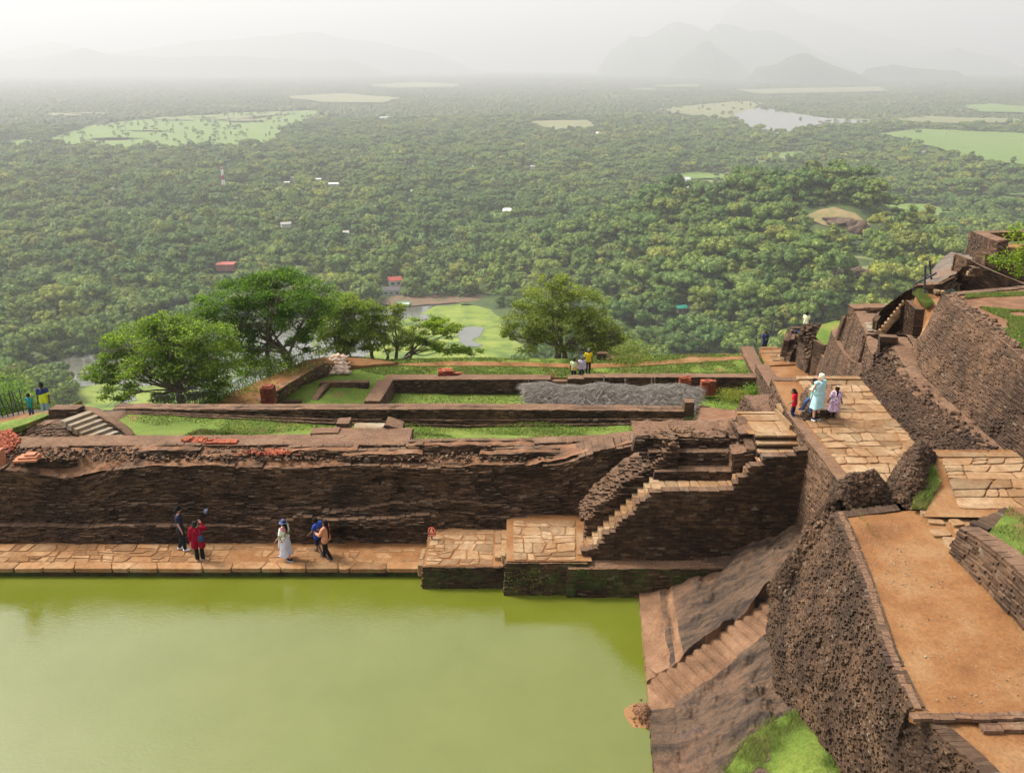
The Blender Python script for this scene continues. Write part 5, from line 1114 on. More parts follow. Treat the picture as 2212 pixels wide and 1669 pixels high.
# ================================================================ FENCE ALONG THE CLIFF PATH
t = thing('cliff_fence', 'rusty wire and rail fence along the orange cliff path', 'fence', G(440, 868, -1.4)); o0 = np.array(t.location)
fp = [G(330, 878, 1.0), G(400, 872, .2), G(470, 862, -1.3), G(560, 820, -1.3), G(640, 785, -1.3), G(690, 770, -1.3)]
mb = MB(); mb.tube([tuple(p + [0, 0, .55] - o0) for p in fp], .03, 6); mb.build('top_rail', M['metal'], t)
for i in range(26):
    p = resample(fp, np.array([i / 25]))[0] - o0; mb = MB(); mb.tube([tuple(p - [0, 0, .8]), tuple(p + [0, 0, .62])], .02, 5); mb.build('fence_post', M['metal'], t)
mb = MB()
for i in range(70): p = resample(fp, np.array([i / 70]))[0] - o0; q = resample(fp, np.array([(i + 1) / 70]))[0] - o0; mb.tube([tuple(p + [0, 0, .5]), tuple(q - [0, 0, .4])], .012, 3, cap=False); mb.tube([tuple(q + [0, 0, .5]), tuple(p - [0, 0, .4])], .012, 3, cap=False)
mb.build('wire_bracing', M['metal'], t)
t = thing('bamboo_fence', 'crooked stick fence behind the standing boy at the left edge', 'fence', G(20, 900, 2.4)); o0 = np.array(t.location)
fp = [G(-40, 907, 2.4), G(30, 899, 2.4), G(52, 894, 2.4)]
for i in range(9):
    p = resample(fp, np.array([i / 8]))[0] - o0; mb = MB(); mb.tube([tuple(p), tuple(p + [rng.normal() * .12, 0, 1.25])], .025, 5); mb.build('stick', M['metal'], t)
mb = MB()
for h in (.5, 1.1): mb.tube([tuple(p - o0 + [0, 0, h]) for p in fp], .015, 4)
for i in range(8): p = resample(fp, np.array([i / 8]))[0] - o0; q = resample(fp, np.array([(i + 1) / 8]))[0] - o0; mb.tube([tuple(p + [0, 0, 1.1]), tuple(q + [0, 0, .1])], .015, 4)
mb.build('rails', M['metal'], t)

# ================================================================ SIGN AND WALL LAMP
t = thing('warning_sign', 'small red no-swimming sign on a dark post by the pool steps', 'sign', G(934, 1190, .34)); t.scale = (.85, .85, .9)
mb = MB(); mb.tube([(0, 0, -.05), (0, 0, .75)], .035, 8); mb.build('post', M['metal'], t)
red = flat('sign_red', (.42, .02, .035), .5); cream = flat('sign_cream', (.85, .62, .30), .5)
mb = MB(); th = np.linspace(0, math.pi, 17); pr_ = [(.17 * math.cos(a), .98 + .17 * math.sin(a)) for a in th] + [(-.17, .72), (.17, .72)]
k = len(pr_); mb.add([(x, -.03, z) for x, z in pr_] + [(x, .0, z) for x, z in pr_], [tuple(range(k)), tuple(range(k, 2 * k))[::-1]] + [(i, i + k, (i + 1) % k + k, (i + 1) % k) for i in range(k)]); plate = mb.build('plate', red, t)
mb = MB()
ring = []
for i in range(24):
    a0, a1 = 2 * math.pi * i / 24, 2 * math.pi * (i + 1) / 24
    mb.add([(.135 * math.cos(a0), -.034, .99 + .135 * math.sin(a0)), (.135 * math.cos(a1), -.034, .99 + .135 * math.sin(a1)), (.15 * math.cos(a1), -.034, .99 + .15 * math.sin(a1)), (.15 * math.cos(a0), -.034, .99 + .15 * math.sin(a0))], [(0, 1, 2, 3)])
mb.box((.01, -.036, 1.07), (.022, .003, .024)); mb.box((0, -.036, 1.0), (.02, .003, .045), 0, 0, 1, 0, .3); mb.box((-.03, -.036, .95), (.04, .003, .014), 0, 0, 1, 0, .4); mb.box((.03, -.036, .94), (.014, .003, .04), 0, 0, 1, 0, -.4); mb.box((-.04, -.036, 1.0), (.03, .003, .01), 0, 0, 1, 0, -.6); mb.box((0, -.036, .90), (.07, .003, .008))
mb.build('pictogram', cream, plate)
mb = MB()
for r_ in range(2):
    x = -.14
    while x < .13: wd = rng.uniform(.012, .035); mb.box((x + wd / 2, -.036, .79 - r_ * .035), (wd / 2, .003, .009)); x += wd + .012
mb.build('lettering', cream, plate)
t = thing('wall_lamp', 'small dark blue floodlight fixed on the embankment wall', 'lamp', V(445, 1104, 28.38)); mb = MB(); mb.box((0, 0, 0), (.06, .06, .08), .2, rx=.4); mb.build('housing', flat('lamp_housing', (.03, .04, .07), .4), t); mb = MB(); mb.box((0, -.07, -.02), (.05, .01, .055), .2, rx=.4); mb.build('lens', flat('lamp_glass', (.12, .2, .35), .2, .6), t); mb = MB(); mb.tube([(0, .05, 0), (0, .28, 0)], .02, 6); mb.build('bracket', M['metal'], t)
# ================================================================ PEOPLE
def remesh(o, vs, smooth=2):
    m = o.modifiers.new('r', 'REMESH'); m.mode = 'VOXEL'; m.voxel_size = vs; m.use_smooth_shade = True
    if smooth: s = o.modifiers.new('s', 'SMOOTH'); s.iterations = smooth; s.factor = .5
SK = {'l': flat('skin_light', (.52, .30, .21), .55), 't': flat('skin_tan', (.36, .19, .12), .55), 'b': flat('skin_brown', (.17, .085, .05), .55), 'd': flat('skin_dark', (.07, .036, .024), .5)}
MC = {}
def cm(c, nz=.12):
    k = tuple(c)
    if k not in MC: MC[k] = flat('cloth', k, .9, .1, nz, 6)
    return MC[k]
def lerp(a, b, t): return tuple(a[i] * (1 - t) + b[i] * t for i in range(3))
POSE = dict(head=(0, .01, 1.56), neck=(0, 0, 1.42), chest=(0, 0, 1.25), waist=(0, 0, 1.05), hip=(0, 0, .92),
            shR=(.18, 0, 1.38), elR=(.23, .0, 1.10), haR=(.24, .08, .86), shL=(-.18, 0, 1.38), elL=(-.23, .0, 1.10), haL=(-.24, .08, .86),
            hiR=(.09, 0, .90), knR=(.10, .03, .49), anR=(.10, 0, .08), hiL=(-.09, 0, .90), knL=(-.10, .03, .49), anL=(-.10, 0, .08), face=0.0)
def person(label, loc, heading, height, skin, pose=None, shirt=None, sleeve=.55, shirt_len=.85, loose=1.0, pants=None, shorts=False, skirt=None, skirt_z=.25, skirt_w=.26, hair=(.015, .012, .01), hairlen=0, hat=None, hatbrim=0, shoes=(.05, .05, .05), shoe_w=None, extra=None, wide=1.0, child=False, group='visitors on the rock summit', sleeve2=None):
    J = dict(POSE); J.update(pose or {})
    t = thing('person', label, 'person', loc, R(heading)); t['group'] = group; t.scale = (height / 1.70,) * 3
    s = SK[skin]; w_ = wide; hr = 1.12 if child else 1.0
    mb = MB(); hd = J['head']
    fa = R(J['face']); fx, fy = -math.sin(fa), math.cos(fa)
    mb.caps((hd[0], hd[1], hd[2] + .04), .088 * hr, (hd[0] + fx * .015, hd[1] + fy * .015, hd[2] - .05), .068 * hr, 14)
    mb.caps((hd[0] + fx * .085 * hr, hd[1] + fy * .085 * hr, hd[2] + .01), .012, (hd[0] + fx * .104 * hr, hd[1] + fy * .104 * hr, hd[2] - .025), .017)
    mb.caps((hd[0] + fx * .07, hd[1] + fy * .07, hd[2] - .085), .03, (hd[0] + fx * .05, hd[1] + fy * .05, hd[2] - .10), .03)
    for sg in (-1, 1): mb.caps((hd[0] + sg * fy * .088 * hr, hd[1] - sg * fx * .088 * hr, hd[2] + .02), .018, (hd[0] + sg * fy * .09 * hr, hd[1] - sg * fx * .09 * hr, hd[2] - .02), .014)
    nk = J['neck']; mb.caps(lerp(nk, hd, .5), .052, (nk[0], nk[1], nk[2] - .05), .06)
    ch, wa, hp = J['chest'], J['waist'], J['hip']
    for sg in (-1, 1):
        o_ = lambda p, k: (p[0] + sg * k * w_, p[1], p[2])
        mb.caps(o_(ch, .08), .098 * w_, o_(wa, .055), .088 * w_, 12); mb.caps(o_(wa, .055), .088 * w_, o_(hp, .075), .10 * w_, 12)
        mb.caps((nk[0] + sg * .03, nk[1], nk[2] - .04), .055, J['shR' if sg > 0 else 'shL'], .056)
    mb.caps((ch[0], ch[1], ch[2] + .05), .10, ch, .11)
    for S in 'RL':
        sh, el, ha = J['sh' + S], J['el' + S], J['ha' + S]
        mb.caps(sh, .052, el, .038); mb.caps(el, .038, ha, .026)
        d = Vector(ha) - Vector(el); d.normalize(); side = d.cross(Vector((0, 1, 0))); side = side.normalized() if side.length > .1 else Vector((1, 0, 0)); pal = d.cross(side)
        h0 = Vector(ha) + d * .02; h1 = h0 + d * .065
        for k in (-1, 0, 1): mb.caps(tuple(h0 + side * k * .018), .017, tuple(h1 + side * k * .024), .016, 8)
        for k, L in zip((-1.5, -.5, .5, 1.5), (.055, .068, .072, .06)):
            b = h1 + side * k * .019; m = b + d * L * .6 + pal * .006; e = m + d * L * .45 + pal * .028; mb.caps(tuple(b), .0105, tuple(m), .010, 6); mb.caps(tuple(m), .010, tuple(e), .009, 6)
        tb = h0 + side * .03; mb.caps(tuple(tb), .013, tuple(tb + d * .035 + side * .025 + pal * .015), .011, 6)
        hi, kn, an = J['hi' + S], J['kn' + S], J['an' + S]
        mb.caps(hi, .085 * w_, kn, .056); mb.caps(kn, .055, lerp(kn, an, .35), .056); mb.caps(lerp(kn, an, .3), .056, an, .036)
        ft = J.get('ft' + S, (0.02 if S == 'R' else -.02, 1)); mb.caps((an[0], an[1] - .03, an[2] - .035), .035, (an[0] + ft[0] * .13, an[1] + ft[1] * .13, an[2] - .05), .030)
    b_ = mb.build('body', s, t, smooth=True); remesh(b_, .0085)
    # eyes and brows
    for sg in (-1, 1):
        mb = MB(); e = (hd[0] + fx * .082 * hr + sg * fy * .032, hd[1] + fy * .082 * hr - sg * fx * .032, hd[2] + .018); mb.caps(e, .009, (e[0], e[1], e[2] + .001), .009, 6); mb.build('eye', cm((.03, .018, .014), 0), t)
    mb = MB(); mb.caps((hd[0] + fx * .085 - fy * .018, hd[1] + fy * .085 + fx * .018, hd[2] - .055), .006, (hd[0] + fx * .085 + fy * .018, hd[1] + fy * .085 - fx * .018, hd[2] - .055), .006, 6)
    mb.build('mouth', cm((.12, .04, .035), 0), t)
    if hair is not None:
        mb = MB(); mb.caps((hd[0] - fx * .02, hd[1] - fy * .02, hd[2] + .055), .098 * hr, (hd[0] - fx * .035, hd[1] - fy * .035, hd[2] - .01), .088 * hr, 14)
        for k in range(7): a = rng.uniform(0, 6.28); mb.caps((hd[0] - fx * .02 + .06 * math.cos(a), hd[1] - fy * .02 + .06 * math.sin(a), hd[2] + .09), .045, (hd[0] - fx * .04 + .07 * math.cos(a), hd[1] - fy * .03 + .06 * math.sin(a), hd[2] + .03), .04)
        if hairlen:
            p = (hd[0] - fx * .085, hd[1] - fy * .085, hd[2]); q = (p[0] - fx * .05, p[1] - fy * .05, hd[2] - hairlen * .5); r_ = (q[0] - fx * .01, q[1], hd[2] - hairlen)
            mb.caps(p, .07, q, .05); mb.caps(q, .05, r_, .022)
        o = mb.build('hair', cm(hair, .3), t, smooth=True); remesh(o, .011)
    if hat is not None:
        mb = MB(); mb.caps((hd[0] - fx * .01, hd[1] - fy * .01, hd[2] + .10), .092 * hr, (hd[0] - fx * .01, hd[1] - fy * .01, hd[2] + .055), .108 * hr, 14)
        if hatbrim: mb.tube([(hd[0], hd[1], hd[2] + .065), (hd[0], hd[1], hd[2] + .03)], [.115, hatbrim], 20)
        else: mb.caps((hd[0] + fx * .08, hd[1] + fy * .08, hd[2] + .06), .045, (hd[0] + fx * .15, hd[1] + fy * .15, hd[2] + .05), .03)
        o = mb.build('hat', cm(hat), t, smooth=True); remesh(o, .011)
    if shirt is not None:
        mb = MB(); e = .018 * loose
        hz = shirt_len; hb = (hp[0], hp[1], hz)
        for sg in (-1, 1):
            o_ = lambda p, k: (p[0] + sg * k * w_, p[1], p[2])
            mb.caps(o_(ch, .08), .10 * w_ + e, o_(wa, .062), .092 * w_ + e, 12); mb.caps(o_(wa, .062), .092 * w_ + e, o_(hb, .08 * loose), (.10 * w_ + e) * (1 + .10 * (loose - 1)), 12)
            mb.caps((nk[0] + sg * .055, nk[1], nk[2] - .06), .056 + e * .5, J['shR' if sg > 0 else 'shL'], .06 + e)
            S = 'R' if sg > 0 else 'L'; sh, el, ha = J['sh' + S], J['el' + S], J['ha' + S]; sl = sleeve if sg > 0 or sleeve2 is None else sleeve2
            if sl > 0: mb.caps(sh, .058 + e, lerp(sh, el, min(sl, 1)), .05 + e)
            if sl > 1: mb.caps(el, .048 + e * .7, lerp(el, ha, sl - 1), .038 + e * .6)
        mb.caps((ch[0], ch[1], ch[2] + .07), .105 + e, wa, .10 + e)
        o = mb.build('shirt', cm(shirt) if isinstance(shirt, tuple) else shirt, t, smooth=True); remesh(o, .0115, 3)
    if pants is not None:
        mb = MB()
        for S in 'RL':
            hi, kn, an = J['hi' + S], J['kn' + S], J['an' + S]; lw = 1.15 if not shorts else 1.25
            mb.caps(hi, .098 * w_, kn, .07 * lw)
            if not shorts: mb.caps(kn, .068 * lw, (an[0], an[1], an[2] + .01), .052 * lw * (1.35 if pants and loose > 1.3 else 1))
        for sg in (-1, 1): mb.caps((hp[0] + sg * .07 * w_, hp[1], hp[2] + .07), .10 * w_, (hp[0] + sg * .08 * w_, hp[1], hp[2] - .03), .108 * w_)
        o = mb.build('trousers', cm(pants), t, smooth=True); remesh(o, .0115, 3)
    if skirt is not None:
        mb = MB(); hp_ = J['hip']; kx = (J['knR'][0] + J['knL'][0]) / 2; ky = (J['anR'][1] + J['anL'][1]) / 2
        n = 22; rows = []
        for i in range(9):
            v = i / 8; z = (hp_[2] + .14) * (1 - v) + skirt_z * v; wd = .135 * w_ + (skirt_w - .135 * w_) * v ** .7
            cx, cy = hp_[0] * (1 - v) + kx * v, hp_[1] * (1 - v) + ky * v * .8
            for k in range(n): a = 2 * math.pi * k / n; rr = wd * (1 + .09 * v * math.sin(a * 5 + 1) + .05 * v * math.sin(a * 9)); rows.append((cx + rr * math.cos(a) * 1.12, cy + rr * .82 * math.sin(a), z + .02 * math.sin(a * 3) * v))
        idx = [(i * n + k, (i + 1) * n + k, (i + 1) * n + (k + 1) % n, i * n + (k + 1) % n) for i in range(8) for k in range(n)]
        mb.add(rows, idx + [tuple(range(n))]); mb.build('skirt', cm(skirt) if isinstance(skirt, tuple) else skirt, t, smooth=True)
    if shoes is not None:
        for S in 'RL':
            an = J['an' + S]; ft = J.get('ft' + S, (0.02 if S == 'R' else -.02, 1)); mb = MB()
            mb.caps((an[0], an[1] - .035, an[2] - .035), .046, (an[0] + ft[0] * .14, an[1] + ft[1] * .14, an[2] - .045), .040, 10); mb.caps((an[0], an[1], an[2] + .01), .045, (an[0], an[1] - .02, an[2] - .03), .045)
            o = mb.build('shoe', cm(shoes), t, smooth=True); remesh(o, .011)
            if shoe_w: mb = MB(); mb.box((an[0] + ft[0] * .06, an[1] + ft[1] * .055, an[2] - .078), (.05, .14, .014), -math.atan2(ft[0], ft[1])); mb.build('sole', cm(shoe_w, 0), o)
    if extra: extra(t, J)
    return t
def spotted(name, base, c1, c2, sc=18):
    m, n, b = newmat(name); tc = N(n, 'TexCoord'); v = N(n, 'TexVoronoi'); v.inputs['Scale'].default_value = sc; n.links.new(tc.outputs['Object'], v.inputs['Vector'])
    r_ = N(n, 'SeparateColor'); n.links.new(v.outputs['Color'], r_.inputs[0])
    pat = ramp(n, r_.outputs[0], [(0, base), (.55, base), (.56, c1), (.78, c1), (.79, c2)], 'CONSTANT'); n.links.new(pat, b.inputs['Base Color']); return m
def split_mat(name, top, bot, z):
    m, n, b = newmat(name); tc = N(n, 'TexCoord'); s = N(n, 'SeparateXYZ'); n.links.new(tc.outputs['Object'], s.inputs[0])
    h = math_(n, 'ADD', s.outputs[2], math_(n, 'MULTIPLY', s.outputs[0], .25)); f = math_(n, 'GREATER_THAN', h, z); n.links.new(mixc(n, f, bot, top), b.inputs['Base Color']); return m
def bag(c, r=(.10, .05, .14), shp='R', strap=True, name='shoulder_bag'):
    def f(t, J):
        sx = .16 if shp == 'R' else -.16; mb = MB(); x, y, z = sx + (c[3] if len(c) > 3 else 0), -.14, 1.02
        mb.caps((x, y, z + .06), r[1] * 1.3, (x, y, z - .08), r[1] * 1.7, 10, sc=(1.4, 1, 1)); o = mb.build(name, cm(c[:3]), t, smooth=True); remesh(o, .012)
        mb = MB(); mb.tube([(x, y, z + .1), (x * .9, -.10, 1.3), (x * .8, 0, 1.46), (x * .8, .08, 1.38)], .012, 6); mb.build('strap', cm(c[:3]), o)
    return f
def pack(c, c2):
    def f(t, J):
        mb = MB(); mb.caps((0, -.20, 1.32), .12, (0, -.22, 1.05), .14, 12, sc=(1.15, .8, 1)); o = mb.build('backpack', cm(c), t, smooth=True); remesh(o, .013)
        mb = MB(); mb.caps((0, -.31, 1.14), .07, (0, -.31, 1.04), .08, 10, sc=(1.3, .6, 1)); mb.build('pocket', cm(c2), o, smooth=True)
        for sg in (-1, 1): mb = MB(); mb.tube([(sg * .10, -.14, 1.40), (sg * .12, .0, 1.47), (sg * .13, .13, 1.36), (sg * .13, .12, 1.15), (sg * .14, -.1, 1.02)], .022, 6); mb.build('strap', cm(c), t)
    return f
# heading: 0 looks along +Y (away from the camera), +90 looks to the left of the picture
TZ = .345
person('bearded man in navy t-shirt and dark jeans standing by the dark wall', G(396, 1187, TZ), -75, 1.80, 'l', dict(head=(0, .02, 1.57), elR=(.20, -.02, 1.10), haR=(.20, .06, .86), elL=(-.21, -.01, 1.1), haL=(-.2, .05, .86), knR=(.09, .05, .49), anR=(.09, .08, .08), anL=(-.09, -.12, .08), face=10), shirt=(.022, .03, .055), pants=(.018, .019, .022), shoes=(.75, .74, .72), hair=(.02, .015, .012), hat=(.01, .01, .012),
       extra=lambda t, J: (lambda mb: (mb.caps((-.01, .085, 1.50), .05, (0, .06, 1.475), .04), mb.build('beard', cm((.04, .022, .015)), t, smooth=True)))(MB()))
person('woman in a dark red top and black wide trousers with a blue shoulder bag', G(433, 1209, TZ), 10, 1.62, 'l', dict(haR=(.16, .20, 1.50), elR=(.30, .12, 1.27), haL=(-.27, .05, .82), elL=(-.26, 0, 1.08), face=-25), shirt=(.24, .006, .022), sleeve=1.85, sleeve2=1.95, shirt_len=.64, loose=1.55, wide=1.08, pants=(.012, .012, .013), shoes=(.5, .45, .4), hair=(.02, .016, .014), hairlen=.12, extra=bag((.04, .06, .11), shp='R'))
HATS = spotted('floral_blouse', (.72, .70, .62), (.16, .30, .12), (.55, .10, .14), 14)
person('woman in a blue bucket hat, floral blouse and pale lilac skirt walking left', G(620, 1207, TZ), 68, 1.62, 't', dict(anR=(.09, .24, .08), knR=(.09, .16, .47), anL=(-.09, -.26, .10), knL=(-.09, -.06, .48), haR=(.2, .18, .90), haL=(-.22, .26, .86), elL=(-.24, .04, 1.10)), shirt=HATS, sleeve=.9, shirt_len=.92, loose=1.4, skirt=(.52, .50, .56), skirt_z=.22, skirt_w=.27, shoes=(.02, .02, .02), shoe_w=(.6, .6, .6), hair=(.012, .01, .01), hairlen=.42, hat=(.08, .10, .20), hatbrim=.17,
       extra=lambda t, J: (lambda mb: (mb.caps((-.12, .13, .98), .07, (-.14, .16, .62), .09, sc=(1, .7, 1)), mb.build('scarf', cm((.72, .72, .66)), t, smooth=True)))(MB()))
person('boy in a bright blue shirt and dark shorts walking left beside the peach-shirted woman', G(691, 1194, TZ), 62, 1.50, 'b', dict(head=(0, .14, 1.50), neck=(0, .06, 1.40), chest=(0, .03, 1.24), anR=(.09, .22, .08), knR=(.09, .16, .48), anL=(-.09, -.22, .12), knL=(-.09, .02, .48), haL=(-.26, .26, .96), elL=(-.24, .10, 1.12)), shirt=(.025, .06, .28), pants=(.015, .018, .04), shorts=True, shoes=(.10, .08, .07), wide=1.1, loose=1.3)
person('woman with very long black hair in a peach top and black trousers walking left', G(708, 1206, TZ), 72, 1.60, 'b', dict(anR=(.08, .18, .08), knR=(.08, .16, .48), anL=(-.08, -.20, .10), knL=(-.08, .0, .48), haL=(-.12, .36, 1.12), elL=(-.22, .14, 1.12), haR=(.12, .30, 1.15), elR=(.22, .10, 1.12)), shirt=(.52, .22, .12), sleeve=1.85, shirt_len=.86, loose=1.3, wide=1.1, pants=(.012, .012, .014), shoes=(.04, .04, .04), hairlen=.62)
person('standing boy in a teal t-shirt and cap near the stick fence', G(71, 903, 2.6), 175, 1.15, 'b', dict(anR=(.14, .0, .08), anL=(-.10, .0, .08)), shirt=(.02, .20, .22), pants=(.05, .07, .12), hat=(.012, .014, .02), shoes=(.5, .5, .5), child=True)
person('man in a navy and yellow polo shirt and cap behind the brick parapet', G(103, 903, 2.62), 190, 1.66, 'd', dict(), shirt=split_mat('navy_yellow_shirt', (.02, .03, .11), (.52, .56, .03), 1.20), sleeve=.7, pants=(.25, .31, .42), hat=(.015, .016, .02), shoes=(.1, .1, .1), loose=1.1, shirt_len=.82)
WZ = -2.17
person('workman in a pale green shirt shading his eyes, leftmost of the three', G(1239, 822, -2.62), 170, 1.60, 'd', dict(haL=(-.05, .16, 1.58), elL=(-.33, .10, 1.40)), shirt=split_mat('pale_green_shirt', (.60, .68, .38), (.60, .42, .16), 1.08), pants=(.012, .014, .03), shoes=(.05, .05, .05), group='workmen by the lower court')
person('workman in a pale lilac long-sleeved shirt, middle of the three', G(1256, 821, -2.6), 180, 1.68, 'd', dict(), shirt=(.50, .44, .52), sleeve=1.9, pants=(.02, .025, .05), shoes=(.05, .05, .05), hat=(.10, .10, .12), loose=1.5, group='workmen by the lower court')
person('workman in a bright yellow t-shirt, tallest of the three', G(1270, 806, WZ), 185, 1.72, 'd', dict(), shirt=(.72, .52, .02), pants=(.012, .014, .02), shoes=(.04, .04, .04), hat=(.14, .14, .15), group='workmen by the lower court')
person('man in a blue shirt with a dark backpack going down the far stairs', G(1650, 762, -3.0), 5, 1.72, 't', dict(), shirt=(.02, .05, .22), pants=(.03, .03, .04), shoes=(.05, .05, .05), hair=(.05, .03, .02), extra=pack((.012, .014, .02), (.05, .08, .06)))
person('seated visitor in a cream shirt on the small ruin', G(1738, 722, -.62), -35, 1.65, 't', dict(knR=(.12, .40, .90), anR=(.12, .42, .50), knL=(-.12, .40, .92), anL=(-.12, .44, .52), haR=(.2, .3, .98), haL=(-.2, .3, .98)), shirt=(.72, .72, .46), pants=(.05, .06, .10), shoes=(.1, .1, .1), hairlen=.1)
tg_ = thing('day_pack', 'dark blue day pack lying beside the seated visitor', 'bag', G(1722, 721, -.2)); mb = MB(); mb.caps((-.1, 0, .16), .15, (.15, 0, .14), .14); mb.build('sack', cm((.015, .02, .06)), tg_, smooth=True); mb = MB(); mb.caps((-.02, -.12, .18), .06, (.05, -.12, .16), .06); mb.build('pocket', cm((.25, .35, .6)), tg_, smooth=True)
person('boy in a red t-shirt and navy trousers stepping down beside the brick wall end', G(1712, 908, 5.52), 60, 1.22, 'b', dict(head=(0, .12, 1.50), neck=(0, .06, 1.40), chest=(0, .03, 1.25), anR=(.09, .12, .08), anL=(-.09, -.10, .14), knL=(-.09, .06, .5), face=20, haL=(-.26, .18, .95)), shirt=(.42, .008, .025), pants=(.018, .025, .06), shoes=(.02, .02, .03), child=True, hairlen=.06)
PZ = 5.76
person('white-haired woman in a pale blue sleeveless dress on the paved terrace', G(1762, 906, PZ), 25, 1.70, 'l', dict(haL=(-.20, .22, 1.08), elL=(-.30, .02, 1.12), haR=(.16, .20, 1.05), elR=(.30, .02, 1.12), face=25), shirt=(.40, .62, .64), sleeve=0, shirt_len=1.0, loose=1.15, wide=1.12, skirt=(.40, .62, .64), skirt_z=.46, skirt_w=.25, shoes=(.03, .035, .05), shoe_w=(.75, .75, .75), hair=(.72, .68, .52))
person('long-haired girl in mint top and blue jeans half hidden by the white-haired woman', G(1751, 901, PZ), 70, 1.45, 'b', dict(knR=(.10, .26, .62), anR=(.10, .34, .30), head=(0, .05, 1.55)), shirt=(.22, .60, .46), pants=(.06, .10, .20), shoes=(.05, .06, .09), shoe_w=(.7, .7, .7), hairlen=.26)
person('small girl in a white and purple flowered dress with a plait', G(1800, 903, PZ), -5, 1.18, 'b', dict(anR=(.07, .02, .08), anL=(-.08, .14, .08), haR=(.30, .05, .92), haL=(-.32, .10, .90), elR=(.24, 0, 1.12), elL=(-.26, 0, 1.12)), shirt=spotted('flowered_dress', (.66, .60, .66), (.34, .10, .38), (.45, .20, .30), 30), sleeve=.85, shirt_len=.92, loose=1.7, skirt=spotted('flowered_skirt', (.66, .60, .66), (.34, .10, .38), (.45, .20, .30), 30), skirt_z=.38, skirt_w=.27, shoes=(.12, .06, .04), child=True, hairlen=.34,
       extra=lambda t, J: (lambda mb: (mb.caps((0, -.02, 1.70), .04, (.05, -.02, 1.69), .04), mb.build('hair_bow', cm((.7, .6, .55)), t, smooth=True)))(MB()))
# ================================================================ TREES AT THE CLIFF EDGE
def tree(name, label, base, lobes, nleaf, ls, trunk_r=.28, mat='leafn', stems=1, spread=.5, group=None, droop=0):
    base = np.asarray(base, float); t = thing(name, label, 'tree', base, 0, group)
    mb = MB(); L = [(np.array(c) - base, np.array(r, float)) for c, r in lobes]
    vol = np.array([np.prod(r) ** (2 / 3) for c, r in L]); cnt = (nleaf * vol / vol.sum()).astype(int)
    P = []
    for (c, r), n in zip(L, cnt):
        k = max(8, n // 110); d = rng.normal(size=(k, 3)); d /= np.linalg.norm(d, axis=1)[:, None]; rad = rng.random(k) ** .24; cc = c + d * r * rad[:, None]
        cc[:, 2] += .08 * np.sin(cc[:, 0] * 3); m = rng.integers(0, k, n); off = rng.normal(size=(n, 3)) * np.array([.30, .30, .13]) * max(.6, r.mean() / 1.6); P.append(cc[m] + off)
    P = np.concatenate(P); leaves(mb, P, ls, flatn=.6); mb.build('crown', M[mat], t)
    mb = MB()
    for s in range(stems):
        a0 = rng.uniform(0, 6.28); b0 = np.array([math.cos(a0), math.sin(a0) * .5, 0]) * spread * (stems > 1)
        tops = L[s::stems] if stems > 1 else L
        ctr = np.mean([c for c, r in tops], 0); fork = b0 * 1.0 + np.array([ctr[0] * .25, ctr[1] * .25, max(.6, ctr[2] * .38)])
        mb.tube([tuple(b0 - [0, 0, .6]), tuple(b0 * 1.02 + [0, 0, .1]), tuple((b0 + fork) / 2 + rng.normal(size=3) * .08), tuple(fork)], [trunk_r * 1.3, trunk_r, trunk_r * .85, trunk_r * .7], 8)
        for c, r in tops:
            for q in range(2):
                e = c + rng.normal(size=3) * r * .3; m1 = fork * .55 + e * .45 + rng.normal(size=3) * .25 + [0, 0, .2]; mb.tube([tuple(fork), tuple(m1), tuple(e)], [trunk_r * .42, trunk_r * .24, trunk_r * .08], 6)
                for z in range(6):
                    e2 = c + rng.normal(size=3) * r * .62; st = m1 * .4 + e * .6; mb.tube([tuple(st), tuple((st + e2) / 2 + rng.normal(size=3) * .12), tuple(e2)], [trunk_r * .14, trunk_r * .09, .012], 4, cap=False)
    mb.build('trunk', M['bark'], t); return t
def LB(Y, items):      # crown masses given by picture place and radii in metres
    return [(V(x, y, Y + dy) , (rx, ry, rz)) for x, y, dy, rx, ry, rz in items]
tree('spreading_tree', 'broad bright green tree at the left bend of the cliff fence', V(395, 880, 46.5), LB(46.5, [(250, 790, 0, 1.5, 1.4, .9), (300, 740, .5, 1.9, 1.7, 1.0), (360, 715, 0, 1.9, 1.8, .9), (430, 730, -.5, 1.8, 1.6, 1.0), (330, 800, -1, 1.7, 1.5, 1.0), (400, 780, 1, 1.6, 1.6, 1.2), (470, 770, 0, 1.3, 1.4, 1.3), (260, 845, -1, 1.1, 1.0, .5), (215, 800, 0, .9, .9, .8), (455, 830, 0, 1.1, 1.1, 1.2), (380, 855, .3, 1.2, 1, .7), (350, 700, 1, 1.4, 1.4, .6)]), 38000, .085, .21)
tree('tall_tree', 'tallest bright green tree with pale forked trunks behind the orange path', V(615, 800, 54), LB(54, [(480, 660, 0, 1.7, 1.7, 1.1), (540, 630, .5, 2.0, 1.8, 1.0), (610, 618, 0, 2.1, 1.9, .9), (670, 650, -.5, 1.7, 1.7, 1.3), (560, 680, 1, 2.0, 1.8, 1.2), (640, 690, 0, 1.6, 1.6, 1.2), (500, 720, 0, 1.6, 1.5, 1.0), (445, 690, -1, 1.3, 1.3, .8), (600, 600, 1, 1.4, 1.4, .5), (560, 755, 1, 1.1, 1.2, 1.3), (640, 740, 1, .9, 1, .9), (520, 780, 1, 1.3, 1.2, 1.0)]), 38000, .088, .20, stems=3, spread=1.0)
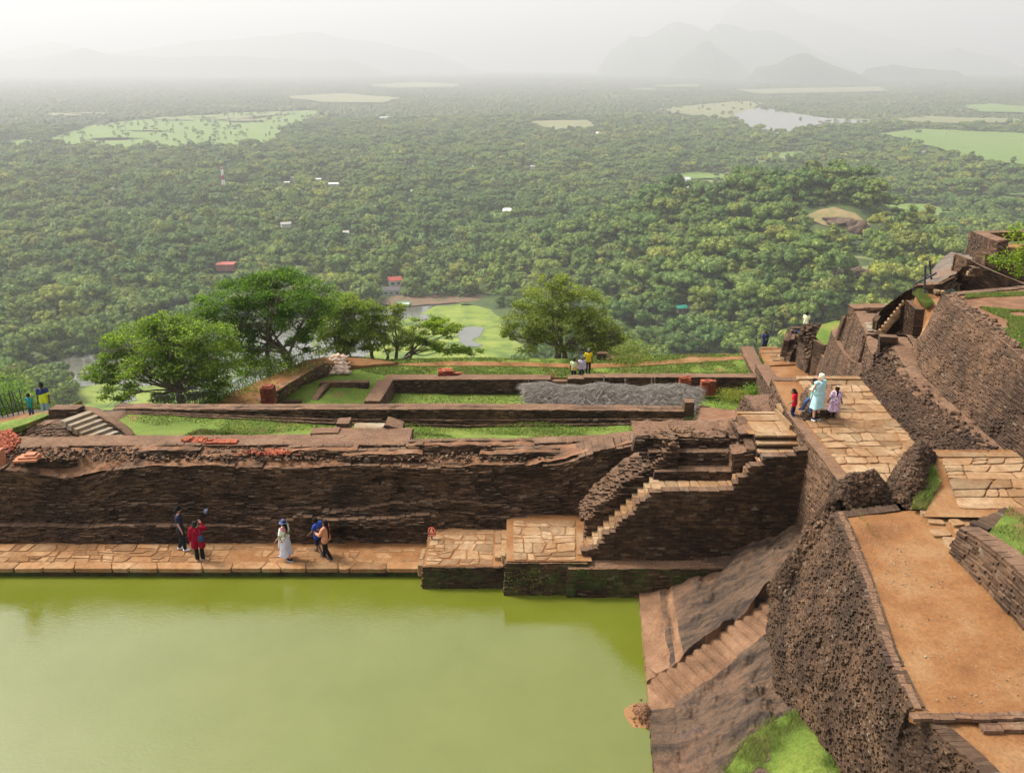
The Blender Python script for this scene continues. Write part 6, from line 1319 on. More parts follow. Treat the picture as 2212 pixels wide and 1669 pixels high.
tree('olive_tree', 'dense olive green tree behind the top of the diagonal path', V(745, 775, 58.5), LB(58.5, [(710, 690, 0, 1.7, 1.6, 1.4), (760, 680, 0, 1.8, 1.7, 1.4), (735, 655, .4, 1.4, 1.4, .9), (790, 720, 0, 1.3, 1.3, 1.1), (720, 740, 0, 1.6, 1.5, 1.2), (765, 740, -.5, 1.4, 1.3, 1.1)]), 21000, .085, .16, mat='leafo', stems=2)
tree('branchy_tree', 'open branched tree with several dark stems beside the sandbags', V(835, 785, 59.5), LB(59.5, [(830, 690, 0, 1.3, 1.3, 1.3), (865, 720, 0, 1.1, 1.1, 1.2), (820, 735, .3, 1.1, 1.1, 1.1), (800, 690, 0, .9, 1, .8), (850, 665, 0, .9, .9, .5)]), 8500, .085, .15, mat='leafo', stems=3, spread=.9)
tree('leaning_tree', 'small tree leaning right over the pale marsh', V(880, 785, 60.5), LB(60.5, [(915, 700, 0, 1.2, 1.2, .55), (955, 705, 0, 1.3, 1.2, .5), (985, 715, 0, 1.0, 1.0, .45), (930, 745, 0, 1.3, 1.1, .45), (975, 755, 0, 1.2, 1.1, .4), (1015, 760, 0, .9, .9, .3), (895, 740, 0, .8, .8, .6)]), 9000, .085, .14, stems=3, spread=.8)
tree('round_tree', 'big rounded tree standing alone behind the upper lawn', V(1215, 775, 60), LB(60, [(1130, 690, 0, 1.5, 1.5, 1.3), (1170, 650, 0, 1.8, 1.7, 1.2), (1215, 625, .4, 1.5, 1.5, 1.0), (1250, 665, 0, 1.9, 1.8, 1.3), (1290, 700, 0, 1.7, 1.6, 1.3), (1200, 700, -.5, 2.1, 1.8, 1.3), (1150, 735, 0, 1.4, 1.4, 1.1), (1255, 735, -.5, 1.9, 1.6, 1.0), (1310, 745, 0, 1.4, 1.3, .9), (1195, 605, .4, .9, .9, .5), (1105, 720, 0, .9, .9, .8), (1335, 720, 0, 1.0, 1.0, .9)]), 29000, .085, .22, mat='leafo', stems=3, spread=1.0)
# under-growth along the cliff edge
for i, (x, y, Y, s, m, lab) in enumerate([(470, 850, 48.5, (1.4, 1.0, .7), 'leafn', 'dark leafy undergrowth below the broad tree by the fence'), (590, 790, 53, (1.2, .9, .5), 'leafn', 'shadowy undergrowth at the foot of the tallest tree'), (1345, 765, 62.5, (1.1, .8, .6), 'leafo', 'dry olive scrub right of the rounded tree'), (-5, 862, 44, (1.0, 1.0, .8), 'leafn', 'bright green bush behind the stick fence at the left edge'), (50, 893, 44.5, (.9, .6, .25), 'leafn', 'low green bush between the boy and the marsh')]):
    weed('shrub', lab, V(x, y, Y), 5200, s, .075, m)
# twig hanging in at the right edge
t = thing('overhanging_branch', 'leafy branch hanging in at the right edge above the highest path', 'branch', V(2260, 540, 20)); o0 = np.array(t.location)
mb = MB(); mb.tube([(0, 0, 0), tuple(V(2200, 570, 20) - o0), tuple(V(2150, 562, 20) - o0)], [.02, .014, .006], 5); mb.tube([(0, 0, 0), tuple(V(2200, 500, 20) - o0)], [.02, .008], 5); mb.tube([(0, 0, 0), (1.2, 0, -.2)], .03, 6); mb.build('twig', M['bark'], t)
mb = MB()
for x, y, n, sx, sz in ((2185, 562, 260, .20, .10), (2150, 562, 90, .08, .05), (2200, 585, 90, .10, .08), (2195, 500, 160, .10, .10), (2212, 540, 150, .08, .10), (2230, 570, 200, .15, .15)): leaves(mb, V(x, y, 20) - o0 + rng.normal(size=(n, 3)) * [sx, .15, sz], .045, flatn=.2)
mb.build('foliage', M['leafn'], t)
# ================================================================ VALLEY
ZV = -180.0
HILL = [(262, 930, 60, 130, 180), (300, 770, 58, 75, 90), (196, 660, 42, 120, 110), (262, 560, 45, 90, 90), (150, 850, 35, 120, 120), (380, 640, 30, 90, 110)]
def vh(x, y):
    x = np.asarray(x, float); y = np.asarray(y, float); z = np.full(x.shape, ZV)
    for cx, cy, h, sx, sy in HILL: z = z + h * np.exp(-((x - cx) / sx) ** 2 - ((y - cy) / sy) ** 2) * (.9 if h < 60 else 1)
    d = np.hypot(x, y); z = z + np.clip((d - 1500) / 3000, 0, 1) * 6 * fbm(x, y, .0012, 3, 5)
    # foot of the summit rock
    z = z + 60 * np.exp(-(np.maximum(d - 90, 0) / 110) ** 2)
    return z
def RT(x, y, n=400):
    r = ray(x, y); t = np.linspace(150, 9000, 6000); P = np.array([0, 0, CZ]) + r * t[:, None]; g = vh(P[:, 0], P[:, 1]); k = np.argmax(P[:, 2] < g); return np.array([P[k, 0], P[k, 1], g[k]])
def proj(x, y, z):
    zz = z - CZ; d = y * _c - zz * _s; return CX + F * x / d, CY - F * (y * _s + zz * _c) / d
# valley floor, one sheet to the horizon (rings of growing cells)
rr = np.concatenate([np.linspace(20, 1600, 120), np.geomspace(1640, 19000, 90)]); aa = np.linspace(R(-62), R(62), 190)
RR, AA = np.meshgrid(rr, aa, indexing='ij'); X = RR * np.sin(AA); Y = RR * np.cos(AA); Z = vh(X, Y) + 1.5 * fbm(X, Y, .02, 3, 3) * (RR < 3000)
mb = MB(); na = len(aa); ix = np.arange(len(rr) - 1)[:, None] * na + np.arange(na - 1)[None]
mb.add(np.stack([X, Y, Z], -1).reshape(-1, 3), np.stack([ix, ix + na, ix + na + 1, ix + 1], -1).reshape(-1, 4))
m, n, b = newmat('valley_floor'); p, g = wpos(n)
base = ramp(n, noise(n, .05, 6, .7, p), [(.3, (.03, .05, .014)), (.6, (.065, .09, .024))])
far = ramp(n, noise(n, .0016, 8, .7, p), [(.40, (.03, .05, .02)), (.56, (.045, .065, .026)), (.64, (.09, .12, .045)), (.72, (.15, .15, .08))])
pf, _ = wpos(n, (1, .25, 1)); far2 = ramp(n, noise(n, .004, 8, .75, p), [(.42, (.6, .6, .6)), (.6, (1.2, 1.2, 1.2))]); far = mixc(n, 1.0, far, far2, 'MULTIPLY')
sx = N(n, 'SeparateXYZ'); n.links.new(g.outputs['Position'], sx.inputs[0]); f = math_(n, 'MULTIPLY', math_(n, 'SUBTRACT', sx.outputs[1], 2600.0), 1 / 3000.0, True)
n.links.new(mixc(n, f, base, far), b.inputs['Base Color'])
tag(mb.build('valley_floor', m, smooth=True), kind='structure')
# fields, marsh and water
def px_poly(pts, dz=0.0): return [G(x, y, ZV) + [0, 0, dz] for x, y in pts]
def rag(P, amp, k=10, seed=0):
    P = np.array(P + [P[0]]); s = np.linspace(0, 1, len(P) * k); Q = resample(P, s)[:-1]; c = P[:-1].mean(0); d = Q - c; L = np.linalg.norm(d[:, :2], axis=1, keepdims=True)
    return list(Q + d / L * (amp * fbm(Q[:, 0], Q[:, 1], 1 / (amp * 3), 3, seed))[:, None] * [1, 1, 0])
def field_mat(name, a, b_, c, sc=.02, stretch=4):
    m, n, b = newmat(name); p, _ = wpos(n, (1, stretch, 1)); p1, _ = wpos(n)
    base = ramp(n, noise(n, sc, 5, .6, p), [(.35, a), (.5, b_), (.66, c)]); base = mixc(n, 1.0, base, ramp(n, noise(n, .25, 5, .8, p1), [(.3, (.75, .8, .7)), (.7, (1.2, 1.15, 1.1))]), 'MULTIPLY'); n.links.new(base, b.inputs['Base Color']); return m
M['paddy'] = field_mat('paddy_field', (.085, .145, .028), (.115, .18, .033), (.15, .19, .05), .012)
M['dryfield'] = field_mat('dry_field', (.13, .15, .055), (.18, .17, .085), (.11, .15, .04), .012)
M['marsh'] = field_mat('lily_marsh', (.055, .10, .02), (.15, .20, .03), (.22, .25, .05), .05, 1.5)
def vwater(name):
    m, n, b = newmat(name); b.inputs['Base Color'].default_value = (.10, .10, .075, 1); b.inputs['Roughness'].default_value = .12; b.inputs['Specular IOR Level'].default_value = .8; p, _ = wpos(n, (1, 3, 1)); bump(n, b, noise(n, .3, 4, .6, p), .12, .5); return m
M['vw'] = vwater('still_water')
FIELDS = [('paddy', [(90, 305), (200, 272), (330, 256), (450, 248), (560, 242), (690, 238), (720, 246), (640, 270), (600, 292), (585, 316), (480, 322), (330, 320), (200, 322)]),
          ('paddy', [(1885, 296), (1990, 284), (2100, 290), (2260, 297), (2260, 372), (2150, 358), (2070, 345), (1990, 318), (1940, 306)]),
          ('paddy', [(1618, 340), (1650, 333), (1735, 329), (1745, 340), (1700, 352), (1640, 357)]), ('paddy', [(1885, 446), (1930, 441), (1995, 443), (2075, 465), (2090, 472), (1990, 468), (1930, 462)]),
          ('paddy', [(2120, 430), (2200, 423), (2260, 430), (2260, 442), (2170, 436)]), ('dryfield', [(1410, 240), (1500, 232), (1600, 222), (1650, 226), (1600, 250), (1570, 262), (1500, 256)]),
          ('paddy', [(1420, 382), (1500, 374), (1570, 378), (1560, 388), (1440, 390)]), ('dryfield', [(1460, 400), (1530, 393), (1590, 395), (1560, 412), (1490, 416)]), ('paddy', [(1030, 462), (1075, 458), (1085, 468), (1045, 474)]),
          ('dryfield', [(1700, 262), (1870, 262), (1900, 270), (1780, 280)]), ('paddy', [(2070, 232), (2140, 228), (2260, 238), (2260, 250), (2120, 246)]), ('dryfield', [(600, 212), (740, 205), (860, 214), (830, 226), (700, 224)]), ('dryfield', [(1130, 268), (1270, 264), (1290, 280), (1200, 288)]),
          ('dryfield', [(780, 186), (900, 180), (1000, 184), (980, 190), (850, 192)]), ('paddy', [(1400, 186), (1520, 184), (1520, 189), (1420, 190)]), ('dryfield', [(1580, 196), (1900, 190), (1920, 200), (1640, 206)]), ('paddy', [(1340, 196), (1420, 192), (1420, 198)]), ('dryfield', [(450, 262), (600, 248), (640, 246), (520, 262)]), ('paddy', [(0, 308), (60, 302), (90, 310), (40, 318), (0, 318)]), ('dryfield', [(1890, 270), (1990, 256), (2212, 262), (2212, 270), (2050, 272)])]
WATER = [[(1572, 262), (1600, 248), (1642, 237), (1700, 248), (1780, 262), (1868, 268), (1872, 273), (1770, 275), (1735, 286), (1700, 298), (1650, 296), (1620, 284)], [(1618, 354), (1640, 360), (1690, 357), (1700, 352), (1650, 352)]]
MARSH_AREA = [(60, 800), (170, 770), (330, 780), (430, 770), (520, 690), (700, 690), (860, 668), (900, 650), (1000, 660), (1130, 668), (1140, 860), (1000, 900), (600, 960), (-60, 1080), (-60, 925), (140, 905), (185, 850), (150, 830)]
def vsheet(name, pts, mat, dz, amp, seed=0):
    P = rag(px_poly(pts, dz), amp, 8, seed); mb = MB(); k = len(P); P = np.array(P); vo, eo, fo, *_ = delaunay_2d_cdt([Vector(p[:2]) for p in P], [], [list(range(k))], 1, 1e-3)
    v = np.array([(q[0], q[1], ZV + dz) for q in vo]); fs = [tuple(f) for f in fo]
    if not fs: return
    ff = []
    for f in fs:
        a, b_, c = v[f[0]], v[f[1]], v[f[2]]; ff.append(f if np.cross(b_ - a, c - a)[2] > 0 else f[::-1])
    mb.add(v, ff); return tag(mb.build(name, M[mat]), kind='structure')
for i, (k, pts) in enumerate(FIELDS): vsheet('field', pts, k, 2.2 if pts[0][1] > 300 else 9, 14 if pts[0][1] > 300 else 45, i)
for i, pts in enumerate(WATER): vsheet('lake', pts, 'vw', 11, 22, i + 50)
vsheet('moat_water', MARSH_AREA, 'vw', 1.8, 3, 70)
MARSH = [[(150, 842), (235, 835), (330, 838), (440, 852), (470, 880), (380, 925), (200, 960), (-60, 1060), (-60, 935), (90, 925), (160, 890)], [(840, 700), (900, 690), (940, 665), (1030, 660), (1128, 672), (1130, 850), (900, 880), (780, 860), (770, 790), (830, 740)], [(990, 655), (1060, 650), (1060, 662), (1000, 664)]]
for i, pts in enumerate(MARSH): vsheet('marsh', pts, 'marsh', 2.1, 5, 80 + i)
vsheet('marsh_pond', [(988, 722), (1010, 712), (1046, 714), (1040, 726), (1020, 742), (1044, 752), (1010, 756), (992, 745)], 'vw', 2.4, 3, 90)
vsheet('marsh_pond', [(880, 690), (920, 684), (930, 694), (890, 704)], 'vw', 2.4, 3, 91)
vsheet('marsh_pond', [(255, 868), (290, 862), (300, 872), (262, 878)], 'vw', 2.4, 1.5, 92)
M['dust'] = soil_mat('village_dust', (.10, .075, .04), (.16, .10, .06), (.07, .085, .03), .08, .5, False)
vsheet('village_ground', [(820, 660), (850, 645), (930, 640), (1060, 640), (1075, 652), (960, 662), (860, 668)], 'dust', 2.6, 5, 93)
ground('village_road', [G(x, y, ZV + 2) for x, y in [(1175, 598), (1215, 600), (1262, 622), (1240, 626), (1200, 612)]], flat('road_dust', (.24, .20, .16), nz=.1, scale=.3), 4, .1)

# small scattered clearings
rc = random.Random(12)
for i in range(64):
    d = 1150 + 6500 * rc.random() ** 1.3; a_ = rc.uniform(-.56, .56); L = rc.uniform(14, 40) * (1 + d / 1500); wv = L * rc.uniform(.25, .7); cxx, cyy = d * math.sin(a_), d * math.cos(a_); th0 = rc.uniform(-.5, .5)
    if vh(np.array([cxx]), np.array([cyy]))[0] > ZV + 4: continue
    P_ = []
    for k in range(10):
        q = k / 10 * 6.283; u_ = L * math.cos(q) * rc.uniform(.6, 1.1); w2 = wv * math.sin(q) * rc.uniform(.6, 1.1); X_ = cxx + u_ * math.cos(th0) - w2 * math.sin(th0); Y_ = cyy + u_ * math.sin(th0) + w2 * math.cos(th0); P_.append(proj(X_, Y_, ZV))
    kd = rc.choice(['paddy', 'dryfield', 'dryfield']); FIELDS.append((kd, P_)); vsheet('field', P_, kd, 2.2 if d < 3000 else 8, L * .12, 200 + i)
# ---- crowns
def crown_proto(name, seed, style):
    r = np.random.default_rng(seed); mb = MB()
    if style == 'palm':
        for k in range(20):
            a = r.uniform(0, 6.28); up = r.uniform(-.2, .9); L = r.uniform(2.6, 3.6); pts = []
            for s in np.linspace(0, 1, 6): pts.append(np.array([math.cos(a) * L * s * math.cos(up * (1 - s) * .8), math.sin(a) * L * s * math.cos(up * (1 - s) * .8), 9.0 + L * (up * s - 1.1 * s * s)]))
            sd_ = np.array([-math.sin(a), math.cos(a), 0])
            for i in range(5):
                w0 = .42 * math.sin(math.pi * (i + .4) / 6); w1 = .42 * math.sin(math.pi * (i + 1.4) / 6.2)
                for sg in (-1, 1): mb.add([pts[i], pts[i + 1], pts[i + 1] + sd_ * sg * w1 - [0, 0, w1 * .7], pts[i] + sd_ * sg * w0 - [0, 0, w0 * .7]], [(0, 1, 2, 3)])
        tr = MB(); tr.tube([(0, 0, -1), (.2, .1, 5), (0, 0, 9)], [.25, .18, .15], 6); return mb, tr
    Rr = {'round': 6.5, 'flat': 8.5, 'tall': 5.2}[style]; nl = {'round': 26, 'flat': 27, 'tall': 18}[style]; P = []; Nn = []
    for k in range(nl):
        a = r.uniform(0, 6.28); q = math.sqrt(r.random()) * .72
        h = math.sqrt(max(0, 1 - q * q)); z = {'round': 6.0 + h * 7.0 * r.uniform(.6, 1), 'flat': 9 + h * 4.0 * r.uniform(.6, 1), 'tall': 5 + r.random() * 11}[style]
        if style == 'tall': q *= 1 - .045 * z
        if k % 4 == 3 and style != 'tall': q = r.uniform(.55, .85); z = r.uniform(3.2, 5.5) if style == 'round' else r.uniform(6.0, 8.0)
        c = np.array([math.cos(a) * q * Rr, math.sin(a) * q * Rr, z]); lr = Rr * r.uniform(.16, .36); n = 95
        d = r.normal(size=(n, 3)); d[:, 2] = np.abs(d[:, 2]) * 1.1 - .35; d /= np.linalg.norm(d, axis=1)[:, None]; P.append(c + d * lr * [1, 1, .72] * r.uniform(.82, 1.08, n)[:, None]); Nn.append(d)
        mb.blob(c - [0, 0, lr * .12], (lr * .86, lr * .86, lr * .62), int(seed * 50 + k), .3, nu=9, nv=6)
    P = np.concatenate(P); Nn = np.concatenate(Nn); n = len(P); nn = Nn + r.normal(size=(n, 3)) * .38; nn /= np.linalg.norm(nn, axis=1)[:, None]
    a = np.cross(nn, r.normal(size=(n, 3))); a /= np.linalg.norm(a, axis=1)[:, None]; b_ = np.cross(nn, a); s = (r.uniform(.28, .62, n))[:, None]
    vs = np.stack([P - a * s, P - b_ * s * .7, P + a * s, P + b_ * s * .7], 1).reshape(-1, 3); mb.add(vs, np.arange(n * 4).reshape(-1, 4))
    tr = MB(); tr.tube([(0, 0, -1.5), (.1, 0, 3), (0, .2, 7)], [.42, .32, .2], 7)
    for k in range(4): q = r.uniform(0, 6.28); tr.tube([(0, 0, 3 + k * .5), (math.cos(q) * Rr * .4, math.sin(q) * Rr * .4, 7)], [.2, .08], 5)
    return mb, tr
styles = ['round', 'round', 'round', 'flat', 'flat', 'tall', 'round', 'palm', 'palm']
src_col = bpy.data.collections.new('forest_sources'); crowns = []; trunks = []
for i, st in enumerate(styles):
    c, t_ = crown_proto('c', 300 + i, st); oc = c.build('tree_source_%02d' % i, M['leaf'], link=False); ot = t_.build('trunk_source', M['bark'], link=False)
    crowns.append(oc.data); trunks.append(ot.data); src_col.objects.link(oc)
# clump of crowns for the far distance
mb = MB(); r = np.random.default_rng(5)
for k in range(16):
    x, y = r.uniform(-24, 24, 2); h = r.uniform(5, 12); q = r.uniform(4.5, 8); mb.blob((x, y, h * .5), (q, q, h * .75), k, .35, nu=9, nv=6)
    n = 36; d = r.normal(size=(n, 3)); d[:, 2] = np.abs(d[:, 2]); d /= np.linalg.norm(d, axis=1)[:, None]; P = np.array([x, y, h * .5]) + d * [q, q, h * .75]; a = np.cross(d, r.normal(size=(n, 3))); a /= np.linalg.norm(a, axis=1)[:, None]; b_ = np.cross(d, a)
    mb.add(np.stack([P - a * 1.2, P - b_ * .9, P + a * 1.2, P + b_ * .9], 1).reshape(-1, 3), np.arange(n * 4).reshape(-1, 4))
M['leaf_far_shade'] = leaf_mat('self_shaded_far_leaf', [(0, (.045, .07, .018)), (.5, (.07, .10, .024)), (1, (.10, .13, .035))], .1, .03)  # darker copy of the forest leaf, crown self-shadow averaged into its colour
oc = mb.build('tree_source_%02d' % len(styles), M['leaf_far_shade'], link=False); src_col.objects.link(oc)
NS = len(styles)
# ---- where trees stand
HOUSES = [  # px, py, width, depth, height, wall, roof, rot, label, kind
 (490, 585, 17, 10, 7.0, (.30, .12, .09), (.34, .11, .09), .05, 'red-brown wooden hall on posts in a forest clearing', 'posts'),
 (853, 612, 11, 9, 5.0, (.65, .62, .55), (.34, .08, .06), .3, 'white house with a steep dark red roof above the marsh', 'gable'),
 (846, 632, 15, 8, 4.5, (.55, .53, .48), (.11, .10, .095), .1, 'long house with a grey tiled roof below the red-roofed one', 'gable'),
 (872, 660, 10, 7, 3.2, (.42, .38, .32), (.03, .26, .17), 0, 'green-roofed stall on the marsh shore', 'flat'),
 (838, 258, 62, 22, 13, (.85, .85, .83), (.60, .62, .62), .05, 'long white two-storey building far across the forest', 'flat'),
 (716, 398, 24, 12, 4, (.8, .78, .72), (.55, .53, .48), .2, 'pale flat-roofed house right of the telecom tower', 'flat'),
 (682, 388, 18, 9, 4, (.8, .78, .72), (.6, .58, .54), .1, 'small pale house above the flat-roofed one', 'flat'),
 (1097, 458, 12, 9, 4, (.8, .78, .74), (.78, .76, .72), -.2, 'white-roofed house in a small green clearing', 'gable'),
 (1480, 390, 16, 12, 5, (.85, .84, .8), (.42, .42, .40), 0, 'white box house beyond the wooded hill', 'gable'),
 (1487, 406, 10, 8, 3.5, (.7, .68, .62), (.36, .34, .30), .3, 'small grey house in front of the white box house', 'gable'),
 (1470, 672, 7, 5, 3.6, (.25, .22, .18), (.03, .22, .16), .3, 'small green-roofed hut in the trees right of the rounded tree', 'gable'),
 (1700, 352, 18, 10, 5, (.6, .6, .6), (.34, .38, .42), .5, 'blue-grey roofed shed beside the narrow water', 'gable'),
 (895, 415, 10, 8, 4, (.8, .8, .76), (.42, .58, .50), .1, 'mint-roofed house in the middle of the forest', 'gable'),
 (1293, 292, 14, 14, 9, (.75, .72, .62), (.62, .60, .55), 0, 'small pale shrine building far off in a clearing', 'gable'),
 (175, 418, 12, 8, 4, (.4, .15, .15), (.38, .10, .12), 0, 'maroon-roofed house at the left in the forest', 'gable'),
 (745, 505, 9, 7, 3.5, (.75, .72, .66), (.45, .42, .38), .2, 'little pale house deep in the forest below the tower', 'gable'),
 (620, 395, 9, 7, 4, (.75, .72, .66), (.5, .5, .48), .2, 'tiny grey roof right beside the telecom tower', 'flat'),
 (1015, 362, 12, 8, 5, (.6, .7, .7), (.20, .34, .33), .2, 'teal-roofed house in the middle distance', 'gable'),
]
hb = [(RT(h[0], h[1] + 4)) for h in HOUSES]
rh = random.Random(30); COTT = []
while len(COTT) < 26:
    d = rh.uniform(900, 3600); a_ = rh.uniform(-.5, .5); X_, Y_ = d * math.sin(a_), d * math.cos(a_); z_ = float(vh(np.array([X_]), np.array([Y_]))[0])
    if z_ < ZV + 5: COTT.append(np.array([X_, Y_, z_ + 3]))
def near_house(x, y):
    bad = np.zeros(len(x), bool)
    for p, h in list(zip(hb, HOUSES)) + [(q, (0, 0, 8)) for q in COTT]:
        L = math.hypot(p[0], p[1]); ux, uy = p[0] / L, p[1] / L; dx, dy = x - p[0], y - p[1]; a = -(dx * ux + dy * uy); b_ = np.abs(-dx * uy + dy * ux); rad = h[2] * .7 + 5
        reach = 30 + L * .035; bad |= (b_ < rad * .85) & (a > -rad) & (a < reach)
    return bad
NOTREE = [np.array(p) for _, p in FIELDS] + [np.array(w_) for w_ in WATER] + [np.array(MARSH_AREA), np.array([(1722, 478), (1760, 450), (1800, 440), (1850, 455), (1895, 485), (1885, 535), (1800, 530), (1750, 505)]), np.array([(1800, 560), (1850, 545), (1900, 570), (1890, 622), (1810, 612)]), np.array([(1170, 596), (1215, 592), (1265, 612), (1262, 634), (1210, 620)]), np.array([(465, 598), (520, 598), (520, 612), (465, 612)]), np.array([(810, 660), (900, 645), (1070, 640), (1080, 662), (960, 674), (850, 676)])]
for kd_, pl_ in FIELDS[:20]:
    my = sum(q[1] for q in pl_) / len(pl_); g_ = G(1106, my, ZV); k_ = 11 * F / max(g_[1], 1); NOTREE.append(np.array([(q[0], q[1] + k_) for q in pl_]))
def scatter(d0, d1, s):
    n = int(.66 * (d1 ** 2 - d0 ** 2) / s ** 2 * 1.35); d = np.sqrt(rng.uniform(d0 ** 2, d1 ** 2, n)); a = rng.uniform(-.60, .60, n); x, y = d * np.sin(a), d * np.cos(a)
    # keep the spacing loosely even: one per cell
    key = np.floor(x / s).astype(int) * 100003 + np.floor(y / s).astype(int); _, u = np.unique(key, return_index=True); x, y = x[u], y[u]
    z = vh(x, y); px, py = proj(x, y, z); bad = near_house(x, y); P = np.column_stack([px, py])
    for q in NOTREE: bad |= inpoly(P, q)
    edge = (px < -150) | (px > 2360) | ((py > 960) & (d0 < 700))
    return np.column_stack([x, y, z])[~(bad | edge)]
A = scatter(300, 1500, 9.3); U = scatter(300, 1300, 8.0); B = scatter(1500, 3200, 13); C = scatter(3200, 9000, 42.0); D_ = scatter(9000, 16800, 64.0)
# sparse trees standing in the fields
def infield(poly, n, big=False):
    q = [G(x, y, ZV)[:2] for x, y in poly]; p = scatter_poly(np.column_stack([q, np.zeros(len(q))]), n); return np.column_stack([p, np.full(n, ZV + 2)])
S1 = infield(FIELDS[0][1], 190); S2 = np.concatenate([infield(FIELDS[1][1], 5), infield(FIELDS[5][1], 30), infield(FIELDS[9][1], 20), infield(FIELDS[2][1], 4)])
# individuals: the 300 that show largest
dist = np.hypot(A[:, 0], A[:, 1]); px, py = proj(A[:, 0], A[:, 1], A[:, 2]); vis = (px > -30) & (px < 2240) & (py < 900) & (py > 200)
hidden = ((px > 1650) & (py > 730)) | ((px > 560) & (px < 1100) & (py > 740)) | ((px > 2050) & (py > 560))
score = np.where(vis & ~hidden, dist, 1e9); order = np.argsort(score)[:300]; ind = np.zeros(len(A), bool); ind[order] = True
r = np.random.default_rng(3)
NM = {'round': ('broadleaf_tree', 'round-crowned green tree of the near forest below the rock'), 'flat': ('umbrella_tree', 'wide flat-topped green tree of the near forest below the rock'), 'tall': ('tall_forest_tree', 'tall narrow-crowned tree of the near forest below the rock'), 'palm': ('coconut_palm', 'coconut palm standing in the near forest below the rock')}
for i in order:
    k = int(r.choice(NS, p=[.18, .18, .17, .07, .06, .13, .17, .02, .02])); nm, lb = NM[styles[k]]; sc = float(np.clip(math.exp(r.normal(.02, .30)), .55, 1.9))
    t = thing(nm, lb, 'tree', A[i], r.uniform(0, 6.28), {'round': 'round-crowned forest trees', 'flat': 'flat-topped forest trees', 'tall': 'tall forest trees', 'palm': 'coconut palms in the forest'}[styles[k]]); t.scale = (sc, sc, sc * r.uniform(.85, 1.15))
    c = bpy.data.objects.new('crown', crowns[k]); COL.objects.link(c); c.parent = t; c = bpy.data.objects.new('trunk', trunks[k]); COL.objects.link(c); c.parent = t
# everything else: one forest
def attrs(P, kinds, sc): return P, kinds, sc
A2 = A[~ind]; kA = r.choice(NS, len(A2), p=[.17, .16, .16, .06, .05, .12, .14, .07, .07]); sA = np.clip(np.exp(r.normal(0, .30, len(A2))), .45, 2.0) * 1.02
gr = fbm(A2[:, 0], A2[:, 1], .006, 3, 9) > .18; kA = np.where(gr & (A2[:, 2] < ZV + 12) & (r.random(len(A2)) < .45), r.integers(7, 9, len(A2)), kA)
kB = r.choice(NS, len(B), p=[.17, .17, .15, .13, .10, .08, .14, .03, .03]); sB = np.clip(np.exp(r.normal(.1, .30, len(B))), .5, 2.2); C = np.concatenate([C, D_]); kC = np.full(len(C), NS); sC = r.uniform(.75, 1.3, len(C)); sC[-len(D_):] *= 1.45
kS = r.choice(7, len(S1)); kS2 = r.choice(7, len(S2))
P = np.concatenate([A2, B, C, S1, S2, U]); P[:, 2] += r.uniform(-3.5, 2.0, len(P)) - 1.5 * (np.arange(len(P)) >= len(P) - len(U)); KK = np.concatenate([kA, kB, kC, kS, kS2, r.choice(7, len(U))]).astype(np.int32); SS = np.concatenate([sA, sB, sC, r.uniform(.5, 1.1, len(S1)), r.uniform(.6, 1.4, len(S2)), r.uniform(.35, .62, len(U))])
me = bpy.data.meshes.new('forest'); me.vertices.add(len(P)); me.vertices.foreach_set('co', P.astype(np.float32).ravel())
a = me.attributes.new('kind_index', 'INT', 'POINT'); a.data.foreach_set('value', KK); a = me.attributes.new('size', 'FLOAT', 'POINT'); a.data.foreach_set('value', SS.astype(np.float32)); a = me.attributes.new('turn', 'FLOAT', 'POINT'); a.data.foreach_set('value', r.uniform(0, 6.28, len(P)).astype(np.float32)); me.update()
fo = bpy.data.objects.new('forest', me); COL.objects.link(fo); tag(fo, 'continuous green forest covering the plain to the horizon', 'forest', kind='stuff')
ng = bpy.data.node_groups.new('forest_scatter', 'GeometryNodeTree'); ng.interface.new_socket('Geometry', in_out='INPUT', socket_type='NodeSocketGeometry'); ng.interface.new_socket('Geometry', in_out='OUTPUT', socket_type='NodeSocketGeometry')
gi = ng.nodes.new('NodeGroupInput'); go = ng.nodes.new('NodeGroupOutput'); iop = ng.nodes.new('GeometryNodeInstanceOnPoints'); ci = ng.nodes.new('GeometryNodeCollectionInfo'); ci.inputs[0].default_value = src_col; ci.inputs[1].default_value = True; ci.inputs[2].default_value = True
def na_(nm, ty): q = ng.nodes.new('GeometryNodeInputNamedAttribute'); q.data_type = ty; q.inputs[0].default_value = nm; return q.outputs[0]
cx_ = ng.nodes.new('ShaderNodeCombineXYZ'); ng.links.new(na_('turn', 'FLOAT'), cx_.inputs[2]); ng.links.new(gi.outputs[0], iop.inputs['Points']); ng.links.new(ci.outputs[0], iop.inputs['Instance']); iop.inputs['Pick Instance'].default_value = True
ng.links.new(na_('kind_index', 'INT'), iop.inputs['Instance Index']); ng.links.new(cx_.outputs[0], iop.inputs['Rotation']); ng.links.new(na_('size', 'FLOAT'), iop.inputs['Scale']); ng.links.new(iop.outputs[0], go.inputs[0])
md = fo.modifiers.new('scatter', 'NODES'); md.node_group = ng
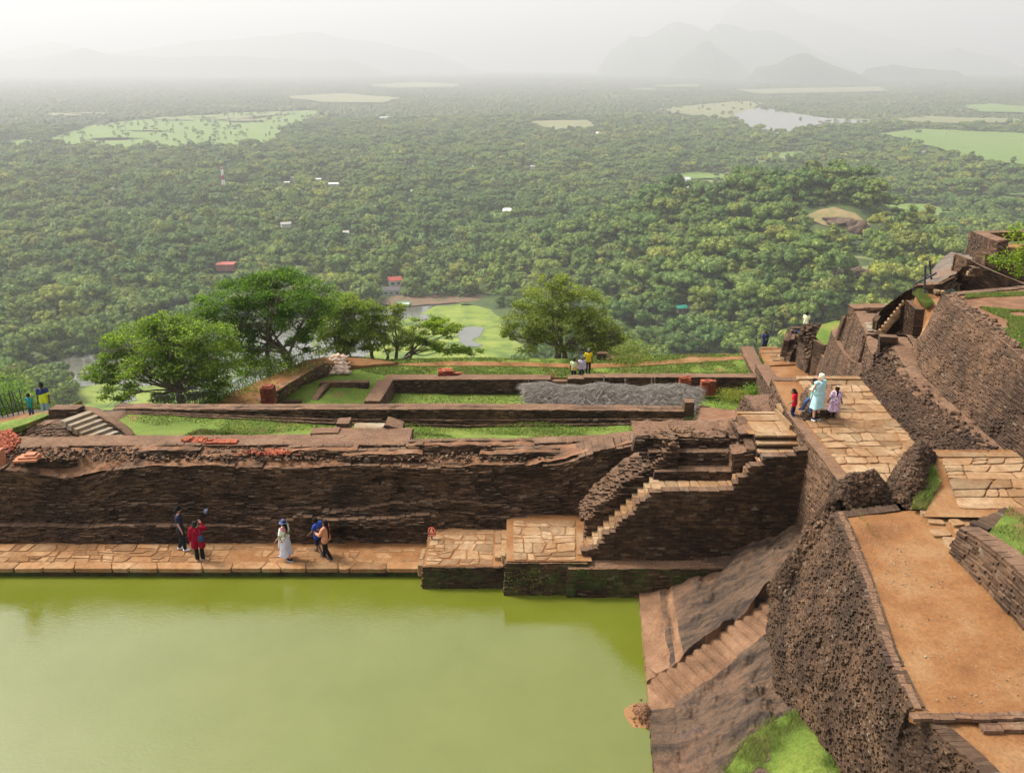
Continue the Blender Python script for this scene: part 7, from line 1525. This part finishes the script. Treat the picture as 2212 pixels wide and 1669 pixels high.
# rocky outcrops on the wooded hill
def drape(pts, dz=1.0): return [RT(x, y) + [0, 0, dz] for x, y in pts]
mb = MB(); sheet(mb, drape([(1735, 475), (1765, 460), (1800, 452), (1845, 466), (1880, 492), (1830, 497), (1780, 490)], 1.5), 3, 1.5, f=.1); M['ochre'] = field_mat('ochre_ground', (.17, .15, .06), (.24, .17, .09), (.14, .17, .05), .06, 1)
tag(mb.build('bare_ground', M['ochre'], smooth=True), kind='structure')
for x, y, s, lab in ((1852, 488, (8, 7, 7), 'dark rock cliff at the end of the bare patch on the wooded hill'), (1815, 470, (12, 9, 2.5), 'rounded rock top on the wooded hill'), (1840, 575, (7, 6, 5), 'brown boulder lower on the wooded hill'), (1870, 590, (8, 6, 5), 'second brown boulder lower on the wooded hill, right of the first')):
    mb = MB(); mb.blob((0, 0, 0), s, x, .7, nu=30, nv=18); o = mb.build('boulder', M['rock']); o.location = tuple(RT(x, y + 8)); tag(o, lab, 'boulder')
mb = MB(); sheet(mb, drape([(1800, 585), (1840, 555), (1885, 560), (1900, 590), (1860, 600)], 1.0), 3, 1, f=.1); tag(mb.build('hill_meadow', M['dryfield'], smooth=True), kind='structure')
# ---- buildings
for (hx, hy, wd, dp, ht, wc, rc, rz, lab, kind), p in zip(HOUSES, hb):
    t = thing('house' if kind != 'posts' else 'raised_hall', lab, 'building', p, rz); mb = MB(); z0 = 2.2 if kind == 'posts' else 0
    mb.box((0, 0, z0 + ht / 2 + .3), (wd / 2, dp / 2, ht / 2 - .3 + (0 if kind == 'posts' else .6))); mb.build('wall', cm(wc, .1), t)
    mb = MB()
    if kind == 'gable':
        rh = dp * .32; e = .8; V6 = [(-wd / 2 - e, -dp / 2 - e, ht), (wd / 2 + e, -dp / 2 - e, ht), (wd / 2 + e, dp / 2 + e, ht), (-wd / 2 - e, dp / 2 + e, ht), (-wd / 2 - e, 0, ht + rh), (wd / 2 + e, 0, ht + rh)]
        mb.add([(x, y, z + .35) for x, y, z in V6], [(0, 1, 5, 4), (2, 3, 4, 5), (0, 4, 3), (1, 2, 5), (0, 3, 2, 1)])
    else: mb.box((0, 0, z0 + ht + .25), (wd / 2 + .7, dp / 2 + .7, .25), rx=.05)
    mb.build('roof', cm(rc, .1), t)
    nwn = max(2, int(wd / 4)); 
    for i in range(nwn):
        if kind == 'posts': break
        x = (i + .5) / nwn * wd - wd / 2
        mb = MB(); mb.box((x, -dp / 2 - .06, ht * .5), (wd / nwn * .25, .06, ht * .16)); mb.build('window', cm((.05, .055, .06), 0), t)
    if kind == 'posts':
        for i in range(6):
            for j in (-1, 1): mb = MB(); mb.box((-wd / 2 + .5 + i * (wd - 1) / 5, j * dp * .4, 1.1), (.15, .15, 1.35)); mb.build('post', M['bark'], t)
        mb = MB(); mb.box((wd * .08, -dp / 2 - .1, 2.2 + ht / 2), (.2, .12, ht / 2)); mb.build('pilaster', cm((.5, .25, .18)), t)
rh = random.Random(31); hp0 = thing('cottage', '', 'building')
mb = MB(); mb.box((0, 0, 2.2), (5.5, 3.8, 2.4)); mb.build('wall', cm((.62, .6, .54), .1), hp0)
mb = MB(); V6 = [(-6.3, -4.6, 4.7), (6.3, -4.6, 4.7), (6.3, 4.6, 4.7), (-6.3, 4.6, 4.7), (-6.3, 0, 6.8), (6.3, 0, 6.8)]; mb.add(V6, [(0, 1, 5, 4), (2, 3, 4, 5), (0, 4, 3), (1, 2, 5), (0, 3, 2, 1)]); mb.build('roof', cm((.36, .34, .30), .25), hp0)
for i, q in enumerate(COTT):
    o = hp0 if i == 0 else copy_tree(hp0); o.location = tuple(q); o.rotation_euler = (0, 0, rh.uniform(-.6, .6)); sc = rh.uniform(.5, 1.05); o.scale = (sc, sc, sc * .9); tag(o, 'little pale-roofed cottage half buried in the forest canopy', 'building', 'cottages scattered through the forest')
# telecom tower
p = RT(487, 432); t = thing('telecom_tower', 'tall red and white lattice telecom tower rising from the forest', 'tower', p); TH = 52.0
bands = [flat('tower_red', (.45, .06, .04)), flat('tower_white', (.8, .8, .78))]
for s in range(7):
    mb = MB(); z0, z1 = TH * s / 7, TH * (s + 1) / 7; w0, w1 = 3.6 * (1 - z0 / TH * .72), 3.6 * (1 - z1 / TH * .72)
    for a in range(4):
        c0 = (math.cos(a * 1.5708 + .6), math.sin(a * 1.5708 + .6)); c1 = (math.cos(a * 1.5708 + 2.17), math.sin(a * 1.5708 + 2.17))
        mb.tube([(c0[0] * w0, c0[1] * w0, z0), (c0[0] * w1, c0[1] * w1, z1)], .42, 5); mb.tube([(c0[0] * w0, c0[1] * w0, z0), (c1[0] * w1, c1[1] * w1, z1)], .25, 4); mb.tube([(c1[0] * w0, c1[1] * w0, z0), (c0[0] * w1, c0[1] * w1, z1)], .25, 4); mb.tube([(c0[0] * w1, c0[1] * w1, z1), (c1[0] * w1, c1[1] * w1, z1)], .25, 4)
    mb.build('lattice_section', bands[s % 2 == 1], t)
for zz in (49, 45, 38): mb = MB(); mb.box((1.2, -1.4, zz), (.5, .3, 1.4)); mb.box((-1.3, -1.2, zz - 1), (.5, .3, 1.4)); mb.build('antenna', cm((.75, .75, .73)), t)
mb = MB(); mb.tube([(0, 0, TH), (0, 0, TH + 5)], .12, 5); mb.build('lightning_rod', M['metal'], t)
# parked white car on the shore
p = RT(941, 641); t = thing('parked_car', 'white car parked under the trees by the marsh village', 'car', p + [0, 0, 2.7], .1)
mb = MB(); mb.box((0, 0, .65), (2.1, .85, .35)); mb.box((-.1, 0, 1.2), (1.3, .78, .32), 0, 0, .75); mb.build('body', cm((.8, .8, .8), 0), t)
mb = MB(); mb.box((-.1, -.74, 1.2), (1.05, .04, .2)); mb.build('window', cm((.03, .03, .04), 0), t)
for sx_ in (-1.3, 1.3):
    for sy in (-.8, .8): mb = MB(); mb.tube([(sx_, sy - .1, .35), (sx_, sy + .1, .35)], .34, 12); mb.build('wheel', cm((.02, .02, .02), 0), t)
# ---- mountains in the haze
MM = field_mat('mountain_forest', (.03, .05, .025), (.045, .065, .03), (.06, .075, .04), .002, 1)
def mountain(name, sil, D, depth, seed, base=134):
    xs = np.linspace(sil[0][0], sil[-1][0], 90); ys = np.interp(xs, [q[0] for q in sil], [q[1] for q in sil]) + 1.2 * fbm(xs, xs * 0, .04, 4, seed)
    g = []; nt_ = 15
    for x, y in zip(xs, ys):
        top = V(x, y, D); e_ = min(1, min(x - xs[0], xs[-1] - x) / (.12 * (xs[-1] - xs[0]))); top[2] = (ZV - 70) * (1 - e_) + max(top[2], ZV - 50) * e_
        for j in range(nt_):
            t = j / (nt_ - 1) * 2 - 1; s = 1 - abs(t) ** .8; Yj = D + t * depth; z = (ZV - 60) + (top[2] - ZV + 60) * s + 60 * (1 - abs(s * 2 - 1)) * float(fbm(np.array([top[0]]), np.array([Yj]), .0012, 4, seed)[0])
            g.append((top[0], Yj, z))
    ix = np.arange(len(xs) - 1)[:, None] * nt_ + np.arange(nt_ - 1)[None]; mb = MB(); mb.add(g, np.stack([ix, ix + nt_, ix + nt_ + 1, ix + 1], -1).reshape(-1, 4)); return tag(mb.build(name, MM, smooth=True), kind='structure')
mountain('mountain', [(-200, 118), (0, 115), (60, 100), (110, 90), (150, 98), (180, 115), (240, 117), (330, 104), (430, 88), (500, 86), (560, 80), (600, 78), (640, 72), (690, 70), (740, 84), (820, 92), (900, 110), (1000, 126), (1100, 136)], 15500, 2000, 3)
mountain('mountain', [(-200, 135), (60, 128), (130, 118), (185, 103), (230, 118), (330, 124), (500, 122), (620, 128), (800, 134), (900, 140)], 12500, 1800, 4)
mountain('mountain', [(1270, 136), (1310, 112), (1345, 96), (1362, 78), (1380, 82), (1400, 80), (1430, 62), (1460, 46), (1490, 52), (1530, 70), (1600, 100), (1680, 138)], 13500, 2000, 5)
mountain('mountain', [(1440, 142), (1480, 120), (1500, 108), (1512, 92), (1530, 88), (1548, 104), (1580, 124), (1620, 142)], 10800, 1200, 6)
mountain('mountain', [(1470, 140), (1510, 100), (1530, 68), (1548, 52), (1580, 54), (1620, 68), (1665, 66), (1710, 84), (1760, 110), (1840, 138)], 13000, 2000, 7)
mountain('mountain', [(1480, 136), (1530, 60), (1570, 20), (1605, 2), (1640, -2), (1690, 6), (1740, 30), (1800, 44), (1870, 66), (1960, 92), (2080, 118), (2180, 134)], 17000, 2000, 8)
mountain('mountain', [(1600, 165), (1640, 146), (1680, 138), (1700, 126), (1722, 118), (1745, 115), (1765, 126), (1800, 142), (1850, 158), (1880, 168)], 8600, 900, 9)
mountain('mountain', [(1760, 140), (1810, 112), (1850, 102), (1880, 108), (1960, 128), (2040, 112), (2070, 104), (2110, 116), (2230, 136)], 14500, 1500, 10)
mountain('mountain', [(1840, 156), (1890, 146), (1930, 140), (1980, 148), (2040, 152), (2100, 156)], 9500, 800, 11)

# ================================================================ BODY OF THE SUMMIT ROCK
gx = np.linspace(-70, 45, 150); gy = np.linspace(-20, 78, 130); YY, XX = np.meshgrid(gy, gx, indexing='ij')
def body(x, y):
    z = np.where(y < 30.4, -1.2, 1.3)
    z = np.where((y >= 30.0) & (y < 34) & (x > 8.7), 3.4, z); z = np.where((x > 8.4) & (y < 28.6), 1.2 + 0 * x, z); z = np.where((x > 10.6) & (y < 32), 5.0, z); z = np.where((x > 15.8) & (y < 34), 5.9, z)
    z = np.where(y > 37.5, np.interp(y, [37.5, 41, 46], [1.0, .0, -3.7]), z); z = np.where(y > 46, -3.7, z)
    z = np.where((x < -18.0) & (y > 30.5) & (y < 38), 2.0, z)
    z = np.where((x > 15.9) & (y >= 34) & (y < 37), 4.5, z)
    # cliff line
    lim = np.interp(x, [-70, -30, -24, -19, -15, -11.5, -8, -4, 5, 17, 19.5, 24, 30, 45], [38.5, 38.5, 38.5, 41, 49, 57.5, 60, 60.5, 60.5, 61.5, 62, 60, 52, 48]); over = y - lim + 1.0
    ov = np.clip(over, 0, None); z = z - np.clip(ov * 2.2 + ov ** 1.7 * 1.3, 0, 130) + np.where(over > 0, .9 * fbm(x, y, .2, 4, 3), 0)
    e = np.clip(x - 24, 0, None); z = z - e ** 1.6
    return z + .15 * fbm(x, y, .4, 3, 7)
ZZ = body(XX, YY); k = len(gx); ix = np.arange(len(gy) - 1)[:, None] * k + np.arange(k - 1)[None]
mb = MB(); mb.add(np.stack([XX, YY, ZZ], -1).reshape(-1, 3), np.stack([ix, ix + 1, ix + k + 1, ix + k], -1).reshape(-1, 4)); tag(mb.build('summit_ground', M['rock'], smooth=True), kind='structure')

# ================================================================ HAZE
mb = MB(); mb.add([(-17000, -2500, -320), (17000, -2500, -320), (17000, 19500, -320), (-17000, 19500, -320), (-17000, -2500, 1350), (17000, -2500, 1350), (17000, 19500, 1350), (-17000, 19500, 1350)], [(0, 3, 2, 1), (4, 5, 6, 7), (0, 1, 5, 4), (1, 2, 6, 5), (2, 3, 7, 6), (3, 0, 4, 7)])
m = bpy.data.materials.new('haze_air'); m.use_nodes = True; n = m.node_tree; n.nodes.remove(n.nodes['Principled BSDF']); v = n.nodes.new('ShaderNodeVolumePrincipled'); v.inputs['Color'].default_value = (.92, .93, .925, 1); v.inputs['Density'].default_value = .00016; v.inputs['Anisotropy'].default_value = .2
n.links.new(v.outputs[0], n.nodes['Material Output'].inputs['Volume']); hz = mb.build('haze', m); tag(hz, 'pale haze filling the air over the plain', 'haze', kind='stuff')
